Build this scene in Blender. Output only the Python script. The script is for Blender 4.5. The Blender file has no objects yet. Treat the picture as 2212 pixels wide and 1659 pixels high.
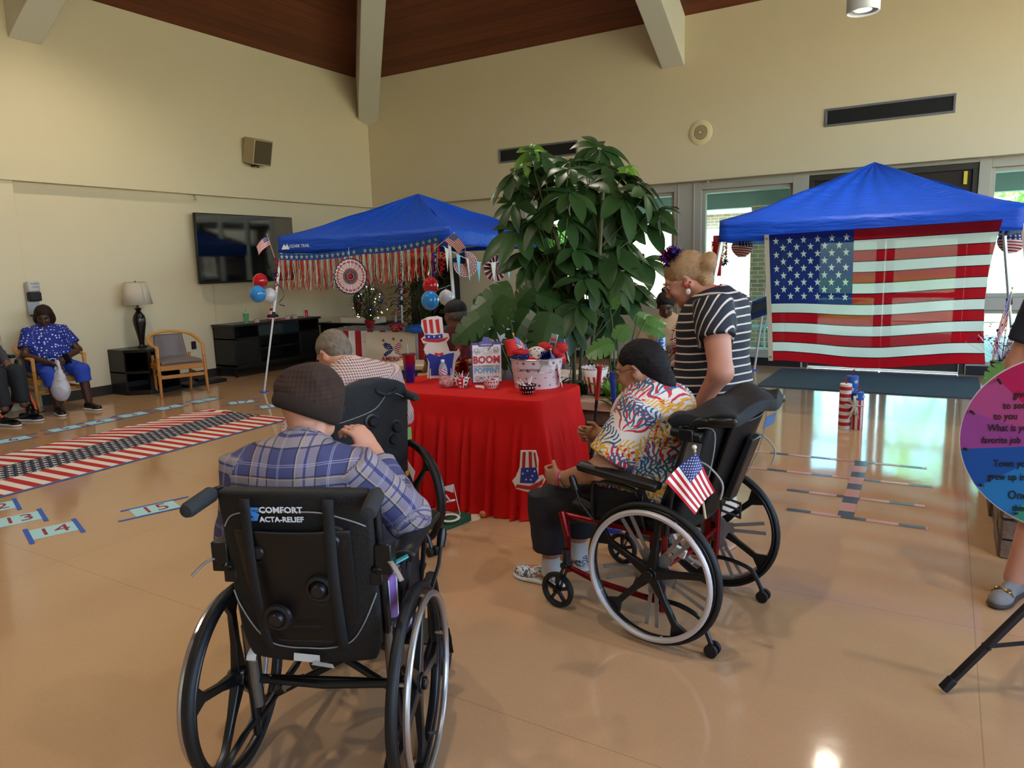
EXPOSURE, SKY, SUN, PEND = 0.0, 2.0, 46., 140.
LAMPC = (1, .90, .74)
import bpy, bmesh, math, random
import numpy as np
from mathutils import Vector, Matrix, Quaternion
random.seed(7); np.random.seed(7)
D = bpy.data; SC = bpy.context.scene; COL = SC.collection
PI = math.pi
def R(a): return math.radians(a)

# ------------------------------------------------------------------ camera, world, exposure
F_PX, CX, CY, CAM_H = 1560., 1106., 829.5, 1.58
_p, _r, _y = R(9.4), R(1.6), R(31.0)
_fw = np.array([-math.sin(_y)*math.cos(_p), math.cos(_y)*math.cos(_p), -math.sin(_p)])
_rt = np.array([math.cos(_y), math.sin(_y), 0.]); _up = np.cross(_rt, _fw)
_r2 = math.cos(_r)*_rt - math.sin(_r)*_up; _u2 = math.cos(_r)*_up + math.sin(_r)*_rt
CAMP = np.array([0, 0, CAM_H])
cam = D.objects.new('camera', D.cameras.new('camera')); COL.objects.link(cam); SC.camera = cam
cam.data.sensor_width = 36; cam.data.lens = F_PX/2212*36; cam.data.clip_start = .05
M4 = Matrix(((_r2[0], _u2[0], -_fw[0], 0), (_r2[1], _u2[1], -_fw[1], 0), (_r2[2], _u2[2], -_fw[2], CAM_H), (0, 0, 0, 1)))
cam.matrix_world = M4
def _ray(x, y): return _fw + _r2*(x-CX)/F_PX - _u2*(y-CY)/F_PX
def gp(x, y, z=0.):                       # point on the level plane z seen at a pixel of the photograph
    d = _ray(x, y); return CAMP + d*((z-CAM_H)/d[2])
def gx(x, y, X): d = _ray(x, y); return CAMP + d*(X/d[0])      # ... on the wall plane x = X
def gy(x, y, Y): d = _ray(x, y); return CAMP + d*(Y/d[1])      # ... on the wall plane y = Y
def gd(x, y, dep): d = _ray(x, y); return CAMP + d*dep         # ... at a depth

SC.view_settings.view_transform = 'Standard'; SC.view_settings.look = 'None'
SC.view_settings.exposure = EXPOSURE; SC.view_settings.gamma = 1; SC.view_settings.use_curve_mapping = False
w = D.worlds.new('world'); SC.world = w; w.use_nodes = True
bg = w.node_tree.nodes['Background']
sky = w.node_tree.nodes.new('ShaderNodeTexSky'); sky.sky_type = 'NISHITA'; sky.sun_disc = False
sky.sun_elevation = R(52); sky.sun_rotation = R(200)
w.node_tree.links.new(sky.outputs[0], bg.inputs[0]); bg.inputs[1].default_value = SKY
def lamp(name, kind, loc, energy, color=(1, 1, 1), rot=(0, 0, 0), **k):
    l = D.lights.new(name, kind); l.energy = energy; l.color = color
    for a, v in k.items(): setattr(l, a, v)
    o = D.objects.new(name, l); COL.objects.link(o); o.location = loc; o.rotation_euler = rot
    return o
sun_ = lamp('sun', 'SUN', (0, -20, 30), SUN, (1, .96, .9), angle=R(.6)); sun_.rotation_mode = 'QUATERNION'; sun_.rotation_quaternion = Vector((.22, 1, -1.25)).to_track_quat('-Z', 'Y')

# ------------------------------------------------------------------ node material helpers
def lin(c):
    if isinstance(c, str):
        c = [int(c[i:i+2], 16)/255 for i in (0, 2, 4)]
        c = [v/12.92 if v <= .04045 else ((v+.055)/1.055)**2.4 for v in c]
    return (*c[:3], 1)
class N:                                   # a float socket one can calculate with
    def __init__(s, T, k): s.T = T; s.k = k
    def _m(s, op, *a): return s.T.m(op, s, *a)
    def __add__(s, o): return s._m('ADD', o)
    __radd__ = __add__
    def __sub__(s, o): return s._m('SUBTRACT', o)
    def __rsub__(s, o): return s.T.m('SUBTRACT', o, s)
    def __mul__(s, o): return s._m('MULTIPLY', o)
    __rmul__ = __mul__
    def __truediv__(s, o): return s._m('DIVIDE', o)
    def __rtruediv__(s, o): return s.T.m('DIVIDE', o, s)
    def __mod__(s, o): return s._m('FLOORED_MODULO', o)
    def __pow__(s, o): return s._m('POWER', o)
    def __lt__(s, o): return s._m('LESS_THAN', o)
    def __gt__(s, o): return s._m('GREATER_THAN', o)
    def floor(s): return s._m('FLOOR')
    def fract(s): return s._m('FRACT')
    def abs(s): return s._m('ABSOLUTE')
    def sin(s): return s._m('SINE')
    def cos(s): return s._m('COSINE')
    def sqrt(s): return s._m('SQRT')
    def round(s): return s._m('ROUND')
    def min(s, o): return s._m('MINIMUM', o)
    def max(s, o): return s._m('MAXIMUM', o)
    def near(s, c, w): return (s-c).abs() < w
class T:
    def __init__(s, nt): s.nt = nt; s.L = nt.links.new
    def n(s, t, **k):
        x = s.nt.nodes.new(t)
        for a, v in k.items(): setattr(x, a, v)
        return x
    def m(s, op, *a):
        x = s.n('ShaderNodeMath', operation=op)
        for i, v in enumerate(a):
            if isinstance(v, N): s.L(v.k, x.inputs[i])
            else: x.inputs[i].default_value = v
        return N(s, x.outputs[0])
    def _sep(s, sock):
        x = s.n('ShaderNodeSeparateXYZ'); s.L(sock, x.inputs[0]); return [N(s, x.outputs[i]) for i in range(3)]
    def obj(s):
        s.vec = s.n('ShaderNodeTexCoord').outputs['Object']; return s._sep(s.vec)
    def uv(s):
        s.vec = s.n('ShaderNodeTexCoord').outputs['UV']; return s._sep(s.vec)[:2]
    def pc(s, name='pc'):
        s.vec = s.n('ShaderNodeAttribute', attribute_name=name).outputs['Vector']; return s._sep(s.vec)
    def comb(s, *a):
        x = s.n('ShaderNodeCombineXYZ')
        for i, v in enumerate(a):
            if isinstance(v, N): s.L(v.k, x.inputs[i])
            else: x.inputs[i].default_value = v
        return x.outputs[0]
    def noise(s, scale, detail=2, vec=None, rough=.5, dist=0):
        x = s.n('ShaderNodeTexNoise'); x.inputs['Scale'].default_value = scale; x.inputs['Detail'].default_value = detail
        x.inputs['Roughness'].default_value = rough; x.inputs['Distortion'].default_value = dist
        v = vec if vec is not None else getattr(s, 'vec', None)
        if v is None: s.obj(); v = s.vec
        s.L(v, x.inputs['Vector']); return N(s, x.outputs['Fac'])
    def vor(s, scale, vec=None, feature='F1', rnd=1.):
        x = s.n('ShaderNodeTexVoronoi', feature=feature); x.inputs['Scale'].default_value = scale; x.inputs['Randomness'].default_value = rnd
        v = vec if vec is not None else getattr(s, 'vec', None)
        if v is None: s.obj(); v = s.vec
        s.L(v, x.inputs['Vector']); return x
    def mix(s, f, a, b):
        x = s.n('ShaderNodeMix', data_type='RGBA')
        if isinstance(f, N): s.L(f.k, x.inputs[0])
        else: x.inputs[0].default_value = f
        for i, v in ((6, a), (7, b)):
            if isinstance(v, (str, tuple, list)): x.inputs[i].default_value = lin(v)
            else: s.L(v, x.inputs[i])
        return x.outputs[2]
    def star(s, x, y, r):                  # 1 inside a five-pointed star of radius r
        t = s.m('ARCTAN2', x, y); rr = (x*x+y*y).sqrt()
        k = ((t+R(36)+4*PI) % R(72) - R(36)).abs()
        return (rr*(R(72)-k).cos()) < (r*.309)
MATS = {}
def mat(name, color='808080', rough=.5, metal=0., spec=.5, fn=None, bump=None, alpha=1., trans=0., coat=0., emit=None, es=0., sss=0., transl=0., ior=1.45, sheen=0., thin=False, sheer=0.):
    """one procedural material; fn(T) returns the colour socket, bump(T) -> (height, strength, distance)"""
    if name in MATS: return MATS[name]
    m = D.materials.new(name); MATS[name] = m; m.use_nodes = True; nt = m.node_tree; t = T(nt)
    b = nt.nodes['Principled BSDF']; I = b.inputs
    I['Base Color'].default_value = lin(color); I['Roughness'].default_value = rough; I['Metallic'].default_value = metal
    I['Specular IOR Level'].default_value = spec; I['Coat Weight'].default_value = coat; I['Alpha'].default_value = alpha
    I['Transmission Weight'].default_value = trans; I['IOR'].default_value = ior; I['Sheen Weight'].default_value = sheen
    if sss: I['Subsurface Weight'].default_value = sss; I['Subsurface Radius'].default_value = (.02, .008, .004); I['Subsurface Scale'].default_value = .5
    if emit: I['Emission Color'].default_value = lin(emit); I['Emission Strength'].default_value = es
    col = None
    if fn:
        col = fn(t); t.L(col, I['Base Color'])
    if bump:
        t.vec = None; t.obj(); h, st, di = bump(t)
        x = t.n('ShaderNodeBump'); x.inputs['Strength'].default_value = st; x.inputs['Distance'].default_value = di
        t.L(h.k, x.inputs['Height']); t.L(x.outputs[0], I['Normal'])
    out = nt.nodes['Material Output']
    if transl:
        tr = t.n('ShaderNodeBsdfTranslucent'); mx = t.n('ShaderNodeMixShader'); mx.inputs[0].default_value = transl
        if col is not None: t.L(col, tr.inputs[0])
        else: tr.inputs[0].default_value = lin(color)
        t.L(b.outputs[0], mx.inputs[1]); t.L(tr.outputs[0], mx.inputs[2]); t.L(mx.outputs[0], out.inputs[0])
        if sheer: tp = t.n('ShaderNodeBsdfTransparent'); m2 = t.n('ShaderNodeMixShader'); m2.inputs[0].default_value = sheer; t.L(mx.outputs[0], m2.inputs[1]); t.L(tp.outputs[0], m2.inputs[2]); t.L(m2.outputs[0], out.inputs[0])
    if thin:                               # clear sheet: straight-through plus a faint mirror
        tr = t.n('ShaderNodeBsdfTransparent'); tr.inputs[0].default_value = lin(color); gl = t.n('ShaderNodeBsdfGlossy'); gl.inputs['Roughness'].default_value = rough
        fr = t.n('ShaderNodeFresnel'); fr.inputs[0].default_value = ior; mx = t.n('ShaderNodeMixShader')
        t.L(fr.outputs[0], mx.inputs[0]); t.L(tr.outputs[0], mx.inputs[1]); t.L(gl.outputs[0], mx.inputs[2]); t.L(mx.outputs[0], out.inputs[0])
    return m
def cm(h, rough=.5, **k):                  # plain coloured material by its colour
    return mat('plain_%s_%d%s' % (h, rough*100, ''.join(sorted('%s%s' % (a[:2], v) for a, v in k.items()))), h, rough, **k)

# ------------------------------------------------------------------ things and mesh building
def tag(o, label=None, cat=None, group=None, kind=None):
    if label: o['label'] = label
    if cat: o['category'] = cat
    if group: o['group'] = group
    if kind: o['kind'] = kind
    return o
def thing(name, label, cat, loc=(0, 0, 0), rz=0., group=None):
    o = D.objects.new(name, None); COL.objects.link(o); o.empty_display_size = .1
    o.location = [float(v) for v in loc] if len(loc) == 3 else (loc[0], loc[1], 0); o.rotation_euler = (0, 0, rz)
    o['mw'] = 1; del o['mw']
    return tag(o, label, cat, group)
def mwo(o):
    m = Matrix.LocRotScale(o.location, o.rotation_euler, o.scale)
    return mwo(o.parent) @ m if o.parent else m
KIDS = {}
def dup(o, label=None, loc=None, rz=None, group=None, parent=None):
    c = o.copy(); COL.objects.link(c)
    if parent is not None: c.parent = parent
    if label: c['label'] = label
    if group: c['group'] = group
    if loc is not None: c.location = loc if len(loc) == 3 else (loc[0], loc[1], 0)
    if rz is not None: c.rotation_euler = (0, 0, rz)
    for k in [x for x in D.objects if x.parent == o]: dup(k, parent=c)
    return c
def V(*a): return np.array(a, float)
def unit(v): v = np.asarray(v, float); return v/(np.linalg.norm(v)+1e-12)
def rot(ax, deg):
    return np.array(Matrix.Rotation(R(deg), 3, ax if isinstance(ax, str) else Vector(ax)))
def frame(d, ref=(0, 0, 1)):
    d = unit(d); a = np.cross(ref, d)
    if np.linalg.norm(a) < 1e-3: a = np.cross((1, 0, 0), d)
    a = unit(a); return a, np.cross(d, a), d
class MB:
    def __init__(s): s.v = []; s.f = []; s.mi = []; s.uv = {}; s.m = 0
    def add(s, vs, fs, uvs=None):
        b = len(s.v); s.v += [tuple(map(float, p)) for p in vs]
        for i, f in enumerate(fs):
            if uvs is not None: s.uv[len(s.f)] = [uvs[j] for j in f]
            s.f.append([b+j for j in f]); s.mi.append(s.m)
        return s
    def box(s, c, size, rm=None):
        h = np.array(size)/2; P = []
        for k in range(8):
            p = np.array([(-1, 1)[k & 1], (-1, 1)[k >> 1 & 1], (-1, 1)[k >> 2 & 1]])*h
            P.append((rm@p if rm is not None else p)+np.array(c))
        return s.add(P, [(0, 2, 3, 1), (4, 5, 7, 6), (0, 1, 5, 4), (2, 6, 7, 3), (0, 4, 6, 2), (1, 3, 7, 5)])
    def b2(s, lo, hi): lo = np.array(lo, float); hi = np.array(hi, float); return s.box((lo+hi)/2, np.abs(hi-lo))
    def bar(s, a, b, w, h=None, ref=(0, 0, 1)):
        a = np.array(a, float); b = np.array(b, float); x, y, z = frame(b-a, ref)
        return s.box((a+b)/2, (w, h or w, np.linalg.norm(b-a)), np.array([x, y, z]).T)
    def ring(s, c, x, y, rx, ry, n): return [c+x*rx*math.cos(t)+y*ry*math.sin(t) for t in np.arange(n)*2*PI/n]
    def cyl(s, a, b, r0, r1=None, n=14, cap=True):
        a = np.array(a, float); b = np.array(b, float); r1 = r0 if r1 is None else r1; x, y, z = frame(b-a)
        P = s.ring(a, x, y, r0, r0, n)+s.ring(b, x, y, r1, r1, n)
        F = [(i, (i+1) % n, n+(i+1) % n, n+i) for i in range(n)]
        if cap: F += [tuple(range(n))[::-1], tuple(range(n, 2*n))]
        return s.add(P, F)
    def tube(s, pts, r, n=8, closed=False, cap=True, rs=None, flat=1.):
        pts = [np.array(p, float) for p in pts]; k = len(pts); P = []
        tg = [unit((pts[(i+1) % k] if closed or i < k-1 else pts[i])-(pts[i-1] if closed or i > 0 else pts[i])) for i in range(k)]
        x, y, _ = frame(tg[0])
        for i in range(k):
            x = unit(x-tg[i]*(x@tg[i])); y = np.cross(tg[i], x); q = rs[i] if rs is not None else r
            P += s.ring(pts[i], x, y, q, q*flat, n)
        m = k if closed else k-1
        F = [(i*n+j, i*n+(j+1) % n, ((i+1) % k)*n+(j+1) % n, ((i+1) % k)*n+j) for i in range(m) for j in range(n)]
        if cap and not closed: F += [tuple(range(n))[::-1], tuple((k-1)*n+j for j in range(n))]
        return s.add(P, F)
    def lathe(s, prof, c=(0, 0, 0), n=24, ax=None, wav=None):
        P = []; c = np.array(c, float); A = frame(ax) if ax is not None else (V(1, 0, 0), V(0, 1, 0), V(0, 0, 1)); U = []
        for j, (r, z) in enumerate(prof):
            for i in range(n+1):
                t = 2*PI*i/n; q = r*(wav(t, z) if wav else 1)
                P.append(c+A[0]*q*math.cos(t)+A[1]*q*math.sin(t)+A[2]*z); U.append((i/n, j/max(1, len(prof)-1)))
        F = [(j*(n+1)+i, j*(n+1)+i+1, (j+1)*(n+1)+i+1, (j+1)*(n+1)+i) for j in range(len(prof)-1) for i in range(n)]
        return s.add(P, F, U)
    def ball(s, c, r, rm=None, n=16, m=10):
        r = np.array([r]*3 if np.isscalar(r) else r, float); P = []; U = []
        for j in range(m+1):
            for i in range(n+1):
                a = 2*PI*i/n; b = PI*j/m; p = np.array([math.sin(b)*math.cos(a), math.sin(b)*math.sin(a), -math.cos(b)])*r
                P.append((rm@p if rm is not None else p)+np.array(c)); U.append((i/n, j/m))
        return s.add(P, [(j*(n+1)+i, j*(n+1)+i+1, (j+1)*(n+1)+i+1, (j+1)*(n+1)+i) for j in range(m) for i in range(n)], U)
    def torus(s, c, RR, r, ax=(0, 0, 1), n=48, m=10, ry=None):
        x, y, z = frame(ax); c = np.array(c, float); P = []
        for i in range(n):
            a = 2*PI*i/n; d = x*math.cos(a)+y*math.sin(a)
            P += [c+d*(RR+r*math.cos(b))+z*(ry or r)*math.sin(b) for b in np.arange(m)*2*PI/m]
        return s.add(P, [(i*m+j, ((i+1) % n)*m+j, ((i+1) % n)*m+(j+1) % m, i*m+(j+1) % m) for i in range(n) for j in range(m)])
    def arc(s, c, ax, x, R0, R1, w, a0, a1, n=10):     # flat-sided arc segment
        z = unit(ax); x = unit(x); y = np.cross(z, x); c = np.array(c, float); P = []
        for i in range(n+1):
            a = a0+(a1-a0)*i/n; d = x*math.cos(a)+y*math.sin(a)
            P += [c+d*R0-z*w/2, c+d*R1-z*w/2, c+d*R1+z*w/2, c+d*R0+z*w/2]
        F = [(i*4+j, i*4+(j+1) % 4, i*4+4+(j+1) % 4, i*4+4+j) for i in range(n) for j in range(4)]
        return s.add(P, F+[(0, 3, 2, 1), (n*4, n*4+1, n*4+2, n*4+3)])
    def grid(s, fn, nu, nv, flip=False):
        P = [fn(i/nu, j/nv) for j in range(nv+1) for i in range(nu+1)]; U = [(i/nu, j/nv) for j in range(nv+1) for i in range(nu+1)]
        F = [(j*(nu+1)+i, j*(nu+1)+i+1, (j+1)*(nu+1)+i+1, (j+1)*(nu+1)+i) for j in range(nv) for i in range(nu)]
        if flip: F = [f[::-1] for f in F]
        return s.add(P, F, U)
    def prism(s, poly, t, o=(0, 0, 0), x=(1, 0, 0), y=(0, 0, 1)):   # outline in plane (x,y), thickness t centred
        o = np.array(o, float); x = np.array(x, float); y = np.array(y, float); z = np.cross(x, y); n = len(poly)
        P = [o+x*a+y*b-z*t/2 for a, b in poly]+[o+x*a+y*b+z*t/2 for a, b in poly]
        return s.add(P, [tuple(range(n))[::-1], tuple(range(n, 2*n))]+[(i, (i+1) % n, n+(i+1) % n, n+i) for i in range(n)])
    def build(s, name, mats, parent=None, world=False, smooth=35, bev=0., sub=0, loc=None, solid=0.):
        me = D.meshes.new(name)
        vs = s.v
        if world and parent is not None:
            mi = mwo(parent).inverted(); vs = [tuple(mi @ Vector(p)) for p in vs]
        base = None
        if parent is None and loc is not None: base = np.array(loc, float); vs = [tuple(np.array(p)-base) for p in vs]
        me.from_pydata(vs, [], s.f)
        for m in (mats if isinstance(mats, (list, tuple)) else [mats]): me.materials.append(m)
        me.polygons.foreach_set('material_index', s.mi)
        if s.uv:
            ul = me.uv_layers.new(name='UVMap')
            for p in me.polygons:
                q = s.uv.get(p.index)
                if q:
                    for li, u in zip(p.loop_indices, q): ul.data[li].uv = u
        me.validate(); me.update()
        o = D.objects.new(name, me); COL.objects.link(o)
        if base is not None: o.location = base
        if parent is not None: o.parent = parent
        if solid:
            md = o.modifiers.new('solid', 'SOLIDIFY'); md.thickness = solid; md.offset = 0
        if bev:
            md = o.modifiers.new('bevel', 'BEVEL'); md.width = bev; md.segments = 2; md.limit_method = 'ANGLE'; md.angle_limit = R(40)
        if sub:
            md = o.modifiers.new('sub', 'SUBSURF'); md.levels = sub; md.render_levels = sub
        if smooth:
            me.shade_smooth()
            if smooth < 180:
                try: me.set_sharp_from_angle(angle=R(smooth))
                except Exception: pass
        return o
def struct(name, mb, m, **k):
    o = mb.build(name, m, **k); o['kind'] = 'structure'; return o
def text(name, s, size, m, parent, origin, x, y, off=.0008, extrude=.0004, align='CENTER', world=True, shear=0., sx=1., bold=0.):
    cu = D.curves.new(name, 'FONT'); cu.body = s; cu.size = size; cu.align_x = align; cu.align_y = 'CENTER'; cu.extrude = extrude; cu.offset = bold; cu.shear = shear; cu.resolution_u = 2
    t = D.objects.new(name, cu); me = D.meshes.new_from_object(t); D.objects.remove(t); D.curves.remove(cu)
    x = unit(x); y = unit(y); z = np.cross(x, y); o = np.array(origin, float)+z*off
    mw = Matrix(((x[0]*sx, y[0], z[0], o[0]), (x[1]*sx, y[1], z[1], o[1]), (x[2]*sx, y[2], z[2], o[2]), (0, 0, 0, 1)))
    if world and parent is not None: mw = mwo(parent).inverted() @ mw
    me.transform(mw); me.materials.clear(); me.materials.append(m); me.name = name
    ob = D.objects.new(name, me); COL.objects.link(ob)
    if parent is not None: ob.parent = parent
    return ob
def smooth_path(pts, n=6, closed=False):
    P = [np.array(p, float) for p in pts]; k = len(P); out = []
    g = (lambda i: P[i % k]) if closed else (lambda i: P[min(max(i, 0), k-1)])
    for i in range(k if closed else k-1):
        a, b, c, d = g(i-1), g(i), g(i+1), g(i+2)
        for j in range(n):
            t = j/n; out.append(.5*(2*b+(c-a)*t+(2*a-5*b+4*c-d)*t*t+(3*b-a-3*c+d)*t**3))
    if not closed: out.append(P[-1])
    return out
def starpoly(r, cx=0, cy=0, q=.4, n=5, a0=0):
    return [(cx+(r if i % 2 == 0 else r*q)*math.sin(a0+i*PI/n), cy+(r if i % 2 == 0 else r*q)*math.cos(a0+i*PI/n)) for i in range(2*n)]
# ------------------------------------------------------------------ setting
XL, YB, ZS, ZW = -9.6, 11.0, 2.72, 5.02          # lower left wall, lower back wall, soffit height, top of the walls
XU, YU = -9.5, 10.82                            # upper walls stand a little forward of the lower ones
XR, YF = 5.2, -4.4
m_wall = mat('wall_paint', 'd2c2a0', .62, fn=lambda t: t.mix(t.noise(3, 3)*.5, 'd3c3a2', 'cbbb98'), bump=lambda t: (t.noise(160, 2), .08, .002))
m_trim = mat('grey_trim_paint', 'a9a595', .45)
m_base = mat('dark_brown_rubber_base', '2a211d', .4)
def _floor(t):
    x, y, z = t.obj()
    n = t.noise(2.2, 5)*.6+t.noise(60, 3)*.4
    c = t.mix(n, 'a98460', 'bf9a74')
    c = t.mix((t.noise(240, 1) > .66)*.35, c, '8a6a48')
    gx_ = ((x-.19)/4.389).fract(); gy_ = ((y-1.98)/1.463).fract()
    j = ((gx_ < .0010)+(gy_ < .0028)).min(1.)
    return t.mix(j*.5, c, '806247')
m_floor = mat('polished_tan_terrazzo_floor', fn=_floor, rough=.095, spec=.62, bump=lambda t: (t.noise(6, 2)*.75+t.noise(38, 2)*.13+t.noise(420, 1)*.012, .06, .012))
def _wood(t):
    x, y, z = t.obj()
    return None
def wood_mat(name, c1, c2, axis, pw=.13, rough=.5, gap='1a0d08'):
    def fn(t):
        p = t.obj(); a = p[axis]; k = (a/pw).floor()
        v = t.comb(*[(q*(2.2 if i == axis else .25)) if i != axis else q*7 for i, q in enumerate(p)])
        g = t.noise(3.2, 4, v, dist=1.2); pl = ((k*12.9898).sin()*43758.5).fract()
        c = t.mix((g*.75+pl*.35).min(1.), c1, c2)
        return t.mix((a/pw).fract() < .035, c, gap)
    return mat(name, fn=fn, rough=rough)
m_ceil_y = wood_mat('ceiling_boards_long', '42200f', '7a3d22', 1)
m_ceil_x = wood_mat('ceiling_boards_cross', '42200f', '7a3d22', 0)
m_beam = mat('beam_paint', 'cfc9b8', .6)
b = MB().b2((-14, -6, -.2), (8, YB, 0)); floor = struct('floor', b, m_floor, smooth=0)
# lower left wall, hall opening further left
b = MB().b2((XL-.2, 4.45, 0), (XL, YB+.2, ZS)); struct('wall_left', b, m_wall, smooth=0)
b = MB().b2((XU-.3, YF, ZS), (XU, YU, ZW)); struct('wall_left_upper', b, m_wall, smooth=0)
b = MB().b2((XL-.02, 4.2, 0), (XL+.07, 4.56, ZS)); struct('trim_1', b, m_wall, bev=.006)
b = MB().b2((XL-.6, 3.92, 0), (XL+.06, 4.2, ZS)); struct('trim_2', b, mat('cream_door_paint', 'd8d2bd', .5), bev=.006)
b = MB().b2((XL-.9, 3.2, 0), (XL-.06, 3.92, 1.02)); struct('trim_3', b, MATS['cream_door_paint'], bev=.01)
b = MB().b2((-14, 4.3, 0), (XL-.2, 4.5, ZS)); struct('wall_hall', b, wood_mat('grey_barn_boards', '6b6257', 'b7aa98', 0, .16), smooth=0)
b = MB().b2((-12.5, -4.4, 0), (-12.3, 4.3, ZS)); struct('wall_hall_end', b, m_wall, smooth=0)
b = MB().b2((-14, -4.4, ZS), (XU-.3, 4.5, ZS+.1)); struct('ceiling_hall', b, m_wall, smooth=0)
b = MB().b2((XL, 4.56, 0), (XL+.012, YB, .13)); struct('baseboard_left', b, m_base)
# back wall: solid piece on the left, then windows, doors, windows
b = MB().b2((XL-.2, YB, 0), (-6.42, YB+.2, ZS)); struct('wall_back', b, m_wall, smooth=0)
b = MB().b2((XU-.3, YU, ZS), (XR, YU+.5, ZW)); struct('wall_back_upper', b, m_wall, smooth=0)
b = MB().b2((XL, YB-.012, 0), (-6.42, YB, .13)); struct('baseboard_back', b, m_base)
# right and front walls (behind the camera) with openings
for nm, lo, hi in (('wall_right', (XR, YF, 0), (XR+.2, YB+.2, .9)), ('wall_right_upper', (XR, YF, 2.7), (XR+.2, YB+.2, 3.0)), ('wall_right_top', (XR, YF, 4.8), (XR+.2, YB+.2, ZW)),
                   ('wall_front', (-14, YF-.2, 0), (XR+.2, YF, ZW))):
    struct(nm, MB().b2(lo, hi), m_wall, smooth=0)
for i, y in enumerate((-4.2, -1.5, 1.6, 4.7, 7.8, 10.6)): struct('trim_%d' % (20+i), MB().b2((XR, y-.25, .9), (XR+.2, y+.25, 2.7)), m_wall, smooth=0)
# ceiling: hipped, boarded, rising at 7:12 from each wall
SL = .58; hx = (XR-XU)/2; cxm = (XR+XU)/2; rz = ZW+SL*hx
c1, c2, c3, c4 = (XU, YU, ZW), (XR, YU, ZW), (XR, YF, ZW), (XU, YF, ZW)
r1, r2 = (cxm, YU-hx, rz), (cxm, YF+hx, rz)
for nm, P, m in (('ceiling_left', [c1, r1, r2, c4], m_ceil_x), ('ceiling_back', [c1, c2, r1], m_ceil_y), ('ceiling_right', [c2, c3, r2, r1], m_ceil_x), ('ceiling_front', [c3, c4, r2], m_ceil_y)):
    n = len(P); b = MB().add(P+[(p[0], p[1], p[2]+.2) for p in P], [tuple(range(n)), tuple(range(n, 2*n))[::-1]]+[(i, n+i, n+(i+1) % n, (i+1) % n) for i in range(n)])
    struct(nm, b, m, smooth=0)
# beams: run down the slope, boxed and painted
def beam(nm, p, d, w, zb, sl, run, zt=ZW):
    d = unit((d[0], d[1], 0)); s = V(-d[1], d[0], 0)*w/2; p = V(p[0], p[1], 0); q = p+d*run
    z = lambda h: V(0, 0, h)
    P = [p-s+z(zb), p+s+z(zb), p+s+z(zt+.12), p-s+z(zt+.12), q-s+z(zb+sl*run), q+s+z(zb+sl*run), q+s+z(zt+.12+sl*run), q-s+z(zt+.12+sl*run)]
    struct(nm, MB().add(P, [(0, 3, 2, 1), (4, 5, 6, 7), (0, 1, 5, 4), (2, 3, 7, 6), (1, 2, 6, 5), (0, 4, 7, 3)]), m_beam, bev=.008)
beam('trim_4', (-3.61, YU), (0, -1), .34, 4.35, .6, 6.8)
beam('trim_5', (XU, 4.89), (1, 0), .37, 4.33, .6, 6.8)
beam('trim_6', (XU+.02, YU-.02), (1, -1), .36, 4.22, .43, 9)
beam('trim_7', (1.9, YU), (0, -1), .34, 4.35, .6, 5)
beam('trim_8', (XU, -1), (1, 0), .37, 4.33, .6, 6.8)
# window wall: posts, heads, sills, panes
m_post = mat('window_post_paint', 'a8a495', .5); m_door = mat('dark_bronze_aluminium', '3c3833', .38, .2)
m_glass = mat('clear_window_glass', 'd9f3ef', .02, thin=True, ior=1.45)
def framewin(nm, x0, x1, z0, z1, fw_=.05):
    f = MB(); y = YB+.1
    f.b2((x0, y-.04, z0), (x0+fw_, y+.04, z1)).b2((x1-fw_, y-.04, z0), (x1, y+.04, z1)).b2((x0+fw_, y-.04, z1-fw_), (x1-fw_, y+.04, z1)).b2((x0+fw_, y-.04, z0), (x1-fw_, y+.04, z0+fw_))
    o = struct(nm, f, m_post, bev=.004)
    MB().b2((x0+fw_, y-.004, z0+fw_), (x1-fw_, y+.004, z1-fw_)).build('window_pane', m_glass, o, smooth=0)
    return o
def panel(nm, x0, x1, z0, z1, m=None, y0=None, y1=None): struct(nm, MB().b2((x0, y0 or YB-.0, z0), (x1, y1 or YB+.2, z1)), m or m_post, bev=.004)
HW = 2.6
panel('trim_9', -6.42, -6.25, 0, ZS); panel('trim_10', -3.64, -3.22, 0, ZS); panel('trim_11', -1.93, -1.72, 0, ZS)
panel('trim_12', .27, .40, 0, ZS); panel('trim_13', 2.0, 2.3, 0, ZS); panel('trim_14', 3.9, XR, 0, ZS)
for i, (x0, x1) in enumerate(((-6.25, -3.64), (-3.22, -1.93), (.40, 2.0), (2.3, 3.9))):
    panel('trim_%d' % (40+i), x0, x1, HW, ZS)
panel('trim_44', -1.72, .27, 2.68, ZS)
for i, (x0, x1) in enumerate(((-6.25, -5.42), (-5.42, -4.53), (-4.53, -3.64))):
    panel('trim_%d' % (50+i), x0, x1, 0, .92); framewin('window_%d' % (i+1), x0, x1, .92, HW, .055)
panel('trim_54', -3.22, -1.93, 0, .18); framewin('window_4', -3.22, -1.93, .18, HW)
for i, (x0, x1) in enumerate(((.40, 2.0), (2.3, 3.9))):
    panel('trim_%d' % (56+i), x0, x1, 0, .12); panel('trim_%d' % (60+i), x0, x1, .84, 1.0)
    framewin('window_%d' % (5+i*2), x0, x1, 1.0, HW); framewin('window_%d' % (6+i*2), x0, x1, .12, .84)
for i, x in enumerate((-3.58, -3.34)): panel('trim_%d' % (70+i), x, x+.02, .1, ZS, None, YB-.015, YB)
for nm, x0, x1 in (('baseboard_windows', -6.3, -1.74), ('baseboard_right', .29, 4.6)):
    struct(nm, MB().b2((x0, YB-.014, 0), (x1, YB-.001, .12)), mat('black_rubber_base', '1b1d20', .45))
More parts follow.
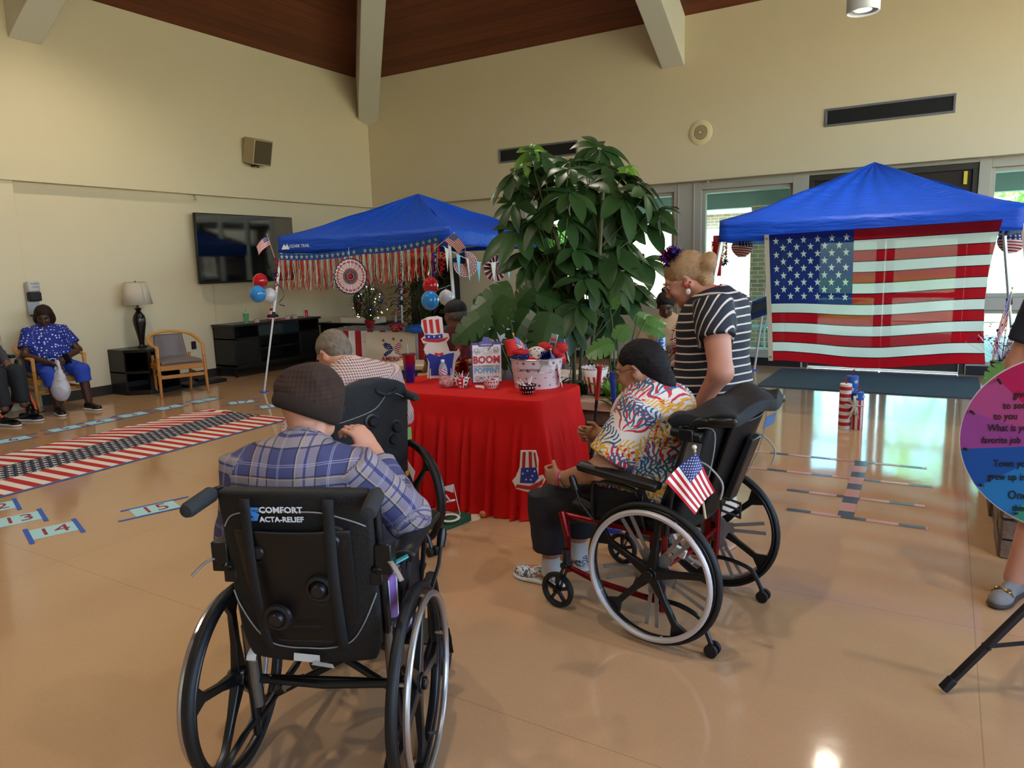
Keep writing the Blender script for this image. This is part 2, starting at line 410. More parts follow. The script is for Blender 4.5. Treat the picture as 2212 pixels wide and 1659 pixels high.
# double door with transom
panel('trim_72', -1.72, .27, 2.60, 2.68, m_door, YB+.02, YB+.16); panel('trim_73', -1.72, .27, 2.16, 2.24, m_door, YB+.02, YB+.16)
panel('trim_74', -1.72, -1.655, 0, 2.6, m_door, YB+.02, YB+.16); panel('trim_75', .205, .27, 0, 2.6, m_door, YB+.02, YB+.16)
panel('trim_76', -1.655, .205, 2.24, 2.6, mat('dark_transom_panel', '2b2420', .35), YB+.06, YB+.10)
m_rail = mat('push_rail_metal', '6b6a66', .35, .6)
for i, (x0, x1) in enumerate(((-1.65, -.735), (-.715, .2))):
    f = MB(); y = YB+.09
    f.b2((x0, y-.025, .02), (x0+.1, y+.025, 2.15)).b2((x1-.1, y-.025, .02), (x1, y+.025, 2.15)).b2((x0+.1, y-.025, 2.02), (x1-.1, y+.025, 2.15)).b2((x0+.1, y-.025, .02), (x1-.1, y+.025, .28))
    o = struct('door_%d' % (i+1), f, m_door, bev=.003)
    MB().b2((x0+.1, y-.004, .28), (x1-.1, y+.004, 2.02)).build('window_pane', m_glass, o, smooth=0)
    MB().b2((x0+.1, y-.09, 1.0), (x1-.1, y-.06, 1.06)).b2((x0+.11, y-.06, .99), (x0+.15, y-.02, 1.07)).b2((x1-.15, y-.06, .99), (x1-.11, y-.02, 1.07)).build('push_bar', m_rail, o)
_ = 0
st = MB().b2((.11, YB+.015, 2.42), (.15, YB+.019, 2.58)).build('sticker', cm('d8c23a', .5)); tag(st, 'small yellow sticker on the dark door frame by the top corner', 'sticker')
# ------------------------------------------------------------------ outdoors
struct('floor_patio', MB().b2((-16, YB+.2, -.12), (12, 60, -.02)), mat('sunlit_concrete', 'b9b4a6', .8, fn=lambda t: t.mix(t.noise(4, 4), 'aaa595', 'c8c3b6')), smooth=0)
def brick(t):
    x, y, z = t.obj(); bt = t.n('ShaderNodeTexBrick'); t.L(t.comb(x+y, z, 0), bt.inputs['Vector'])
    for k, v in (('Scale', 1.), ('Brick Width', .21), ('Row Height', .075), ('Mortar Size', .006)): bt.inputs[k].default_value = v
    bt.inputs['Color1'].default_value = lin('b08a74'); bt.inputs['Color2'].default_value = lin('9a7462'); bt.inputs['Mortar'].default_value = lin('cfc8bc')
    return bt.outputs[0]
m_brick = mat('tan_brick', fn=brick, rough=.85)
struct('floor_side_bounce', MB().b2((XR+.2, -20, -.12), (40, YB+.2, -.02)), mat('bounce_ground', 'b4b894', .85, fn=lambda t: t.mix(t.noise(2, 4), 'a2ab80', 'c2c2a4')), smooth=0)  # unseen ground, added to bounce sun up onto upper walls and ceiling
struct('floor_front_bounce', MB().b2((-14, -20, -.12), (XR+.2, YF-.2, -.02)), MATS['bounce_ground'], smooth=0)  # the same added bounce ground, continued out of view
struct('ceiling_porch', MB().b2((-12, YB+.2, 2.78), (6, 14.2, 2.95)), wood_mat('porch_soffit_boards', 'd8dccb', 'eef0e2', 1, .12, gap='8d938a'), smooth=0)
struct('trim_80', MB().b2((-12, 14.0, 2.5), (6, 14.3, 2.95)), cm('7e8a8c', .6), smooth=0)
def porch_thing(nm, label, cat, mb, m, **k): return tag(mb.build(nm, m, **k), label, cat)
porch_thing('brick_column', 'square tan brick porch column seen through the tall window left of the doors', 'column', MB().b2((-3.05, 13.5, 0), (-2.5, 14.0, 2.5)), m_brick, smooth=0, loc=(-2.75, 14.6, 0))
porch_thing('brick_building', 'pale brick building across the courtyard with grey siding above', 'building', MB().b2((-13, 19, 0), (-3.6, 25, 2.7)), m_brick, smooth=0, loc=(-8, 22, 0))
bb = [o for o in D.objects if o.name == 'brick_building'][0]
MB().b2((-13.3, 18.7, 2.7), (-3.3, 25.3, 4.2)).build('siding_gable', wood_mat('grey_lap_siding', 'a9b4b4', 'bcc6c6', 2, .2, gap='7f8a8a'), bb, world=True, smooth=0)
porch_thing('low_stone_wall', 'low pale stone wall at the edge of the lawn outside the doors', 'wall', MB().b2((-1.5, 19.5, 0), (9, 19.9, .7)), cm('cfc9bd', .9), smooth=0, loc=(3, 19.7, 0))
struct('floor_lawn', MB().b2((-16, 20, -.1), (12, 60, 0)), mat('lawn', '7fa04a', .9, fn=lambda t: t.mix(t.noise(2, 4), '7d9c48', 'a3bf66')), smooth=0)
m_leafout = mat('sunlit_leaves', '7fae4d', .6, transl=.45, fn=lambda t: t.mix(t.noise(6, 2), '6f9e3c', 'a8cc6a'))
def tree(loc, h, rad, label, nleaf, seed):
    rn = random.Random(seed); t_ = thing('garden_tree', label, 'tree', loc, group=None)
    b = MB(); b.tube([(0, 0, -.05), (.05, 0, h*.3), (-.1, .1, h*.55), (0, 0, h*.8)], .1, rs=[.14, .11, .07, .03])
    for k in range(9):
        a = k*2.4; z = h*(.35+.05*k); b.tube([(0, 0, z), (.5*rad*math.cos(a), .5*rad*math.sin(a), z+.35*rad), (.85*rad*math.cos(a), .85*rad*math.sin(a), z+.3*rad)], .03, n=5)
    b.build('trunk', cm('8d7a63', .9), t_)
    b = MB()
    for k in range(nleaf):
        a = rn.uniform(0, 2*PI); u = rn.uniform(-1, 1); q = rad*rn.uniform(.35, 1)**.6; s = math.sqrt(1-u*u)
        c = V(q*s*math.cos(a), q*s*math.sin(a), h*.72+q*u*.75); d = unit(np.random.randn(3)); e = unit(np.cross(d, np.random.randn(3))); L = rn.uniform(.08, .16)
        b.add([c-d*L, c+e*L*.4, c+d*L, c-e*L*.4], [(0, 1, 2, 3)])
    b.build('foliage', m_leafout, t_, smooth=0)
tree((2.4, 17.2, 0), 3.6, 1.5, 'small leafy tree with a bent trunk outside the right window', 2600, 1)
tree((.6, 25, 0), 6, 2.8, 'taller green tree standing beyond the porch behind the doors', 2400, 2)
tree((-7.5, 13.6, 0), 2.4, .9, 'bushy green shrub outside the left windows behind the plant', 1200, 4)
# ------------------------------------------------------------------ wall fittings
m_black = mat('matt_black', '0c0c0d', .55); m_grille = mat('grille_dark', '15161a', .5, fn=lambda t: t.mix((t.obj()[0]/.02).fract() < .35, '08090b', '1d1f26'))
def vent(x0, x1, z0, z1, label):
    o = thing('wall_vent', label, 'vent', ((x0+x1)/2, YU-.001, z0), group='air vents high on the back wall')
    f = MB(); y0, y1 = YU-.02, YU-.001; k = .028
    f.b2((x0, y0, z0), (x1, y1, z0+k)).b2((x0, y0, z1-k), (x1, y1, z1)).b2((x0, y0, z0+k), (x0+k, y1, z1-k)).b2((x1-k, y0, z0+k), (x1, y1, z1-k))
    f.build('vent_frame', cm('77787c', .4, metal=.3), o, world=True, bev=.003)
    MB().b2((x0+k, YU-.006, z0+k), (x1-k, YU-.001, z1-k)).build('grille', m_grille, o, world=True, smooth=0)
vent(-6.63, -5.16, 3.27, 3.50, 'long narrow dark air vent above the tall plant'); vent(-1.52, -.03, 3.27, 3.50, 'long narrow dark air vent above the right blue canopy')
o = thing('ceiling_speaker', 'round cream speaker with mesh centre flush on the back wall', 'speaker', (-3.19, YU, 3.39))
MB().lathe([(0, .0), (.17, .0), (.175, .006), (.16, .014), (.105, .02), (.10, .012), (.0, .012)], (-3.19, YU-.001, 3.39), 40, ax=(0, -1, 0)).build('speaker_ring', cm('d9c79c', .5), o, world=True)
MB().lathe([(.1, .012), (.09, .02), (.0, .024)], (-3.19, YU-.001, 3.39), 32, ax=(0, -1, 0)).build('mesh_cover', mat('speaker_mesh', fn=lambda t: t.mix(t.vor(160, rnd=0.).outputs[0] and (N(t, t.vor(160, rnd=0.).outputs[0]) < .35), 'a08f6c', '6e6350'), rough=.5), o, world=True)
MB().cyl((-3.19, YU-.022, 3.39), (-3.19, YU-.032, 3.39), .014).build('cap', cm('e8e2d0', .4), o, world=True)
# box loudspeaker on the left wall
o = thing('wall_loudspeaker', 'small beige box loudspeaker tilted down on the left upper wall', 'speaker', (XU, 8.05, 3.4))
rm = rot('Y', 14)@rot('Z', 0)
c = V(XU+.16, 8.05, 3.42)
MB().box(c, (.24, .36, .38), rm).build('cabinet', cm('a89674', .6), o, world=True, bev=.01)
MB().box(c+rm@V(.122, 0, 0), (.012, .32, .34), rm).build('grille_cloth', cm('54462f', .8), o, world=True, bev=.004)
MB().cyl(c+V(-.02, 0, -.18), c+V(-.02, 0, -.24), .015).bar(c+V(-.02, 0, -.2), c+V(-.16, 0, -.2), .03).build('mount', cm('3a3630', .5), o, world=True)
def sprinkler(p, label):
    o = thing('fire_sprinkler', label, 'sprinkler', p); b = MB()
    b.lathe([(0, 0), (.035, 0), (.03, .012), (.012, .016), (.012, .03)], (0, 0, 0), 14, ax=(0, 0, -1)).build('escutcheon', cm('b9b4a8', .3, metal=.8), o)
    b = MB(); b.tube([(.012, 0, -.03), (.02, 0, -.05), (.005, 0, -.075)], .003, 6).tube([(-.012, 0, -.03), (-.02, 0, -.05), (-.005, 0, -.075)], .003, 6).cyl((0, 0, -.072), (0, 0, -.078), .022, n=12)
    b.build('deflector', cm('8f8a7c', .3, metal=.8), o)
sprinkler((XL+.05, 7.02, ZS), 'metal fire sprinkler under the soffit above the television'); sprinkler((-3.1, YB-.09, ZS), 'metal fire sprinkler under the soffit above the tall window')
# pendant downlight
def pendant(p, label, on):
    o = thing('pendant_light', label, 'light', p); x, y, z = p; top = ZW+SL*min(x-XU, XR-x, YU-y, y-YF)
    MB().lathe([(.0, .36), (.12, .36), (.135, .34), (.135, .0), (.128, -.01), (.118, .0), (.118, .05)], p, 32).build('housing', cm('cfd2d6', .35, metal=.1), o, world=True)
    MB().lathe([(.0, .012), (.07, .012)], p, 24).build('lens', mat('lamp_lens', 'ffffff', .4, emit='fff4e0', es=on), o, world=True)
    MB().lathe([(.07, .008), (.118, .03), (.118, .05)], p, 32).build('reflector', cm('e8e8e8', .12, metal=.9), o, world=True)
    MB().cyl((x, y, z+.36), (x, y, top), .012, n=8).build('stem', cm('cfd2d6', .4), o, world=True)
    lamp('pendant_lamp', 'SPOT', (x, y, z-.03), PEND, LAMPC, spot_size=R(125), spot_blend=.7, shadow_soft_size=.09)
pendant((-.76, 7.35, 3.66), 'white cylinder pendant downlight switched on at the top of the view', 30)
for i, (x, y) in enumerate(((-4.1, 6.6), (-5.2, 2.6), (-1.4, 1.4), (-3.4, -1.6), (-7.6, 4.8), (1.6, 3.0))):
    lamp('room_downlight', 'SPOT', (x, y, 5.35), PEND*1.5, LAMPC, spot_size=R(130), spot_blend=.8, shadow_soft_size=.07)
# ================================================================== left side of the room
m_oak = wood_mat('golden_oak', 'a8692c', 'cf9348', 2, .5, .35, gap='a8692c')
m_vinyl = mat('mauve_grey_vinyl', '6f615e', .42, bump=lambda t: (t.noise(90, 2), .1, .002))
m_blackwood = mat('black_stained_wood', '14110f', .32, fn=lambda t: t.mix(t.noise(9, 3), '0c0a09', '1d1816'))
def arm_chair(label, group):
    c = thing('wooden_armchair', label, 'chair', group=group)
    for sx in (-1, 1):
        MB().tube([(sx*.29, .27, 0), (sx*.285, .25, .3), (sx*.28, .24, .655)], .02, n=8, rs=[.016, .021, .022]).build('leg', m_oak, c)
        MB().tube([(sx*.22, -.27, 0), (sx*.225, -.24, .25), (sx*.235, -.24, .52)], .02, n=8, rs=[.016, .021, .02]).build('leg', m_oak, c)
    P = [(.285, .255, .655), (.30, .1, .675), (.30, -.08, .72), (.25, -.22, .775), (.12, -.30, .81), (0, -.32, .82)]
    P = P+[(-x, y, z) for x, y, z in P[-2::-1]]
    MB().tube(smooth_path(P, 5), .023, n=10, flat=.8).build('hoop_rail', m_oak, c)
    f = MB().b2((-.27, .21, .35), (.27, .25, .42)).b2((-.27, -.25, .35), (-.23, .23, .42)).b2((.23, -.25, .35), (.27, .23, .42)).b2((-.24, -.26, .35), (.24, -.22, .42))
    f.build('seat_rail', m_oak, c, bev=.006)
    MB().b2((-.27, .225, .245), (.27, .25, .29)).b2((-.235, -.25, .25), (-.21, .24, .285)).b2((.21, -.25, .25), (.235, .24, .285)).build('stretcher', m_oak, c, bev=.005)
    MB().grid(lambda u, v: V((u-.5)*.5*(1-.1*(1-v)), (v-.5)*.52, .44+.035*(1-(2*u-1)**4)*(1-(2*v-1)**4)), 12, 12).build('seat', m_vinyl, c, solid=.05, bev=.01)
    MB().grid(lambda u, v: V((u-.5)*.40*(1-.12*v), -.22-.07*v-.05*(1-(2*u-1)**2), .47+v*.31), 12, 8).build('backrest', m_vinyl, c, solid=.045, bev=.012)
    return c
ch = arm_chair('empty oak armchair with grey vinyl seat between the side table and the long console', 'oak armchairs along the left wall')
a, b_ = gp(350, 862), gp(451, 849)
mid = (a+b_)/2; d = unit(b_-a); ang = math.atan2(d[1], d[0])
ang = R(128-180)   # set square-on to the room, turned a little to the camera
def place_front(o, fl, fr):   # put a chair by its two front feet
    u = unit(fr-fl); a = math.atan2(u[1], u[0]); m = (fl+fr)/2; f = V(-u[1], u[0], 0)
    o.rotation_euler = (0, 0, a); q = m-f*.27; o.location = (q[0], q[1], 0)
fl = V(-8.62, 5.55, 0); place_front(ch, gp(451, 849), gp(350, 862))
ch2 = dup(ch, 'oak armchair the person in the blue dotted blouse sits on')
place_front(ch2, gp(199, 880), gp(87, 899))
SEATED_BLUE = ch2
# corner side table
o = thing('side_table', 'low black corner side table with an open shelf between the two oak armchairs', 'table', (-9.3, 5.75, 0))
x0, x1, y0, y1 = -9.62, -9.08, 5.48, 6.12; X1 = -9.02
poly = [(x0, y0), (-9.25, y0), (X1, y0+.2), (X1, y1), (x0, y1)]
for nm, z, t in (('top', .585, .04), ('shelf', .30, .03), ('base', .03, .06)):
    MB().prism(poly, t, (0, 0, z), (1, 0, 0), (0, 1, 0)).build(nm, m_blackwood, o, world=True, bev=.005)
MB().b2((x0, y0, .06), (-9.25, y0+.02, .57)).b2((x0, y1-.02, .06), (X1, y1, .57)).b2((x0, y0, .06), (x0+.02, y1, .57)).build('side_panel', m_blackwood, o, world=True)
MB().b2((X1-.04, y0+.2, .06), (X1, y0+.24, .57)).build('post', m_blackwood, o, world=True)
o = thing('device', 'black pedal base on the floor behind the empty oak armchair', 'device', (-9.1, 6.5, 0))
MB().b2((-9.3, 6.2, 0), (-9.0, 6.85, .05)).b2((-9.2, 6.45, .05), (-9.1, 6.6, .1)).build('base', m_black, o, world=True, bev=.01)
# table lamps
m_shade = mat('linen_lamp_shade', 'd9cdb8', .8, transl=.3, bump=lambda t: (t.noise(300, 1), .1, .001))
m_lampbody = mat('dark_bronze_ceramic', '17110e', .25)
def table_lamp(label):
    o = thing('table_lamp', label, 'lamp', group='table lamps with cone shades')
    MB().lathe([(0, 0), (.06, 0), (.062, .015), (.045, .03), (.032, .04), (.036, .09), (.055, .2), (.078, .32), (.08, .38), (.07, .43), (.035, .48), (.028, .5), (.05, .525), (.018, .54), (.016, .57)], (0, 0, 0), 24).build('lamp_base', m_lampbody, o)
    MB().cyl((0, 0, .56), (0, 0, .88), .006, n=8).build('rod', cm('2a2622', .4), o)
    MB().lathe([(.188, .58), (.135, .875)], (0, 0, 0), 36).build('lamp_shade', m_shade, o, solid=.004)
    MB().tube([(.0, -.15, .875), (0, 0, .88), (0, .15, .875)], .003, 5).lathe([(.0, .9), (.008, .895), (.008, .88)], (0, 0, 0), 8).build('finial', cm('2a2622', .4), o)
    return o
l1 = table_lamp('table lamp with cream cone shade on the black corner side table'); l1.location = (-9.35, 5.82, .605)
# tv
y0, y1, z0, z1 = 6.88, 8.72, 1.42, 2.45
o = thing('television', 'large flat black television hung on the left wall', 'television', (XL, 7.8, z0))
xf = XL+.16; tl = .018
MB().add([(xf-.05, y0, z0), (xf-.05, y1, z0), (xf-.05+tl, y1, z1), (xf-.05+tl, y0, z1), (xf, y0, z0), (xf, y1, z0), (xf+tl, y1, z1), (xf+tl, y0, z1)],
         [(0, 3, 2, 1), (4, 5, 6, 7), (0, 1, 5, 4), (2, 3, 7, 6), (1, 2, 6, 5), (0, 4, 7, 3)]).build('casing', cm('0b0b0d', .3), o, world=True, bev=.006)
e = .012; q = lambda y, z, k: (xf+(z-z0)/(z1-z0)*tl+k, y, z)
MB().add([q(y0+e, z0+.03, .002), q(y1-e, z0+.03, .002), q(y1-e, z1-e, .002), q(y0+e, z1-e, .002)], [(0, 1, 2, 3)]).build('screen', mat('tv_glass', '05070a', .05, spec=1., ior=2.1), o, world=True)
MB().b2((XL+.002, 7.5, 1.7), (XL+.11, 8.1, 2.1)).build('wall_bracket', m_black, o, world=True)
o = tag(MB().b2((XL, 7.2, .62), (XL+.012, 7.24, z0+.02)).build('cable_channel', cm('cdbd98', .5), loc=(XL, 7.22, 1)), 'thin beige cable channel running down the wall under the television', 'cable cover')
o = tag(MB().tube(smooth_path([(XL+.02, 7.22, .62), (XL+.03, 7.25, .52), (XL+.06, 7.4, .45), (XL+.1, 7.55, .4)]), .008).build('power_cable', m_black, loc=(XL, 7.3, .5)), 'black cable hanging behind the console', 'cable')
# console
x0, x1, y0, y1, H = -9.58, -9.12, 7.12, 8.86, .80
o = thing('media_console', 'long black media console under the television', 'cabinet', ((x0+x1)/2, 8, 0))
MB().b2((x0, y0-.03, H-.035), (x1+.03, y1+.03, H)).build('top', m_blackwood, o, world=True, bev=.005)
b = MB().b2((x0, y0, .16), (x1, y0+.03, H-.035)).b2((x0, y1-.03, .16), (x1, y1, H-.035)).b2((x0, y0, .13), (x1, y1, .19)).b2((x0, y0, .16), (x0+.015, y1, H-.04))
ya, yb = y0+.46, y1-.46
b.b2((x0, ya, .19), (x1, ya+.02, H-.035)).b2((x0, yb, .19), (x1, yb+.02, H-.035)).b2((x0, y0, .57), (x1, y1, .59))
b.build('body', m_blackwood, o, world=True)
MB().b2((x0, ya, .38), (x1-.03, yb, .40)).build('shelf', m_blackwood, o, world=True)
for yy in ((y0+.03, ya), (yb+.02, y1-.03)): MB().b2((x1-.02, yy[0], .195), (x1, yy[1], .565)).build('door', m_blackwood, o, world=True, bev=.004)
MB().b2((x1-.012, ya+.02, .595), (x1-.004, yb, H-.04)).build('glass_flap', mat('dark_glass', '202a2e', .06, spec=.9), o, world=True)
for yy in (y0, y1-.06):
    for xx in (x0+.02, x1-.06): MB().add([(xx, yy, .16), (xx+.05, yy, .16), (xx+.05, yy+.05, .16), (xx, yy+.05, .16), (xx+.01, yy+.01, 0), (xx+.04, yy+.01, 0), (xx+.04, yy+.04, 0), (xx+.01, yy+.04, 0)], [(0, 1, 2, 3), (7, 6, 5, 4), (0, 4, 5, 1), (1, 5, 6, 2), (2, 6, 7, 3), (3, 7, 4, 0)]).build('leg', m_blackwood, o, world=True)
def flagpat(t, u, v, dark=0., stripes=13, stw=1.):
    s = (((1-v)*stripes).floor() % 2) < .5
    ln = (((1-v)*stripes+.5).fract()-.5).abs() < .045
    c = t.mix(s, 'f0eee9', 'c4101f')
    if dark: c = t.mix(ln*dark, c, '3a1418')
    can = (u < .4)*(v > 6/13)
    a = u/.4*12; b = (v-6/13)/(7/13)*10; ia = a.round(); ib = b.round(); ok = (((ia+ib) % 2) < .5)*(ia > .5)*(ia < 11.5)*(ib > .5)*(ib < 9.5)
    st = t.star((a-ia)*.0333*1.9*stw, (b-ib)*.0538, .0205*1.55)*ok
    return t.mix(can, c, t.mix(st, '22337c', 'e8e4dc'))
def _fl(t): u, v = t.uv(); return flagpat(t, u, v)
m_flag = mat('printed_flag_cloth', fn=_fl, rough=.6, transl=.1)
m_stripe = mat('red_white_stripes', fn=lambda t: t.mix((t.uv()[0]*12).fract() < .5, 'ece8e2', 'b5121f'), rough=.5)
# things on the console
def cup(p, label):
    o = thing('tumbler_cup', label, 'cup', p)
    MB().lathe([(0, 0), (.032, 0), (.045, .15), (.047, .155)], (0, 0, 0), 20).build('cup_body', mat('green_plastic', '7fcf9a', .25, trans=.6), o)
    MB().lathe([(.047, .15), (.048, .165), (0, .168)], (0, 0, 0), 20).build('lid', cm('8fd6a8', .3), o)
    MB().cyl((0, 0, .1), (.012, 0, .25), .004, n=8).build('straw', cm('4fae78', .4), o)
cup((-9.22, 7.46, H), 'pale green tumbler with straw on the left end of the console')
o = thing('striped_cone', 'small red white and grey striped cone hat ornament on the console', 'ornament', (-9.3, 8.05, H))
MB().lathe([(0, 0), (.1, 0), (.085, .05), (.05, .15), (.012, .24), (0, .245)], (0, 0, 0), 20).build('cone', mat('knit_stripes', fn=lambda t: t.mix((t.uv()[1]*5).fract() < .5, 'cfc9c0', '9a1a22'), rough=.9), o)
MB().lathe([(.088, .045), (.09, .075), (.08, .085)], (0, 0, 0), 20).build('band', cm('23254a', .8), o)
for p, lb in (((-9.17, 7.62, H), 'tiny flag-printed box nearest the green tumbler'), ((-9.2, 8.26, H), 'tiny blue and red flag box, left of the pair by the soda can'), ((-9.2, 8.42, H), 'tiny red box, right of the pair by the soda can')):
    tag(MB().lathe([(0, 0), (.045, 0), (.05, .05), (.055, .055), (0, .055)], (0, 0, 0), 4).build('party_box', mat('flag_box_print', fn=lambda t: t.mix(t.uv()[1] > .75, t.mix((t.uv()[0]*16).fract() < .5, 'e3ded8', 'a3141f'), '1d2d62'), rough=.5), smooth=0), lb, 'box', 'party boxes on the console')
    D.objects[-1] if 0 else None
    [x for x in D.objects if x.get('label') == lb][0].location = p
o = thing('soda_can', 'red soda can on the right end of the console', 'can', (-9.2, 8.66, H))
MB().lathe([(0, 0), (.027, 0), (.033, .008), (.033, .108), (.027, .12)], (0, 0, 0), 20).build('can_body', mat('red_can_print', fn=lambda t: t.mix(((t.uv()[0]*2).fract().near(.5, .12))*(t.uv()[1].near(.6, .2)), 'b5101c', 'e8ded8'), rough=.25, metal=.3), o)
MB().lathe([(.027, .118), (.024, .116), (0, .116)], (0, 0, 0), 20).build('lid', cm('b8b8b8', .25, metal=.9), o)
# dispenser, outlets
o = thing('sanitizer_dispenser', 'white and black hand sanitizer dispenser on the wall above the seated person in blue', 'dispenser', (XL+.07, 4.42, 1.2))
X = XL+.08; c = gx(68, 640, X)
MB().b2((X, c[1]-.07, 1.12), (X+.03, c[1]+.07, 1.53)).build('back_plate', cm('a9aaa8', .4), o, world=True, bev=.008)
MB().b2((X+.01, c[1]-.068, 1.41), (X+.1, c[1]+.068, 1.54)).build('reservoir', mat('frosted_clear_plastic', 'd6cfc8', .2, trans=.3), o, world=True, bev=.02)
MB().b2((X+.01, c[1]-.068, 1.30), (X+.11, c[1]+.068, 1.41)).build('front_cover', m_black, o, world=True, bev=.016)
MB().b2((X+.01, c[1]-.06, 1.12), (X+.12, c[1]+.06, 1.14)).build('drip_tray', m_black, o, world=True, bev=.005)
text('lettering', 'PURELL', .03, cm('27377c', .5), o, (X+.101, c[1]+.01, 1.51), (0, 1, 0), (0, 0, 1))
text('lettering', 'Advanced\nHand Sanitizer', .014, cm('27377c', .5), o, (X+.101, c[1]+.015, 1.47), (0, 1, 0), (0, 0, 1))
def outlet(p, label):
    o = thing('wall_outlet', label, 'outlet', p, group=None)
    MB().b2((0, -.04, -.06), (.008, .04, .06)).build('cover_plate', cm('2c2019', .35), o, bev=.003)
    for z in (-.025, .025): MB().cyl((.008, 0, z), (.011, 0, z), .016, n=12).build('socket', m_black, o)
outlet((XL, 5.52, .37), 'dark brown wall outlet beside the black corner side table'); outlet((XL, 6.78, .52), 'small dark wall outlet behind the empty oak armchair')
# black tall cabinet and low black table in the corner
p0, p1 = gy(887, 640, YB-.3), gy(946, 640, YB-.3)
o = thing('black_cabinet', 'tall black glass-fronted cabinet against the back wall under the blue canopy', 'cabinet', ((p0[0]+p1[0])/2, YB-.25, 0))
MB().b2((p0[0]-.0, YB-.3, 0), (p1[0]+.3, YB-.02, 1.72)).build('body', cm('0d0d0f', .4), o, world=True, bev=.006)
for z in (.1, .55, .95, 1.35): MB().b2((p0[0]+.02, YB-.315, z), (p1[0]+.28, YB-.30, z+.012)).build('trim_bar', cm('4a4c50', .3, metal=.6), o, world=True)
MB().b2((p0[0]+.03, YB-.31, .12), (p1[0]+.27, YB-.301, 1.68)).build('glass_door', mat('black_glass', '060708', .05, spec=.8), o, world=True)
TB = (-8.75, 9.35)
o = thing('low_black_table', 'low black table in the corner behind the striped tablecloth', 'table', (*TB, 0))
MB().b2((TB[0]-.55, TB[1]-.35, .64), (TB[0]+.75, TB[1]+.35, .68)).build('top', m_blackwood, o, world=True, bev=.004)
MB().b2((TB[0]-.5, TB[1]-.33, 0), (TB[0]+.7, TB[1]+.33, .64)).build('body', m_blackwood, o, world=True)
l2 = dup(l1, 'table lamp with cream cone shade partly behind the big paper rosette'); l2.location = (-8.80, 9.5, .68)
o = thing('cardboard_box', 'long pale cardboard box on the low black corner table', 'box', (TB[0]+.2, TB[1]-.12, .68))
MB().b2((-.45, -.2, 0), (.5, .12, .1)).build('carton', cm('b9aa90', .8), o, bev=.004); MB().b2((-.22, -.203, .01), (.3, -.2, .09)).build('paper_label', cm('d9d6d0', .7), o)
# leafy green house plant behind the lit tree
def leaf_quadstrip(b, base, d, up, L, W, droop=.3, k=5, fold=.15, shape=None):
    d = unit(d); s = unit(np.cross(d, up)); n = np.cross(s, d); P = []; U = []
    for i in range(k+1):
        t = i/k; w = W*(shape(t) if shape else math.sin(PI*min(1, t*.93+.05))**.8*(1-.35*t))
        c = base+d*L*t*(1-.25*droop*t)-n*0-V(0, 0, 1)*L*droop*t*t
        for a in (-1, 0, 1): P.append(c+s*w*a*.5+n*abs(a)*w*fold); U.append(((a+1)/2, t))
    F = []
    for i in range(k):
        for j in (0, 1): q = i*3+j; F.append((q, q+1, q+4, q+3))
    b.add(P, F, U)
m_dkleaf = mat('dark_glossy_leaves', fn=lambda t: t.mix(t.noise(5, 2), '12240f', '27421c'), rough=.35, transl=.2)
m_stem = cm('4c4a2c', .7)
def bush(name, label, loc, h, r, n, seed, L=.12, W=.05, m=None, cat='plant', pot=None):
    rn = random.Random(seed); o = thing(name, label, cat, loc)
    f, s = MB(), MB()
    for k in range(n):
        a = rn.uniform(0, 2*PI); u = rn.uniform(0, 1); rr = r*math.sqrt(rn.uniform(.1, 1))*math.sin(PI*(.15+.8*u)); z = h*(.25+.75*u)
        c = V(rr*math.cos(a), rr*math.sin(a), z); d = unit(V(math.cos(a), math.sin(a), rn.uniform(-.3, .9)))
        leaf_quadstrip(f, c, d, (0, 0, 1), L*rn.uniform(.7, 1.2), W, .5, 4)
        if k % 5 == 0: s.tube([(0, 0, h*.1), c*.5+V(0, 0, z*.3), c], .004, 4)
    f.build('foliage', m or m_dkleaf, o, smooth=60); s.build('stems', m_stem, o)
    return o
o = bush('potted_ficus', 'dark leafy house plant behind the lit patriotic tree', (-7.85, 10.1, .0), 1.75, .55, 420, 5, .16, .06)
MB().lathe([(0, 0), (.16, 0), (.2, .32), (.185, .32), (.17, .28), (0, .28)], (0, 0, 0), 20).build('pot', cm('5b4636', .6), o)
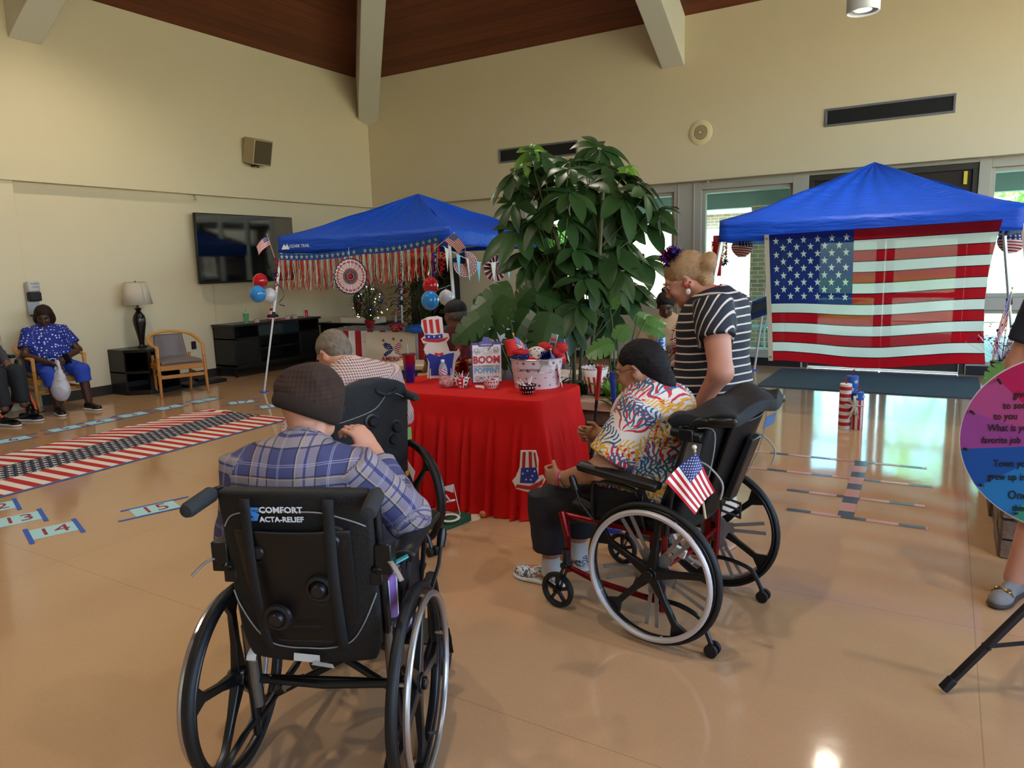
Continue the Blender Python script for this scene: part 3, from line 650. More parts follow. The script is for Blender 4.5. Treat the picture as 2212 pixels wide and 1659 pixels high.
# ================================================================== canopies
m_canopy = mat('blue_polyester', fn=lambda t: t.mix(t.noise(2, 2), '0a48c0', '1258d6'), rough=.5, transl=.2, bump=lambda t: (t.noise(3.4, 3, t.comb(t.obj()[0]*.6, t.obj()[1]*2.4, t.obj()[2]*4), dist=1.5)+t.noise(22, 3)*.2, .5, .035))
m_pole = cm('d3d4d4', .35, metal=.15)
def canopy_tent(label, center, ang, h, zc, zp, val, lean=.27, hl=None):
    """pop-up canopy: top square half-width h, corner height zc, peak zp, legs lean outward"""
    o = thing('canopy_tent', label, 'canopy tent', (center[0], center[1], 0), ang, group='blue pop-up canopies')
    b = MB(); K = 22
    for q in range(4):
        rmz = rot('Z', 90*q)
        def fn(u, v, rmz=rmz):
            x = (2*u-1); s = 1-v
            z = zc+(zp-zc)*(v**1.15)-.045*math.sin(PI*v)*(1-abs(x)**2)-.03*(1-x*x)*(1-v)
            w = .012*math.sin(23*x*(1-.3*v)+5*v)*(1-v)*v*4
            return rmz@V(x*s*h, -s*h, z+w)
        b.grid(fn, 28, 16)
    b.build('canopy_top', m_canopy, o, smooth=60, solid=.003)
    b = MB()
    for q in range(4):
        rmz = rot('Z', 90*q)
        def fn(u, v, rmz=rmz):
            x = 2*u-1; sag = .03*(1-x*x)
            return rmz@V(x*(h+.012), -(h+.012)-.01*math.sin(17*x+q)*v, zc-sag-v*(val-.02*(1-x*x)))
        b.grid(fn, 30, 4, True)
    b.build('valance', m_canopy, o, smooth=60, solid=.003)
    i = 0
    for sx in (-1, 1):
        for sy in (-1, 1):
            g = MB(); t = V(sx*(h-.03), sy*(h-.03), zc-.04); f = V(sx*(h+lean), sy*(h+lean), .01)
            g.bar(f, t+(f-t)*.45, .024).bar(t, t+(f-t)*.5, .032); lg = g.build('leg', m_pole, o, bev=.003)
            MB().bar(t+(f-t)*.47, t+(f-t)*.51, .045).build('slider', m_black, lg)
            MB().box(f+V(0, 0, -.003), (.09, .09, .012)).build('foot', cm('2c62c8', .5), lg, bev=.003)
            i += 1
    g = MB()
    for q in range(4):
        rmz = rot('Z', 90*q)
        for s in (-1, 1):
            g.bar(rmz@V(s*(h-.03), -(h-.03), zc-.06), rmz@V(0, -(h-.03), zc-.26+.1), .016, .022)
            g.bar(rmz@V(s*(h-.03), -(h-.03), zc-.2), rmz@V(0, -(h-.03), zc-.06), .016, .022)
        g.bar(rmz@V(h-.03, -(h-.03), zc-.06), rmz@V(0, 0, zp-.12), .016)
    g.cyl((0, 0, zp-.5), (0, 0, zp-.03), .016)
    g.build('truss', m_pole, o)
    return o
A1 = R(3); C1 = (-6.22, 8.02); H1 = 1.3
u1, v1 = V(math.cos(A1), math.sin(A1), 0), V(-math.sin(A1), math.cos(A1), 0)
def t1(a, b, z=0): return V(C1[0], C1[1], 0)+u1*a+v1*b+V(0, 0, z)
tent1 = canopy_tent('blue pop-up canopy in the left corner with foil fringe along its front edge', C1, A1, H1, 2.02, 2.56, .21, .24)
text('lettering', 'OZARK TRAIL', .055, cm('e8eef6', .5), tent1, t1(-.93, -H1-.035, 1.885), u1, (0, 0, 1))
MB().prism([(-.07, -.035), (.07, -.035), (.03, .035), (.005, 0), (-.02, .03), (-.04, .01)], .002, t1(-1.17, -H1-.032, 1.885), u1, (0, 0, 1)).build('logo', cm('e8eef6', .5), tent1, world=True, smooth=0)
C2 = (-.74, 8.95); H2 = 1.29
tent2 = canopy_tent('blue pop-up canopy before the entrance doors with the large flag hung in front', C2, 0, H2, 1.97, 2.56, .22, .24)
# big flag on the front of canopy two
def bf(t):
    u, v = t.uv(); return flagpat(t, u, v, dark=1.)
m_bigflag = mat('thin_nylon_flag', fn=bf, rough=.6, transl=.85, sheer=.016, bump=lambda t: (t.noise(6, 3, t.comb(t.obj()[0]+t.obj()[2]*.8, t.obj()[2]*.35, t.obj()[1]), dist=.8), .35, .03))
fy = C2[1]-H2-.05
o = thing('large_american_flag', 'large american flag hanging from the front of the right canopy', 'flag', (-.9, fy, 1.82))
TL, TR, BLc, BRc = gy(1661, 507, fy), gy(2166, 474, fy), gy(1669, 782, fy), gy(2128, 789, fy)
TL[2] = max(TL[2], 1.78)
def ff(u, v):
    v = 1-v; a = TL*(1-u)+TR*u; b_ = BLc*(1-u)+BRc*u; p = a*(1-v)+b_*v
    p[0] -= .03*math.sin(PI*v)*(u**4)*2; p[1] += .018*math.sin(9*u+2*v)*(.3+v)+.008*math.sin(31*u-7*v)*v; p[2] += -.03*math.sin(PI*u)*v+.018*math.sin(2.6*PI*u+.6)*v
    return p
MB().grid(lambda u, v: ff(u, v), 90, 60).build('flag_field', m_bigflag, o, world=True, smooth=180)
MB().grid(lambda u, v: ff(0, v)+V(-.045*u, -.002, 0), 2, 40, True).build('header_tape', mat('canvas_tape', 'b9ad98', .8, transl=.3), o, world=True, smooth=180)
b = MB()
for z in (.03, .97): b.torus(ff(0, z)+V(-.022, -.006, 0), .009, .003, (0, 1, 0), 16, 6)
b.build('grommet', cm('8a7a4a', .3, metal=.9), o, world=True)
# small flag behind it on the left
tag(MB().grid(lambda u, v: V(-2.13+.09*u, fy+.12, 1.40+.42*v), 2, 4).build('red_pennant', mat('red_cloth', 'b01a26', .6, transl=.4), loc=(-2.1, fy+.12, 1.6), solid=.002), 'narrow red cloth strip hanging beside the canton of the large flag', 'cloth')
# paper lanterns under canopy two
def lantern(p, r, label):
    o = thing('paper_lantern', label, 'lantern', p, group='flag-printed paper lanterns')
    wv = lambda t, z: 1
    prof = [(r*(.42+.58*math.sin(PI*(k+.5)/26)**.8*(1-.03*(k % 2))), r*.86*(2*k/25-1)) for k in range(26)]
    def lp(t):
        x, y, z = t.obj(); a = t.m('ARCTAN2', x, y); wv = z+(a*1.+.6).sin()*r*.12
        s = ((wv/(r*.22)).fract() < .5)
        ia = (a*3.2); st = t.star((ia.fract()-.5)*r*.3, ((z/(r*.24)).fract()-.5)*r*.24, r*.11)
        return t.mix(wv > r*.02, t.mix(s, 'e3dcd6', 'b3222c'), t.mix(st, '1d2a5c', 'e0ddd8'))
    MB().lathe(prof, (0, 0, 0), 32).build('lantern_body', mat('lantern_print_%d' % (r*1000), fn=lp, rough=.6, transl=.35), o, smooth=20)
    MB().lathe([(r*.4, r*.84), (r*.4, r*.98), (r*.37, r*.98)], (0, 0, 0), 20).lathe([(r*.4, -r*.98), (r*.4, -r*.84)], (0, 0, 0), 20).build('rim', cm('d8cdb8', .6), o)
    MB().tube([(0, 0, r*.9), (0, 0, r*1.35)], .003, 5).build('hanger', cm('bcbcbc', .3, metal=.8), o)
p = gd(1603, 533, 8.2); lantern(p, .118, 'flag paper lantern hanging to the left of the large flag')
p = gd(2186, 520, 8.45); lantern(p, .15, 'flag paper lantern hanging at the right edge beside the large flag')
# tinsel top-hat decoration at the left corner of canopy two
def tinsel(b, path, r, n, L, seed, w=.004):
    rn = random.Random(seed); k = len(path)
    for i in range(n):
        f = rn.uniform(0, k-1.001); j = int(f); c = np.array(path[j])*(1-f+j)+np.array(path[j+1])*(f-j)
        d = unit(np.array([rn.gauss(0, 1) for _ in range(3)])); e = unit(np.cross(d, (rn.random(), .3, rn.random()+.1)))*w
        b.add([c+d*r-e, c+d*r+e, c+d*(r+L)+e*.6, c+d*(r+L)-e*.6], [(0, 1, 2, 3)])
m_tr, m_tb, m_ts, m_tw = (mat('foil_red', 'c0101c', .18, .85), mat('foil_blue', '1c2f9c', .18, .85), mat('foil_silver', 'd8dce2', .12, .95), mat('white_tinsel', 'dfe3ea', .3, .4))
p = gd(1554, 550, 8.15)
o = thing('tinsel_hat_decoration', 'striped tinsel top-hat shape hanging behind the standing person\'s hair bun', 'decoration', p)
for k in range(5):
    b = MB(); x = (-.08+.04*k); tinsel(b, [(x, 0, .15), (x*.85, 0, -.06)], .004, 260, .022, k); b.build('tinsel_stripe', m_tr if k % 2 == 0 else m_tw, o, smooth=0)
b = MB(); tinsel(b, [(-.085, 0, -.09), (.085, 0, -.09)], .012, 420, .035, 9); b.build('tinsel_brim', m_tb, o, smooth=0)
# ---- decorations on canopy one
b_ = thing('foil_fringe_garland', 'red and silver foil fringe with blue star band on the left canopy', 'garland', t1(-.3, -H1-.03, 1.78))
bb = MB(); st = MB(); fr = MB(); rn = random.Random(3); fr.m = 0
def edge1(s):   # follows the front edge, then turns the right corner
    L = 2*H1
    if s < L: return t1(-H1+s, -H1-.03, 0), u1
    return t1(H1+.03, -H1+(s-L), 0), v1
segs = [(0.02, 1.38, 1.80, 1.83), (1.38, 2.5, 1.83, 1.93)]
for s0, s1, za, zb in segs:
    n = int((s1-s0)/.012)
    for i in range(n):
        s = s0+(s1-s0)*i/n; z = za+(zb-za)*i/n-.03*math.sin(PI*i/n); p, d = edge1(s); nn = V(d[1], -d[0], 0)
        L = rn.uniform(.33, .40); fr.m = (0, 0, 1, 2, 1)[int(s/.019) % 5] if rn.random() < .93 else 3
        q = [p+nn*(.012+rn.uniform(-.008, .008)*k)+V(0, 0, z-.07-L*k/4)+d*rn.uniform(-.004, .004) for k in range(5)]
        P = []
        for k in range(5): P += [q[k]-d*.0055, q[k]+d*.0055]
        fr.add(P, [(2*k, 2*k+1, 2*k+3, 2*k+2) for k in range(4)])
    for i in range(int((s1-s0)/.085)):
        s = s0+.05+i*.085; z = za+(zb-za)*(s-s0)/(s1-s0)-.03*math.sin(PI*(s-s0)/(s1-s0)); p, d = edge1(s); nn = V(d[1], -d[0], 0)
        st.prism(starpoly(.034), .002, p+nn*.018+V(0, 0, z-.04), d, (0, 0, 1))
    P = []; U = []; k = 30
    for i in range(k+1):
        s = s0+(s1-s0)*i/k; z = za+(zb-za)*i/k-.03*math.sin(PI*i/k); p, d = edge1(s); nn = V(d[1], -d[0], 0)
        P += [p+nn*.014+V(0, 0, z), p+nn*.014+V(0, 0, z-.08)]
    bb.add(P, [(2*i, 2*i+1, 2*i+3, 2*i+2) for i in range(k)])
bb.build('blue_band', mat('blue_foil_band', '1f55b4', .25, .5), b_, world=True, smooth=0)
st.build('silver_stars', m_ts, b_, world=True, smooth=0)['kind'] = 'stuff'; fr.build('foil_strands', [cm('c9231c', .25, metal=.5), mat('foil_grey', 'b9b4ac', .25, .6), cm('d8d4cc', .4, metal=.3), cm('55606c', .2, metal=.8)], b_, world=True, smooth=0)
def rosette(p, r, n, label, fn, nrm):
    nrm = unit(nrm); x, y, z = frame(nrm); o = thing('paper_rosette', label, 'paper fan', p, group='round paper rosettes on the left canopy')
    def wav(u, v):
        a = 2*PI*u; q = r*(.02+.98*v); ph = a*n
        return V(*(x*q*math.cos(a)+y*q*math.sin(a)+z*(.014*q/r)*(1 if int(u*2*n+.001) % 2 else -1)))
    b = MB(); K = 2*n; M = 6; P = []; U = []
    for j in range(M+1):
        for i in range(K+1):
            a = 2*PI*i/K; q = r*(.03+.97*j/M)*(1+(.035 if (j == M and i % 2) else 0)); P.append(x*q*math.cos(a)+y*q*math.sin(a)+z*.010*(1 if i % 2 else -1)*(.3+.7*j/M)); U.append((i/K, j/M))
    b.add(P, [(j*(K+1)+i, j*(K+1)+i+1, (j+1)*(K+1)+i+1, (j+1)*(K+1)+i) for j in range(M) for i in range(K)], U)
    b.build('pleated_disc', mat('rosette_%s' % label[:12].replace(' ', '_'), fn=fn, rough=.6, transl=.2), o, smooth=0)
    MB().lathe([(0, .016), (r*.12, .014), (r*.12, .008)], (0, 0, 0), 20, ax=nrm).build('centre_disc', cm('a3141f', .5), o)
    up = unit(V(0, 0, 1)); MB().tube([up*r*.98, up*max(r+.06, 1.80-p[2])], .002, 4).build('hanging_thread', cm('d8d8d8', .5), o)
    return o
def ros1(t):
    u, v = t.uv(); a = u; w = v+((u*56).sin())*0
    c = t.mix((v > .93), 'e9dfdc', '1b2a5e')
    c = t.mix(v.near(.80, .055), c, t.mix(((u*46).fract() < .3), 'c01822', 'f0e6e4'))
    c = t.mix(v.near(.40, .035), c, 'b8222c')
    c = t.mix(v.near(.27, .075), c, t.mix(v.near(.27, .012), '1a2448', 'c9c5c8'))
    c = t.mix(v < .16, c, 'a3141f')
    s = ((u*46).fract().near(.5, .18))*(((v*12).fract()).near(.5, .2))*v.near(.59, .14)
    return t.mix(s, c, 'a2405a')
def ros2(t):
    u, v = t.uv(); return t.mix((v*7).fract() < .45, t.mix((u > .25)*(u < .47), 'ece6e4', '1b2a5e'), t.mix((u > .25)*(u < .47), 'a82436', '1b2a5e'))
def ros3(t):
    u, v = t.uv(); k = (u*14).fract(); return t.mix(k < .4, t.mix(k < .72, '1b2452', 'e6e0de'), 'a01a28')
nf = V(.45, -.9, 0)
pc_ = gd(757, 597, 7.55); rosette(pc_, .185, 26, 'large red white and navy pleated paper rosette in front of the foil fringe', ros1, V(.3, -.95, .05))
pc_ = gd(1006, 571, 8.0); rosette(pc_, .135, 24, 'flag-striped paper rosette hanging behind the pennants', ros2, V(.75, -.65, 0))
pc_ = gd(1070, 579, 8.6); rosette(pc_, .155, 28, 'red white and navy pinwheel rosette nearest the tall plant', ros3, V(.9, -.42, 0))
# pennant banner
o = thing('pennant_banner', 'string of pale blue and cream pennants on the right side of the left canopy', 'banner', t1(H1, -.9, 1.75))
pts = [gd(957, 532, 7.35), gd(985, 548, 7.7), gd(1012, 560, 8.0), gd(1045, 568, 8.35), gd(1075, 566, 8.6), gd(1110, 561, 8.9), gd(1140, 552, 9.1)]
sp = smooth_path(pts, 6); MB().tube(sp, .004, 5).build('cord', cm('d9d5c8', .7), o, world=True)
for i, f in enumerate((.04, .19, .31, .44, .60, .76, .91)):
    j = int(f*(len(sp)-1)); d = unit(sp[min(j+2, len(sp)-1)]-sp[j]); p = sp[j]
    MB().add([p, p+d*.11, p+d*.06+V(0, 0, -.24), p+V(.003, 0, 0), p+d*.11+V(.003, 0, 0), p+d*.06+V(.003, 0, -.24)], [(0, 1, 2), (5, 4, 3), (0, 3, 4, 1), (1, 4, 5, 2), (2, 5, 3, 0)]).build('pennant', (cm('e2ddcd', .7), cm('86c6dc', .7))[i % 2], o, world=True, smooth=0)
# balloons
def balloon(p, r, m, label, n, grp, to=None):
    o = thing('balloon', label, 'balloon', p, group=grp)
    rm = rot('X', 0); MB().ball((0, 0, 0), (r, r, r*1.08), n=28, m=18).build('balloon_body', m, o, smooth=180)
    n = unit(n); MB().cyl(n*r*1.02, n*(r*1.16), .006, .014, 8).build('knot', m, o)
    a, b = (POLE1 if grp == g1 else POLE2); f = (a[2]-p[2]+.02)/(a[2]-b[2]); q = a+(b-a)*f-np.array(p); MB().tube([n*r*1.1, (n*r*1.1+q)/2, q], .0018, 4).build('string', cm('c9c9cc', .5), o)
POLE1, POLE2 = (t1(-H1+.03, -H1+.03, 1.98), t1(-H1-.24, -H1-.24, .01)), (t1(H1-.03, -H1+.03, 1.98), t1(H1+.24, -H1-.24, .01))
mb_r, mb_b, mb_w = mat('red_latex', 'c0141e', .12, coat=.6, transl=.15), mat('blue_latex', '2c8ad0', .12, coat=.6, transl=.15), mat('white_latex', 'd9d9de', .12, coat=.6, transl=.2)
g1 = 'balloons tied to the front left pole'; g2 = 'balloons tied to the front right pole'
balloon(gd(562, 607, 9.35-.75), .085, mb_r, 'red balloon at the left pole beside the television', (1, 0, -.6), g1)
balloon(gd(557, 635, 9.2-.75), .092, mb_b, 'blue balloon under the red one at the left pole', (1, 0, .4), g1)
balloon(gd(582, 638, 9.5-.75), .083, mb_w, 'white balloon behind the left pole', (0, 0, 1), g1)
balloon(gd(930, 617, 7.1), .078, mb_r, 'red balloon at the middle pole beside the black cabinet', (1, 0, -.6), g2)
balloon(gd(929, 649, 6.95), .087, mb_b, 'blue balloon under the red one at the middle pole', (1, 0, .4), g2)
balloon(gd(964, 643, 7.3), .075, mb_w, 'white balloon between the middle pole and the black cap', (0, 0, 1), g2)
# ribbons
def swirl(pts, r, n, m, label, w=.008):
    sp = smooth_path(pts, 14); b = MB(); P = []
    for i, p in enumerate(sp):
        a = n*2*PI*i/len(sp); q = p+V(r*math.cos(a), r*math.sin(a)*.6, 0); P += [q-V(0, 0, w), q+V(0, 0, w)]
    b.add(P, [(2*i, 2*i+1, 2*i+3, 2*i+2) for i in range(len(sp)-1)])
    return tag(b.build('curling_ribbon', m, loc=sp[0], smooth=180, solid=.001), label, 'ribbon', 'curling foil ribbons')
swirl([gd(592, 585, 8.9), gd(600, 610, 8.9), gd(610, 650, 8.9), gd(608, 662, 8.9)], .05, 2.2, m_tb, 'blue curling ribbon hanging over the white balloon by the television', .006)
swirl([gd(596, 555, 8.9), gd(598, 590, 8.9), gd(595, 625, 8.9)], .03, 4, m_tr, 'red curling ribbon wound beside the left pole')
swirl([gd(866, 560, 9.6), gd(864, 620, 9.6), gd(862, 672, 9.6)], .035, 8, m_tb, 'blue curly foil ribbon down the rear pole of the left canopy')
swirl([gd(872, 585, 9.6), gd(874, 640, 9.6)], .06, 3, m_tr, 'red curly foil ribbon beside the rear pole of the left canopy')
swirl([gd(938, 545, 7.3), gd(936, 600, 7.3)], .03, 5, m_tb, 'blue curling ribbon above the middle pole balloons')
swirl([gd(957, 545, 7.35), gd(955, 585, 7.35)], .03, 5, m_tr, 'red curling ribbon at the top of the middle pole')
# small hand flags
def hand_flag(base, tip, w, h, label, fall=.3, name='hand_flag', group=None, ends=None, side=None):
    base = np.array(base, float); tip = np.array(tip, float); o = thing(name, label, 'flag', base, group=group); ax = unit(tip-base)
    MB().cyl(base, tip, .0035, n=8).build('stick', cm('c9a878', .5), o, world=True)
    MB().ball(tip, .008).build('finial', cm('c9a24a', .3, metal=.7), o, world=True)
    s = unit(side if side is not None else np.cross(ax, (0, 0, 1)))
    def fn(u, v):
        p = tip-ax*(h*(1-v)+.015)+s*w*u; p = p-V(0, 0, 1)*fall*w*u*u+unit(np.cross(s, ax))*.012*math.sin(6*u+2*v)
        return p
    MB().grid(fn, 20, 12).build('flag_cloth', m_flag, o, world=True, smooth=180)
    return o
hand_flag(gd(593, 556, 8.65), gd(577, 507, 8.6), .15, .11, 'small american flag tied at the top of the left canopy pole', .5, side=-(_r2*.9+_u2*.3))
hand_flag(gd(938, 538, 7.2), gd(981, 503, 7.1), .15, .115, 'small american flag tied at the top of the middle canopy pole', .3, side=_r2*.8-_u2*.5)
# ================================================================== sculpting with blended distance fields
class Sd:
    def __init__(s): s.p = []; s.tagp = []
    def _a(s, fn, lo, hi, k, op, pc): s.p.append((fn, np.array(lo, float), np.array(hi, float), k, op)); (pc is not None) and s.tagp.append((fn, pc)); return s
    def cap(s, a, b, ra, rb=None, k=.02, op='u', pc=None, fl=None):
        """tapered capsule; fl=(axis, factor) squashes it across that axis"""
        a = np.array(a, float); b = np.array(b, float); rb = ra if rb is None else rb; ba = b-a; L2 = ba@ba+1e-12
        def fn(P):
            q = P-a; h = np.clip((q@ba)/L2, 0, 1); v = q-h[..., None]*ba
            if fl is not None: ax = unit(fl[0]); v = v+(v@ax)[..., None]*ax*(1/fl[1]-1)
            return (np.sqrt((v*v).sum(-1))-(ra+(rb-ra)*h))*(min(1, fl[1]) if fl is not None else 1)
        m = max(ra, rb); return s._a(fn, np.minimum(a, b)-m, np.maximum(a, b)+m, k, op, pc)
    def cone(s, a, b, ra, rb, k=.02, op='u', pc=None, fl=None):
        """flat-ended tapered limb (a sleeve or trouser leg)"""
        a = np.array(a, float); b = np.array(b, float); ba = b-a; L = np.linalg.norm(ba); u = ba/L
        def fn(P):
            q = P-a; t = q@u; h = np.clip(t/L, 0, 1); v = q-t[..., None]*u
            if fl is not None: ax = unit(fl[0]); v = v+(v@ax)[..., None]*ax*(1/fl[1]-1)
            return np.maximum((np.sqrt((v*v).sum(-1))-(ra+(rb-ra)*h))*(min(1, fl[1]) if fl is not None else 1), t-L)
        # start end is open into the body: rounded by the clip below
        def fn2(P):
            q = P-a; t = q@u; return np.maximum(fn(P), -t-ra*.6)
        m = max(ra, rb); return s._a(fn2, np.minimum(a, b)-m, np.maximum(a, b)+m, k, op, pc)
    def ell(s, c, r, rm=None, k=.03, op='u', pc=None):
        c = np.array(c, float); r = np.array([r]*3 if np.isscalar(r) else r, float); Rm = np.eye(3) if rm is None else np.array(rm)
        def fn(P):
            q = (P-c)@Rm; k0 = np.sqrt(((q/r)**2).sum(-1)); k1 = np.sqrt(((q/r**2)**2).sum(-1))+1e-9
            return k0*(k0-1)/k1
        m = r.max(); return s._a(fn, c-m, c+m, k, op, pc)
    def box(s, c, h, rm=None, rd=.01, k=.01, op='u', pc=None):
        c = np.array(c, float); h = np.array(h, float)-rd; Rm = np.eye(3) if rm is None else np.array(rm)
        def fn(P):
            q = np.abs((P-c)@Rm)-h; return np.sqrt((np.maximum(q, 0)**2).sum(-1))+np.minimum(q.max(-1), 0)-rd
        m = np.linalg.norm(h)+rd; return s._a(fn, c-m, c+m, k, op, pc)
    def plane(s, o, n, lo, hi, k=.004):      # cut everything on the +n side inside the box lo..hi
        o = np.array(o, float); n = unit(n); fn = lambda P: -((P-o)@n)
        return s._a(fn, lo, hi, k, 's', None)
    def mesh(s, name, m, parent=None, vox=.008, disp=None, smooth=180, thin=None):
        los = np.min([p[1] for p in s.p if p[4] == 'u'], 0)-3*vox; his = np.max([p[2] for p in s.p if p[4] == 'u'], 0)+3*vox
        n = np.ceil((his-los)/vox).astype(int)+1; F = np.full(n, .3, np.float32)
        ax = [los[i]+np.arange(n[i])*vox for i in range(3)]
        for fn, lo, hi, k, op in s.p:
            mg = k+4*vox
            i0 = np.clip(np.floor((lo-mg-los)/vox).astype(int), 0, n); i1 = np.clip(np.ceil((hi+mg-los)/vox).astype(int)+1, 0, n)
            if (i1 <= i0).any(): continue
            sl = tuple(slice(i0[i], i1[i]) for i in range(3))
            P = np.stack(np.meshgrid(*[ax[i][sl[i]] for i in range(3)], indexing='ij'), -1)
            d = fn(P).astype(np.float32); f = F[sl]
            if op == 'u':
                h = np.maximum(k-np.abs(f-d), 0)/k; F[sl] = np.minimum(f, d)-h*h*k*.25
            else:
                d = -d; h = np.maximum(k-np.abs(f-d), 0)/k; F[sl] = np.maximum(f, d)+h*h*k*.25
        ins = (F < 0); c = np.zeros(n-1, np.uint8)
        for dx in (0, 1):
            for dy in (0, 1):
                for dz in (0, 1): c += ins[dx:n[0]-1+dx, dy:n[1]-1+dy, dz:n[2]-1+dz]
        I = np.argwhere((c > 0) & (c < 8)); idm = -np.ones(n-1, np.int32); idm[I[:, 0], I[:, 1], I[:, 2]] = np.arange(len(I))
        cor = np.array([(x, y, z) for x in (0, 1) for y in (0, 1) for z in (0, 1)])
        val = np.stack([F[I[:, 0]+a, I[:, 1]+b, I[:, 2]+d] for a, b, d in cor], 1)
        acc = np.zeros((len(I), 3)); cnt = np.zeros(len(I))
        for i in range(8):
            for j in range(i+1, 8):
                if np.abs(cor[i]-cor[j]).sum() != 1: continue
                a, b = val[:, i], val[:, j]; mk = (a < 0) != (b < 0); t = np.where(mk, a/(a-b+1e-20), 0)
                acc += np.where(mk[:, None], cor[i]+(cor[j]-cor[i])*t[:, None], 0); cnt += mk
        vts = los+(I+acc/cnt[:, None])*vox; Q = []
        for a in range(3):
            b, d = (a+1) % 3, (a+2) % 3
            s0 = [slice(None)]*3; s1 = [slice(None)]*3; s0[a] = slice(0, -1); s1[a] = slice(1, None)
            A, B = ins[tuple(s0)], ins[tuple(s1)]; E = np.argwhere(A != B); E = E[(E[:, b] > 0) & (E[:, d] > 0) & (E[:, b] < n[b]-1) & (E[:, d] < n[d]-1)]
            fl = A[E[:, 0], E[:, 1], E[:, 2]]
            def g(db, dd): e = E.copy(); e[:, b] += db; e[:, d] += dd; return idm[e[:, 0], e[:, 1], e[:, 2]]
            q = np.stack([g(-1, -1), g(0, -1), g(0, 0), g(-1, 0)], 1); q[~fl] = q[~fl][:, ::-1]; Q.append(q)
        Q = np.concatenate(Q); Q = Q[(Q >= 0).all(1)]
        me = D.meshes.new(name); me.vertices.add(len(vts)); me.loops.add(len(Q)*4); me.polygons.add(len(Q))
        if disp is not None:
            nr = np.zeros_like(vts); fn_ = np.cross(vts[Q[:, 2]]-vts[Q[:, 0]], vts[Q[:, 3]]-vts[Q[:, 1]])
            for i in range(4): np.add.at(nr, Q[:, i], fn_)
            nr /= np.linalg.norm(nr, axis=1)[:, None]+1e-9; base = vts.copy(); vts = vts+nr*disp(vts)[:, None]
        else: base = vts
        me.vertices.foreach_set('co', vts.astype(np.float32).ravel()); me.loops.foreach_set('vertex_index', Q.astype(np.int32).ravel())
        me.polygons.foreach_set('loop_start', np.arange(len(Q), dtype=np.int32)*4)
        me.update(calc_edges=True); me.validate()
        if s.tagp and len(me.vertices) == len(vts):
            best = np.full(len(vts), 9.); pcv = np.zeros((len(vts), 3))
            for fn, (o, Mx) in s.tagp:
                d = fn(base); mk = d < best; best = np.where(mk, d, best); pcv[mk] = ((base-np.array(o))@np.array(Mx).T)[mk]
            at = me.attributes.new('pc', 'FLOAT_VECTOR', 'POINT'); at.data.foreach_set('vector', pcv.astype(np.float32).ravel())
        me.materials.append(m); o = D.objects.new(name, me); COL.objects.link(o); me.shade_smooth()
        if parent is not None: o.parent = parent
        return o
def wob(P, f, seed=0):
    r = np.random.RandomState(seed); a = 0
    for i in range(5):
        d = r.randn(3); d /= np.linalg.norm(d); a = a+np.sin(P@d*f*(1+.5*i)+r.rand()*6.28+1.2*np.sin(P@r.randn(3)*f*.5))/(1+.4*i)
    return a/3
def folds(amp, f=26, seed=0, st=None):
    def g(P):
        Q = P.copy()
        if st is not None: Q = Q*np.array(st)
        w_ = wob(Q, f, seed); return amp*(1-np.abs(w_)*1.6)*.6+amp*.3*wob(P, f*2.3, seed+1)
    return g
def limbframe(a, b, view):                  # pattern frame along a limb, flat towards the viewer
    d = unit(np.array(b, float)-np.array(a, float)); n = unit(np.cross(np.cross(d, view), d)); e = np.cross(d, n)
    return (np.array(a, float), np.array([e, n, -d]))
def skinm(name, c, c2, rough=.5): return mat(name, fn=lambda t: t.mix(t.noise(14, 3), c, c2), rough=rough, sss=.12, bump=lambda t: (t.noise(220, 2), .12, .001))
def hand(S, W, d, n, th, curl=.4, sc=1., spread=1.):
    """d: wrist to fingers, n: palm faces this way, th: thumb side"""
    W = np.array(W, float); d = unit(d); n = unit(np.array(n)-d*(np.array(n)@d)); e = unit(np.array(th)-d*(np.array(th)@d)-n*(np.array(th)@n))
    Rm = np.array([e, d, n]).T
    S.ell(W+d*.05*sc, (.041*sc, .055*sc, .018*sc), Rm, .012); S.cap(W-d*.03*sc, W+d*.02*sc, .026*sc, .024*sc, .02, fl=(n, .75))
    for i, (off, L) in enumerate(((.030, .92), (.010, 1.), (-.010, .94), (-.029, .75))):
        p = W+d*(.092-.004*abs(i-1))*sc+e*off*sc; a = curl*(.8+.12*i); ph = 0; r = .0088*sc
        dd = unit(d+e*off*.9*spread)
        for j, l in enumerate((.042, .027, .021)):
            ph += a*(.75, 1., .7)[j]; v = dd*math.cos(ph)+n*math.sin(ph); q = p+v*l*L*sc; S.cap(p, q, r, r*.93, .004); p = q; r *= .93
    p = W+d*.025*sc+e*.028*sc; v = unit(d*.62+e*.72+n*.35); q = p+v*.042*sc; S.cap(p, q, .0125*sc, .0105*sc, .012); v2 = unit(d*.85+e*.25+n*(.3+curl*.5)); S.cap(q, q+v2*.032*sc, .0105*sc, .0088*sc, .004)
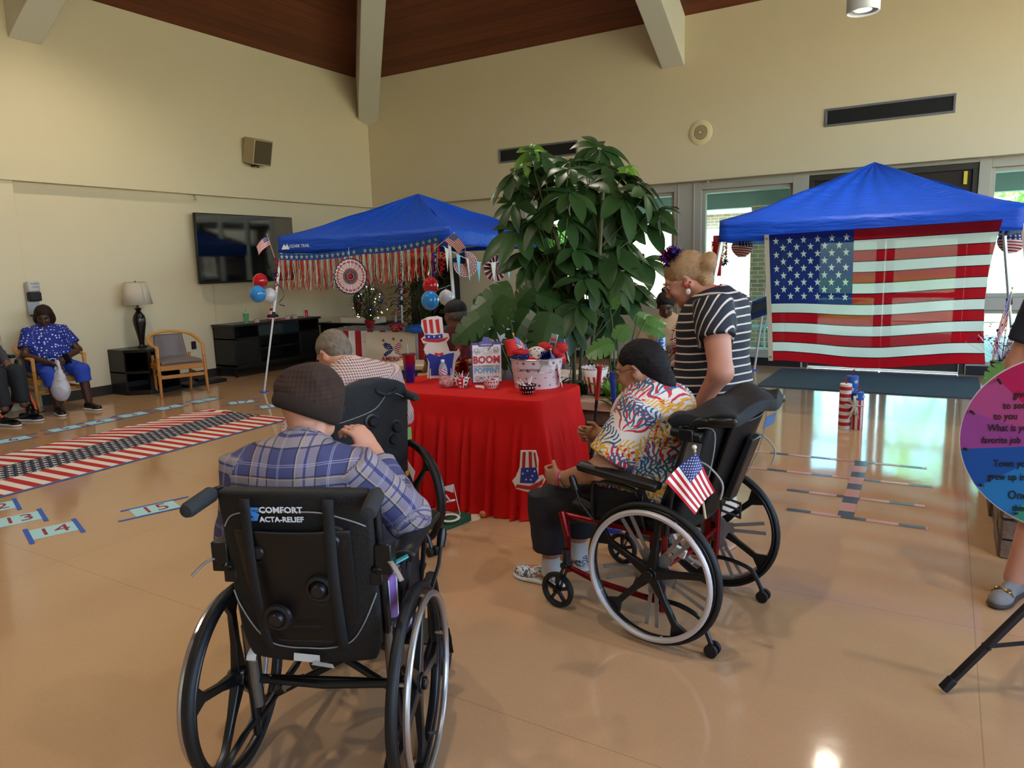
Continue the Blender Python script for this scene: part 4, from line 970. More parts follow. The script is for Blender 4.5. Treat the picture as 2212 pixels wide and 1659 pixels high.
def head(S, c, Rm, sc=1., ears=True, fem=False, nose=1.):
    """head about 0.23 high; Rm columns: right, forward, up"""
    c = np.array(c, float); Rm = np.array(Rm); g = lambda x, y, z: c+Rm@(V(x, y, z)*sc)
    E = lambda p, r, k=.02, op='u': S.ell(g(*p), np.array(r)*sc, Rm, k*sc, op)
    E((0, -.012, .035), (.077, .097, .086)); E((0, .035, -.015), (.062, .062, .088), .03); E((0, .046, -.072), (.043 if fem else .05, .042, .036), .03)
    E((0, .084, -.094), (.019, .016, .016), .02)
    for s in (-1, 1):
        E((s*.034, .074, -.022), (.024, .021, .024), .02); E((s*.032, .100, .014), (.019, .013, .012), .012, 's')
        S.cap(g(s*.012, .094, .031), g(s*.046, .078, .034), .009*sc, .007*sc, .014*sc)
        S.ell(g(s*.009, .108, -.026), V(.009, .009, .008)*sc*nose, Rm, .006*sc)
        if ears:
            re = Rm@rot('Z', -s*18); S.ell(g(s*.079, -.006, -.004), V(.008, .019, .032)*sc, re, .006*sc); S.ell(g(s*.084, .002, .001), V(.005, .010, .016)*sc, re, .004*sc, 's'); S.ell(g(s*.077, .001, -.026), V(.007, .010, .011)*sc, re, .008*sc)
    S.cap(g(0, .098, .014), g(0, .113, -.018), .008*sc*nose, .011*sc*nose, .012*sc); S.ell(g(0, .113, -.023), V(.0115, .0125, .010)*sc*nose, Rm, .008*sc)
    S.cap(g(-.017, .094, -.053), g(.017, .094, -.053), .0062*sc, .0062*sc, .006*sc, ); S.cap(g(-.014, .092, -.064), g(.014, .092, -.064), .0068*sc, .0068*sc, .006*sc)
    S.cap(g(-.024, .092, -.0585), g(.024, .092, -.0585), .0016*sc, None, .004*sc, 's')
def face_parts(o, c, Rm, sc, lipc, brow, iris='3a2a1c', smile=0., closed=False):
    c = np.array(c, float); g = lambda x, y, z: c+Rm@(V(x, y, z)*sc)
    for s in (-1, 1):
        if closed: MB().tube([g(s*.018, .0965, .012), g(s*.031, .0985, .008), g(s*.045, .0905, .012)], .003*sc, 6).build('eyelid', lipc[0], o)
        if not closed: MB().ball(g(s*.031, .0835, .014), .0118*sc, np.array(Rm)).build('eye', cm('e4dfda', .15), o)
        if not closed: MB().ball(g(s*.031, .0925, .0125), (.0055*sc, .0035*sc, .0055*sc), np.array(Rm)).build('iris', cm(iris, .1), o)
        MB().tube([g(s*.018, .0955, .0185), g(s*.031, .0985, .0215), g(s*.045, .0905, .0175)], .0028*sc, 6).build('eyelid', lipc[1], o)
        MB().tube([g(s*.016, .104, .034), g(s*.032, .101, .041), g(s*.050, .087, .036)], .0032*sc, 6, rs=[.0035*sc, .003*sc, .0012*sc]).build('eyebrow', brow, o)
    k = smile*.010
    MB().tube([g(-.026, .090, -.057+k), g(-.012, .1005, -.0545), g(0, .1015, -.0555), g(.012, .1005, -.0545), g(.026, .090, -.057+k)], .004*sc, 6, rs=[.0015*sc, .004*sc, .004*sc, .004*sc, .0015*sc]).tube([g(-.024, .090, -.058+k), g(-.012, .099, -.065), g(0, .100, -.067), g(.012, .099, -.065), g(.024, .090, -.058+k)], .005*sc, 6, rs=[.0015*sc, .0045*sc, .005*sc, .0045*sc, .0015*sc]).build('lips', lipc[0], o)
def look(yaw=0, pitch=0, roll=0): return rot('Z', yaw)@rot('X', pitch)@rot('Y', roll)
def shoe(o, ank, d, m, m2=None, L=.27, name='shoe', vox=.006, floor_z=None, tilt=0):
    """ank: ankle joint; d: toe direction"""
    ank = np.array(ank, float); d = unit((d[0], d[1], 0)); s = V(d[1], -d[0], 0); Rm = np.array([s, d, V(0, 0, 1)]).T
    z0 = ank[2]-.085 if floor_z is None else floor_z; S = Sd(); b = V(ank[0], ank[1], z0)
    S.ell(b+d*.13+V(0, 0, .032), (.046, .075, .036), Rm, .03).ell(b+d*.02+V(0, 0, .045), (.036, .08, .045), Rm, .03).ell(b-d*.04+V(0, 0, .045), (.034, .035, .048), Rm, .03)
    S.plane(b+V(0, 0, .004), (0, 0, -1), b-.3, b+V(.3, .3, .01)); sh = S.mesh(name, m, o, vox)
    S = Sd(); S.ell(b+d*.13+V(0, 0, .012), (.050, .082, .02), Rm, .03).ell(b+d*.02+V(0, 0, .012), (.041, .09, .02), Rm, .03).ell(b-d*.05+V(0, 0, .012), (.038, .04, .02), Rm, .03)
    S.plane(b+V(0, 0, 0.0), (0, 0, -1), b-.3, b+V(.3, .3, .01)); S.mesh('sole', m2 or cm('d9d7d2', .6), sh, vox); return sh
# ================================================================== wheelchairs
m_tire = mat('black_rubber', '0b0b0c', .55); m_frame = mat('black_powder_coat', '0e0e10', .32); m_nylon = mat('black_nylon', '0b0b0d', .6, bump=lambda t: (t.noise(150, 2)+t.noise(12, 3), .3, .006))
m_steel = cm('a9a9ab', .28, metal=.9); m_foam = mat('grey_foam_grip', '26282b', .85)
def wheelchair(kind, label, loc, rz, group):
    """origin on the floor under the rear axle, forward +y, right +x"""
    B = kind == 'b'; C = kind == 'c'
    c = thing('wheelchair', label, 'wheelchair', loc, rz, group)
    hw = .335 if B else .29; RW = .305; hs = hw-.07
    m_rim = cm('c4bcba', .4, metal=.45) if B else (cm('1c1c1f', .3) if C else cm('b4b0ae', .28, metal=.85))
    m_tube = mat('red_metallic_paint', '7a0d12', .25, .5) if B else m_frame
    for sx in (-1, 1):
        x = sx*hw; wb = MB()
        wb.torus((x, 0, RW), RW-.028, .011, (1, 0, 0), 64, 8, .017)
        a0 = (.35, 1.05)[sx > 0]+(.1 if B else 0)
        for k in range(5):
            a = a0+k*2*PI/5; d = V(0, math.cos(a), math.sin(a)); t = V(0, -math.sin(a), math.cos(a))
            for off in ((0,),)[0:1]:
                P = [V(x, 0, RW)+d*r+t*w_*tw+V(s2*th, 0, 0) for r, w_, th in ((.02, .024, .016), (.12, .013, .012), (.22, .014, .010), (RW-.03, .05, .009)) for s2 in (-1, 1) for tw in (-1, 1)]
                F = []
                for j in range(3): q = j*4; F += [(q, q+1, q+5, q+4), (q+3, q+2, q+6, q+7), (q+1, q+3, q+7, q+5), (q+2, q, q+4, q+6)]
                wb.add(P, F+[(0, 2, 3, 1), (12, 13, 15, 14)])
        wheel = wb.build('rear_wheel', m_frame, c, bev=.004)
        MB().torus((x, 0, RW), RW-.012, .0125, (1, 0, 0), 72, 12, .016).build('tire', m_tire, wheel)
        hr = MB().torus((x+sx*.038, 0, RW), RW-.036, .012 if B else .0105, (1, 0, 0), 72, 10)
        for k in range(5):
            a = a0+.3+k*2*PI/5; d = V(0, math.cos(a), math.sin(a)); hr.bar(V(x, 0, RW)+d*(RW-.034), V(x+sx*.038, 0, RW)+d*(RW-.040), .008)
        hr.build('handrim', m_rim, wheel)
        MB().cyl((x-sx*.03, 0, RW), (x+sx*.022, 0, RW), .032, n=24).cyl((x+sx*.022, 0, RW), (x+sx*.034, 0, RW), .02, n=20).build('hub', m_frame, wheel, bev=.003)
        if B:   # twin grey bars behind the spokes
            g = MB(); xg = x-sx*.03
            for k in range(5):
                a = a0+.55+k*2*PI/5; d = V(0, math.cos(a), math.sin(a)); t = V(0, -math.sin(a), math.cos(a))
                for s2 in (-1, 1): g.bar(V(xg, 0, RW)+d*.09+t*s2*.012, V(xg, 0, RW)+d*.25+t*s2*.024, .017, .004, ref=(1, 0, 0))
                g.bar(V(xg, 0, RW)+d*.05, V(xg, 0, RW)+d*.10, .05, .004, ref=(1, 0, 0))
            g.lathe([(.02, 0), (.07, 0), (.07, .004), (.02, .004)], (xg, 0, RW), 24, ax=(1, 0, 0)).build('one_arm_drive_bars', cm('8f8a86', .4, metal=.4), wheel)
        # caster
        cr = .085; cy_ = .50 if B else .56; cxx = sx*(hw-.035); f = MB()
        f.torus((cxx, cy_, cr), cr-.012, .013, (1, 0, 0), 36, 8, .016)
        ct = MB()
        for k in range(5): a = k*2*PI/5+.3; ct.bar((cxx, cy_, cr), (cxx, cy_+(cr-.015)*math.cos(a), cr+(cr-.015)*math.sin(a)), .014, .014)
        ct.cyl((cxx-.02, cy_, cr), (cxx+.02, cy_, cr), .015)
        w_ = f.build('caster_wheel', m_tire, c); ct.build('spokes', m_frame, w_)
        fk = MB()
        for s2 in (-1, 1): fk.bar((cxx+s2*.024, cy_, cr), (cxx+s2*.022, cy_-.05, cr+.13), .005, .026, ref=(1, 0, 0))
        fk.box((cxx, cy_-.052, cr+.135), (.055, .035, .02)).cyl((cxx, cy_-.052, cr+.14), (cxx, cy_-.052, cr+.21), .018); fk.build('caster_fork', m_frame, c, bev=.002)
        # side frame
        f = MB(); xf = sx*(hw-.055)
        f.tube(smooth_path([(xf, -.02, .12), (xf, -.03, .42), (xf, -.035, .50)], 4), .013, 10)
        f.tube([(xf, -.03, .455), (xf, .3, .45), (xf, .47, .45)], .013, 10); f.tube([(xf, -.02, .16), (xf, .3, .17), (xf, .44, .20)], .013, 10)
        f.tube([(xf, .45, .18), (xf, .455, .46)], .014, 10); f.bar((xf, -.02, RW), (x-sx*.03, 0, RW), .02); f.cyl((x-sx*.05, 0, RW), (x-sx*.02, 0, RW), .02)
        f.bar((xf, .02, .46), (xf, .02, .165), .03, .012); f.build('side_frame', m_tube, c)
        if not B:
          f = MB(); f.tube(smooth_path([(xf, .46, .44), (xf, .52, .42), (xf, .58, .26), (xf-sx*.02, .66, .11)], 5), .011, 8); f.build('footrest_hanger', m_tube if B else m_frame, c)
          MB().box((xf-sx*.11, .72, .085), (.15, .16, .012), rot('X', 10)).build('footplate', m_frame, c, bev=.004)
        # back cane
        rec = .24 if B else .09; zt = .99 if B else .955; cn = MB(); y0 = -.035
        if kind == 'a':
            xc = sx*.222; grey = MB().cyl((xc, -.02, .22), (xc, -.045, .52), .0155).build('lower_cane', cm('6f675f', .35, metal=.5), c)
            P = smooth_path([(xc, -.045, .50), (xc, -.075, .78), (xc-sx*.0, -.085, .92), (xc+sx*.012, -.105, .955), (xc+sx*.02, -.15, .957)], 5)
            cn.tube(P, .0145, 12).build('back_cane', m_frame, c)
            gr = MB().lathe([(0, 0), (.019, .0), (.0235, .008), (.0225, .11), (.018, .122), (0, .125)], (xc+sx*.02, -.135, .957), 20, ax=(sx*.10, -1, -.10)).build('push_handle', m_foam, c)
        elif C:
            xc = sx*.215; cn.tube([(xc, -.03, .3), (xc, -.035, .5), (xc, -.05, .84)], .014, 12).build('back_cane', m_frame, c)
            MB().tube(smooth_path([(xc, -.05, .88), (xc, -.075, .895), (xc, -.10, .90)], 4), .014, 10).lathe([(0, 0), (.02, .0), (.024, .01), (.023, .115), (.017, .13), (0, .132)], (xc, -.09, .90), 18, ax=(0, -1, -.06)).build('push_handle', m_foam, c)
        else:
            xc = sx*(hw-.055); P = smooth_path([(xc, -.035, .46), (xc, -.055, .62), (xc, -.13, .90), (xc, -.17, .955), (xc, -.23, .955)], 5); cn.tube(P, .0145, 12).build('back_cane', m_frame, c)
            MB().lathe([(0, 0), (.018, 0), (.0215, .01), (.021, .09), (.015, .105), (0, .107)], (xc, -.215, .957), 18, ax=(0, -1, .12)).build('push_handle', m_frame, c)
        # armrest
        ya, yb, za = (-.02, .36, .665) if B else (.02, .40, .70)
        xa = sx*(hw-.02) if B else sx*(.255 if C else .265)
        MB().grid(lambda u, v: V(xa+(u-.5)*.062, ya+(yb-ya)*v, za+.012*math.sin(PI*u)+(.035*v if B else .012*math.sin(PI*v))), 6, 12).build('armrest_pad', mat('armrest_foam', '101012', .42), c, solid=.036, bev=.009)
        f = MB().tube(smooth_path([(xf, .06, .46), (xf+(xa-xf)*.8, .08, za-.06), (xa, .11, za-.02), (xa, .27, za-.015), (xf+(xa-xf)*.8, .30, za-.07), (xf, .31, .46)], 4), .009, 8).build('armrest_frame', m_frame, c)
        MB().b2((xf-.004, .07, .47), (xf+.004, .31, za-.05)).build('side_guard', mat('side_guard_plastic', '14141a', .45), c, bev=.004)
        # brake
        MB().tube([(x-sx*.01, .28, .47), (x+sx*.01, .34, .55), (x+sx*.015, .36, .61)], .007, 8).lathe([(0, 0), (.015, .005), (.017, .05), (.012, .07), (0, .073)], (x+sx*.014, .357, .60), 14, ax=(.1*sx, .3, 1)).build('brake_lever', m_frame, c)
        # anti-tipper
        f = MB().tube(smooth_path([(xf, -.01, .17), (xf, -.10, .17), (xf+sx*.005, -.19, .145), (xf+sx*.01, -.225, .09), (xf+sx*.012, -.245, .045)], 5), .0105, 8); at = f.build('anti_tipper', m_frame, c)
        for s2 in (-1, 1): MB().cyl((xf+sx*.012+s2*.008, -.25, .028), (xf+sx*.012+s2*.026, -.25, .028), .027, n=20).build('roller', m_tire, at)
    # cross brace
    for s2 in (-1, 1):
        b = MB().tube([(s2*(hw-.06), .12, .17), (0, .13+.012*s2, .30), (-s2*(hw-.06), .12, .43)], .013, 10); br = b.build('cross_brace', m_frame, c)
        MB().tube([(s2*(hw-.09), .12, .19), (s2*(hw-.16), .122, .23)], .0145, 10).build('sleeve', cm('8a8783', .35, metal=.7), br)
    b = MB().tube([(-hw+.06, -.02, .31), (0, -.025, .30), (hw-.06, -.02, .31)], .011, 8).tube([(-hw+.03, 0, RW), (hw-.03, 0, RW)], .01, 8); b.build('axle_tube', m_tube, c)
    # seat
    MB().grid(lambda u, v: V((2*u-1)*(hw-.065), -.02+.46*v, .485+.03*math.sin(PI*u)**.5-.012*math.sin(PI*v)), 12, 10).build('seat_cushion', m_nylon, c, solid=.06, bev=.01)
    # back
    if kind == 'a':
        def shell(u, v):
            x = (2*u-1); w_ = .205*(1-.10*(1-v))*(1-.55*max(0, .22-v)/.22*0)
            zz = .465+.47*v-.03*(1-v)**4*0; y = -.02-.105*v-.05*(1-x*x)*(1-.3*v)
            k = max(0., 1-v/.22); xx = x*w_*(1-.28*k*k)
            return V(xx, y, zz)
        def outer(u, v):
            x = 2*u-1; w_ = .222*(1-.04*(1-v)); k = max(0., 1-v/.2); return V(x*w_*(1-.12*k*k), -.055-.07*v-.03*(1-x*x), .425+.545*v+.01*math.sin(PI*u)*v**6)
        bk = MB().grid(outer, 24, 24).build('backrest', m_nylon, c, solid=.045, bev=.012)
        MB().grid(lambda u, v: shell(.08+.84*u, .05+.80*v)+V(0, -.045, 0), 20, 20).build('back_shell', mat('black_plastic_shell', '08080a', .45), bk, solid=.012, bev=.004)
        for (px, pz) in ((-.10, .80), (.07, .69), (-.06, .60), (.12, .835)):
            MB().lathe([(0, .018), (.017, .018), (.021, .013), (.022, 0)], (px, -.145-.03*(1-(px/.2)**2), pz), 20, ax=(0, -1, -.1)).lathe([(.042, -.006), (.039, .003), (.03, .006)], (px, -.146-.03*(1-(px/.2)**2), pz), 24, ax=(0, -1, -.1)).build('lateral_knob', mat('knob_plastic', '17171a', .35), bk)
        for pz in (.52, .565, .635, .665, .735, .765, .80): MB().tube([(-.06+.05*math.sin(pz*60), -.150, pz), (.06+.04*math.sin(pz*50), -.150, pz)], .0025, 5).build('shell_rib', mat('rib_plastic', '202024', .3), bk)
        for sx2 in (-1, 1): MB().grid(lambda u, v: outer(.5+sx2*.27-.035+.07*u, .10+.87*v)+V(0, -.045-.02*math.sin(PI*v), 0), 2, 14, True).build('strap', mat('webbing', '111114', .7), bk, solid=.003)
        P = [outer(.02, .80), outer(.10, .87), outer(.3, .895), outer(.5, .895), outer(.7, .89), outer(.88, .845), outer(.97, .81)]
        MB().tube([p+V(0, -.027, 0) for p in smooth_path(P, 5)], .0022, 6).build('grey_piping', cm('8b8a88', .6), bk)
        P = [outer(.0, .42), outer(.03, .33), outer(.12, .2), outer(.22, .12), outer(.35, .10), outer(.5, .10), outer(.65, .10), outer(.8, .13), outer(.9, .24), outer(1., .42)]
        MB().tube([p+V(0, -.028, 0) for p in smooth_path(P, 5)], .0022, 6).build('grey_piping', cm('8b8a88', .6), bk)
        for s2 in (-1, 1):
            MB().box((s2*.245, -.10, .76), (.05, .05, .09)).cyl((s2*.225, -.07, .77), (s2*.225, -.12, .72), .02).box((s2*.22, -.09, .70), (.04, .06, .04)).build('back_bracket', m_frame, bk, bev=.004)
            MB().tube(smooth_path([(s2*.25, -.10, .755), (s2*.28, -.14, .75), (s2*.31, -.17, .72)], 4), .008, 8, rs=None, flat=.5).build('release_lever', mat('grey_lever', '8c8179' if s2 < 0 else 'a58b82', .4), bk)
        MB().torus((.235, -.075, .685+.04), .021, .006, (0, .06, 1), 24, 8, .012).bar((.255, -.075, .725), (.30, -.055, .745), .018, .005).build('cable_tie', cm('4aa9b4', .4), bk)
        fo = outer(.31, .945)
        text('lettering', 'COMFORT', .026, cm('d6dbe0', .5), bk, np.array(mwo(bk) @ Vector((-.02, -.1815, .925))), np.array(mwo(bk).to_3x3() @ Vector((1, .02, 0))), np.array(mwo(bk).to_3x3() @ Vector((0, -.12, 1))), bold=.0006)
        text('lettering', 'ACTA-RELIEF', .022, cm('d6dbe0', .5), bk, np.array(mwo(bk) @ Vector((-.02, -.179, .897))), np.array(mwo(bk).to_3x3() @ Vector((1, .02, 0))), np.array(mwo(bk).to_3x3() @ Vector((0, -.12, 1))), bold=.0006)
        MB().prism([(-.02, .01), (-.012, .02), (.02, .02), (.02, .012), (-.005, .012), (.02, .0), (.012, -.02), (-.02, -.02), (-.02, -.010), (.006, -.012)], .002, (-.105, -.1785, .912), (1, .02, 0), (0, -.12, 1)).build('logo', cm('3f86cf', .5), bk)
        MB().prism([(-.04, -.012), (.04, -.018), (.042, .008), (-.036, .014)], .001, (-.005, -.125, .452), (1, 0, 0), (0, -.1, 1)).build('care_tag', cm('c9c6bf', .7), bk)
        MB().prism([(-.01, -.01), (.06, -.02), (.055, -.006), (0, .003)], .001, (.02, -.128, .440), (1, 0, 0), (0, -.1, 1)).build('care_tag', cm('a39f98', .7), bk)
        tag_ = MB().grid(lambda u, v: V(-.215+.03*u+.015*v, -.07-.02*math.sin(9*v), .40+.11*v), 3, 8).build('paper_tag', cm('cfcac2', .8), bk)
    elif C:
        def sh(u, v): x = 2*u-1; k = max(0, v-.8)/.2; return V(x*.215*(1-.12*k*k), -.04-.05*v-.05*(1-x*x), .46+.54*v+.012*math.sin(PI*u)*v-.05*abs(x)**3*k)
        bk = MB().grid(sh, 20, 24).build('backrest', m_nylon, c, solid=.06, bev=.02)
        P = [sh(0, .62), sh(.25, .66), sh(.5, .72), sh(.68, .85), sh(.82, .84), sh(1, .77)]
        MB().tube([p+V(0, -.033, 0) for p in smooth_path(P, 5)], .0022, 6).build('grey_piping', cm('8b8a88', .6), bk)
        MB().grid(lambda u, v: sh(.50+.34*u, .90)+V(0, -.036-.008*math.sin(PI*u), -.012-.03*math.sin(PI*u)+.02*v), 8, 2).build('grab_loop', mat('webbing', '111114', .7), bk, solid=.003)
        for (u, v) in ((.45, .60), (.8, .50), (.75, .38)):
            MB().lathe([(0, .03), (.02, .03), (.026, .02), (.028, 0)], sh(u, v)+V(0, -.03, 0), 20, ax=(0, -1, 0)).lathe([(.045, 0), (.042, .006), (.03, .008)], sh(u, v)+V(0, -.03, 0), 20, ax=(0, -1, 0)).build('lateral_knob', mat('knob_plastic', '17171a', .35), bk)
        MB().cyl((.235, -.03, .42), (.235, -.03, .50), .017).build('orange_band', cm('c4711f', .5), c)
        MB().box((.26, -.02, .655), (.06, .004, .07)).build('green_tag', cm('6f9a4e', .6), c)
    else:
        wv = .25
        def sh(u, v): x = 2*u-1; return V(x*wv*(1-.1*v**6), -.02-.16*v-.045*(1-x*x), .46+.50*v)
        bk = MB().grid(sh, 22, 22).build('backrest', m_nylon, c, solid=.07, bev=.02)
        cv = MB().grid(lambda u, v: V((2*u-1)*.28, -.05-.27*v+.02*math.sin(7*u), .925+.04*v+.03*math.sin(PI*min(1, v*1.1))*(.6+.5*u)+.012*math.sin(11*u+9*v)+.02*u), 22, 14).build('headrest_cover', mat('charcoal_cover', '17181d', .75, bump=lambda t: (t.noise(9, 3), .5, .02)), bk, solid=.05, bev=.01)
        MB().grid(lambda u, v: V((2*u-1)*.17*(1-.25*(1-v)), -.115-.15*v-.03*(1-(2*u-1)**2), .52+.42*v), 14, 14).build('shell_panel', mat('black_plastic_shell', '08080a', .45), bk, solid=.02, bev=.006)
        MB().bar((-.02, -.20, .58), (-.02, -.30, .86), .09, .03).build('recline_bar', mat('knob_plastic', '17171a', .35), bk, bev=.006)
        MB().prism([(-.06, -.02), (.06, -.02), (.06, .03), (-.06, .03)], .002, (.1, -.318, .90), (1, 0, 0), (0, -.2, 1)).build('label_patch', cm('3f5f86', .6), bk)
        for sx2 in (-1, 1):
            MB().prism([(-.035, .05), (.045, .05), (.045, -.03), (.01, -.06), (-.04, -.05)], .006, (sx2*.285, -.14, .82), (0, 1, 0), (0, -.25, 1)).build('mount_plate', cm('8c8a86', .35, metal=.8), bk)
            MB().cyl((sx2*.285, -.19, .895), (sx2*.285, -.06, .905), .02).box((sx2*.285, -.13, .90), (.05, .06, .05)).build('clamp', m_frame, bk, bev=.005)
            MB().tube(smooth_path([(sx2*.29, -.16, .80), (sx2*.30, -.22, .79), (sx2*.30, -.28, .73), (sx2*.29, -.27, .66)], 5), .004, 6).build('grey_cable', cm('9a9894', .5), bk)
            MB().tube(smooth_path([(sx2*.285, -.17, .93), (sx2*.285, -.24, .92), (sx2*.285, -.22, .75), (sx2*.285, -.16, .60)], 5), .0025, 6).build('grey_piping', cm('8b8a88', .6), bk)
            MB().tube([(sx2*.27, -.02, .58), (sx2*.27, -.10, .80)], .017, 10).build('gas_strut', m_frame, bk)
        b = MB()
        for zz in (0, .028, .056): b.tube([(-.28, -.27-.0, .67-zz), (-.28, -.345, .655-zz)], .005, 6)
        b.tube([(-.28, -.345, .66), (-.28, -.345, .595)], .005, 6).tube([(-.28, -.27, .675), (-.28, -.27, .61)], .005, 6).build('buckle', m_frame, bk)
        MB().tube(smooth_path([(-.30, .44, .36), (-.30, .47, .47)], 3), .016, 10).build('hanger_post', m_tube, c)
        MB().box((-.27, -.09, .40), (.02, .06, .035), rot('X', 20)).build('tag', cm('c9c6bf', .6), bk)
    return c
WA, WAR = (-1.605, 1.485, 0), R(24.5); WB, WBR = (-.93, 3.03, 0), R(82.5); WC, WCR = (-2.67, 2.86, 0), R(70)
chA = wheelchair('a', 'black wheelchair with COMFORT lettered backrest, nearest the camera', WA, WAR, 'wheelchairs around the red table')
chB = wheelchair('b', 'wide red-framed wheelchair with draped charcoal headrest at the right of the red table', WB, WBR, 'wheelchairs around the red table')
chC = wheelchair('c', 'black wheelchair with grab loop behind the person in the checked shirt', WC, WCR, 'wheelchairs around the red table')
# ================================================================== people
sk_light = skinm('skin_light', 'b87f66', 'c98f76'); sk_tan = skinm('skin_tan', 'a9735c', 'b98068'); sk_olive = skinm('skin_olive', '9a6a50', 'a9775c'); sk_dark = skinm('skin_dark', '3f2519', '51311f', .42); sk_brown = skinm('skin_brown', '5e3c2c', '6e4835', .45)
def hairm(name, c1, c2, st=(60, 6, 60)):
    def f(t):
        x, y, z = t.pc(); return t.mix(t.noise(1, 4, t.comb(x*st[0], y*st[1], z*st[2]), dist=.6), c1, c2)
    def bp(t):
        x, y, z = t.pc(); return (t.noise(1, 3, t.comb(x*st[0]*1.8, y*st[1]*1.4, z*st[2]*1.8), dist=.5), .55, .012)
    return mat(name, fn=f, rough=.62, spec=.18, bump=bp)
m_lip = cm('8a4038', .4); m_lipd = cm('4a221d', .4); m_brow = cm('4d3728', .8)
def torso(S, J, g, t=0, k=.06, pc=None, low=True):
    """pelvis, belly, chest, shoulders; g = dict of half-widths"""
    pel, bel, che, nk, shl, shr = J['pel'], J['bel'], J['che'], J['nk'], J['shl'], J['shr']; Rm = J.get('R', np.eye(3))
    Rx = J.get('Rx', Rm)
    if low: S.ell(pel, V(g['hip'], g['hipd'], .13)+t, Rm, k, pc=pc)
    S.ell(bel, V(g['bel'], g['beld'], .15)+t, Rm, k, pc=pc).ell(che, V(g['che'], g['ched'], .18)+t, Rx, k, pc=pc)
    S.cap(V(*shl)+(V(*shr)-V(*shl))*.12, V(*shr)+(V(*shl)-V(*shr))*.12, g['sh']+t, None, k, pc=pc)
    S.cap(V(*che)+V(0, 0, .08), nk, .075+t, .055+t, k*.8, pc=pc)
def limbs(S, a, b, c, ra, rb, rc, t=0, k=.03, pc1=None, pc2=None): S.cap(a, b, ra+t, rb+t, k, pc=pc1).cap(b, c, rb+t, rc+t, k*.7, pc=pc2)
def persond(name_label, loc, rz, group=None): return thing('person', name_label, 'person', loc, rz, group)
FR = (V(0, 0, 0), np.eye(3)); VW = V(0, 1, 0)
# ---------------- A: knit cap and plaid shirt, seen from behind
pA = persond('person in brown knit cap and blue plaid shirt, seated with back to the camera', (WA[0]-.085*math.cos(WAR), WA[1]-.085*math.sin(WAR), 0), WAR)
J = dict(pel=(0, .12, .56), bel=(0, .12, .70), che=(-.01, .12, .87), nk=(.0, .17, 1.01), shl=(-.20, .13, .95), shr=(.195, .14, .94))
g = dict(hip=.18, hipd=.15, bel=.165, beld=.125, che=.19, ched=.115, sh=.062)
hc = V(-.02, .26, 1.10); hR = look(-22, -24, 9)
elR, wrR = V(.315, .22, .765), V(.15, .40, .945); elL, wrL = V(-.225, .12, .73), V(-.20, .40, .66)
S = Sd(); torso(S, J, g); head(S, hc, hR, 1.0, nose=1.1); S.cap(J['nk']-V(0, .01, .02), hc+V(0, -.02, -.04), .062, .056, .03)
limbs(S, J['shr'], elR, wrR, .052, .043, .028); limbs(S, J['shl'], elL, wrL, .052, .043, .028)
hand(S, wrR, (-.45, .05, .6), (-.5, .35, -.2), (-.6, -.3, -.5), 1.1); hand(S, wrL, (.5, .8, -.25), (0, -.2, -1), (1, -.3, 0), .5)
for s in (-1, 1): limbs(S, (s*.09, .14, .56), (s*.12, .56, .55), (s*.12, .60, .16), .085, .062, .042)
S.mesh('body', sk_light, pA, .0065)
S = Sd(); t = .016; B0 = (V(0, 0, .9), np.eye(3))
torso(S, J, g, t, pc=B0)
S.cone(J['shr'], elR+(elR-J['shr'])*.06, .068, .066, .04, pc=limbframe(J['shr'], elR, VW)); S.cone(elR, elR+(wrR-elR)*.80, .066, .052, .03, pc=limbframe(elR, wrR, VW)); S.ell(elR, .068, k=.02, pc=limbframe(J['shr'], elR, VW))
S.cone(J['shl'], elL, .068, .064, .04, pc=limbframe(J['shl'], elL, VW)); S.cone(elL, wrL, .063, .045, .03, pc=limbframe(elL, wrL, VW)).ell(elL, .066, k=.02, pc=limbframe(J['shl'], elL, VW))
S.cone(V(.0, .15, .95), V(.0, .195, 1.035), .086, .072, .02, pc=(V(.03, 0, .95), np.eye(3)))
S.ell((.0, .225, 1.07), .058, k=.01, op='s')
def plaid(t):
    x, y, z = t.pc(); w = t.noise(9, 2, t.comb(x, y, z))*.008; x = x+w; z = z+w; P = .148; u = (x/P).fract(); v = ((z+.02)/(P*.92)).fract(); b = lambda a, c, w: a.near(c, w)
    c = t.mix(0., '3f4168', '3f4168'); tan = lambda a: b(a, .30, .085)+b(a, .52, .085)
    c = t.mix((tan(u)).min(1.)*.62, c, '8d7f86'); c = t.mix(tan(v).min(1.)*.62, c, '9a8c88')
    c = t.mix((b(u, .41, .022)+b(v, .41, .022)).min(1.)*.75, c, '343768'); c = t.mix((b(u, .20, .014)+b(u, .62, .014)+b(v, .20, .014)+b(v, .62, .014)).min(1.)*.8, c, '22243f')
    c = t.mix((b(u, .235, .008)+b(v, .585, .008)).min(1.)*.8, c, 'b39562'); c = t.mix((b(u, .85, .006)+b(u, .88, .006)+b(v, .85, .006)+b(v, .89, .006)).min(1.)*.6, c, 'a9a4b8')
    tw = ((x+z)*900).sin()*.5+.5; return t.mix(tw*.10, c, '1c1c30')
S.mesh('plaid_shirt', mat('plaid_flannel', fn=plaid, rough=.85, bump=lambda t: (t.noise(260, 2), .15, .001)), pA, .0065, disp=folds(.006, 22, 3, (1, 1, .7)))
MB().tube([(-.20, .03, .935), (-.1, -.006, .935), (0, -.012, .933), (.1, -.006, .932), (.195, .03, .925)], .002, 5).build('yoke_seam', cm('2b2c4a', .8), pA)
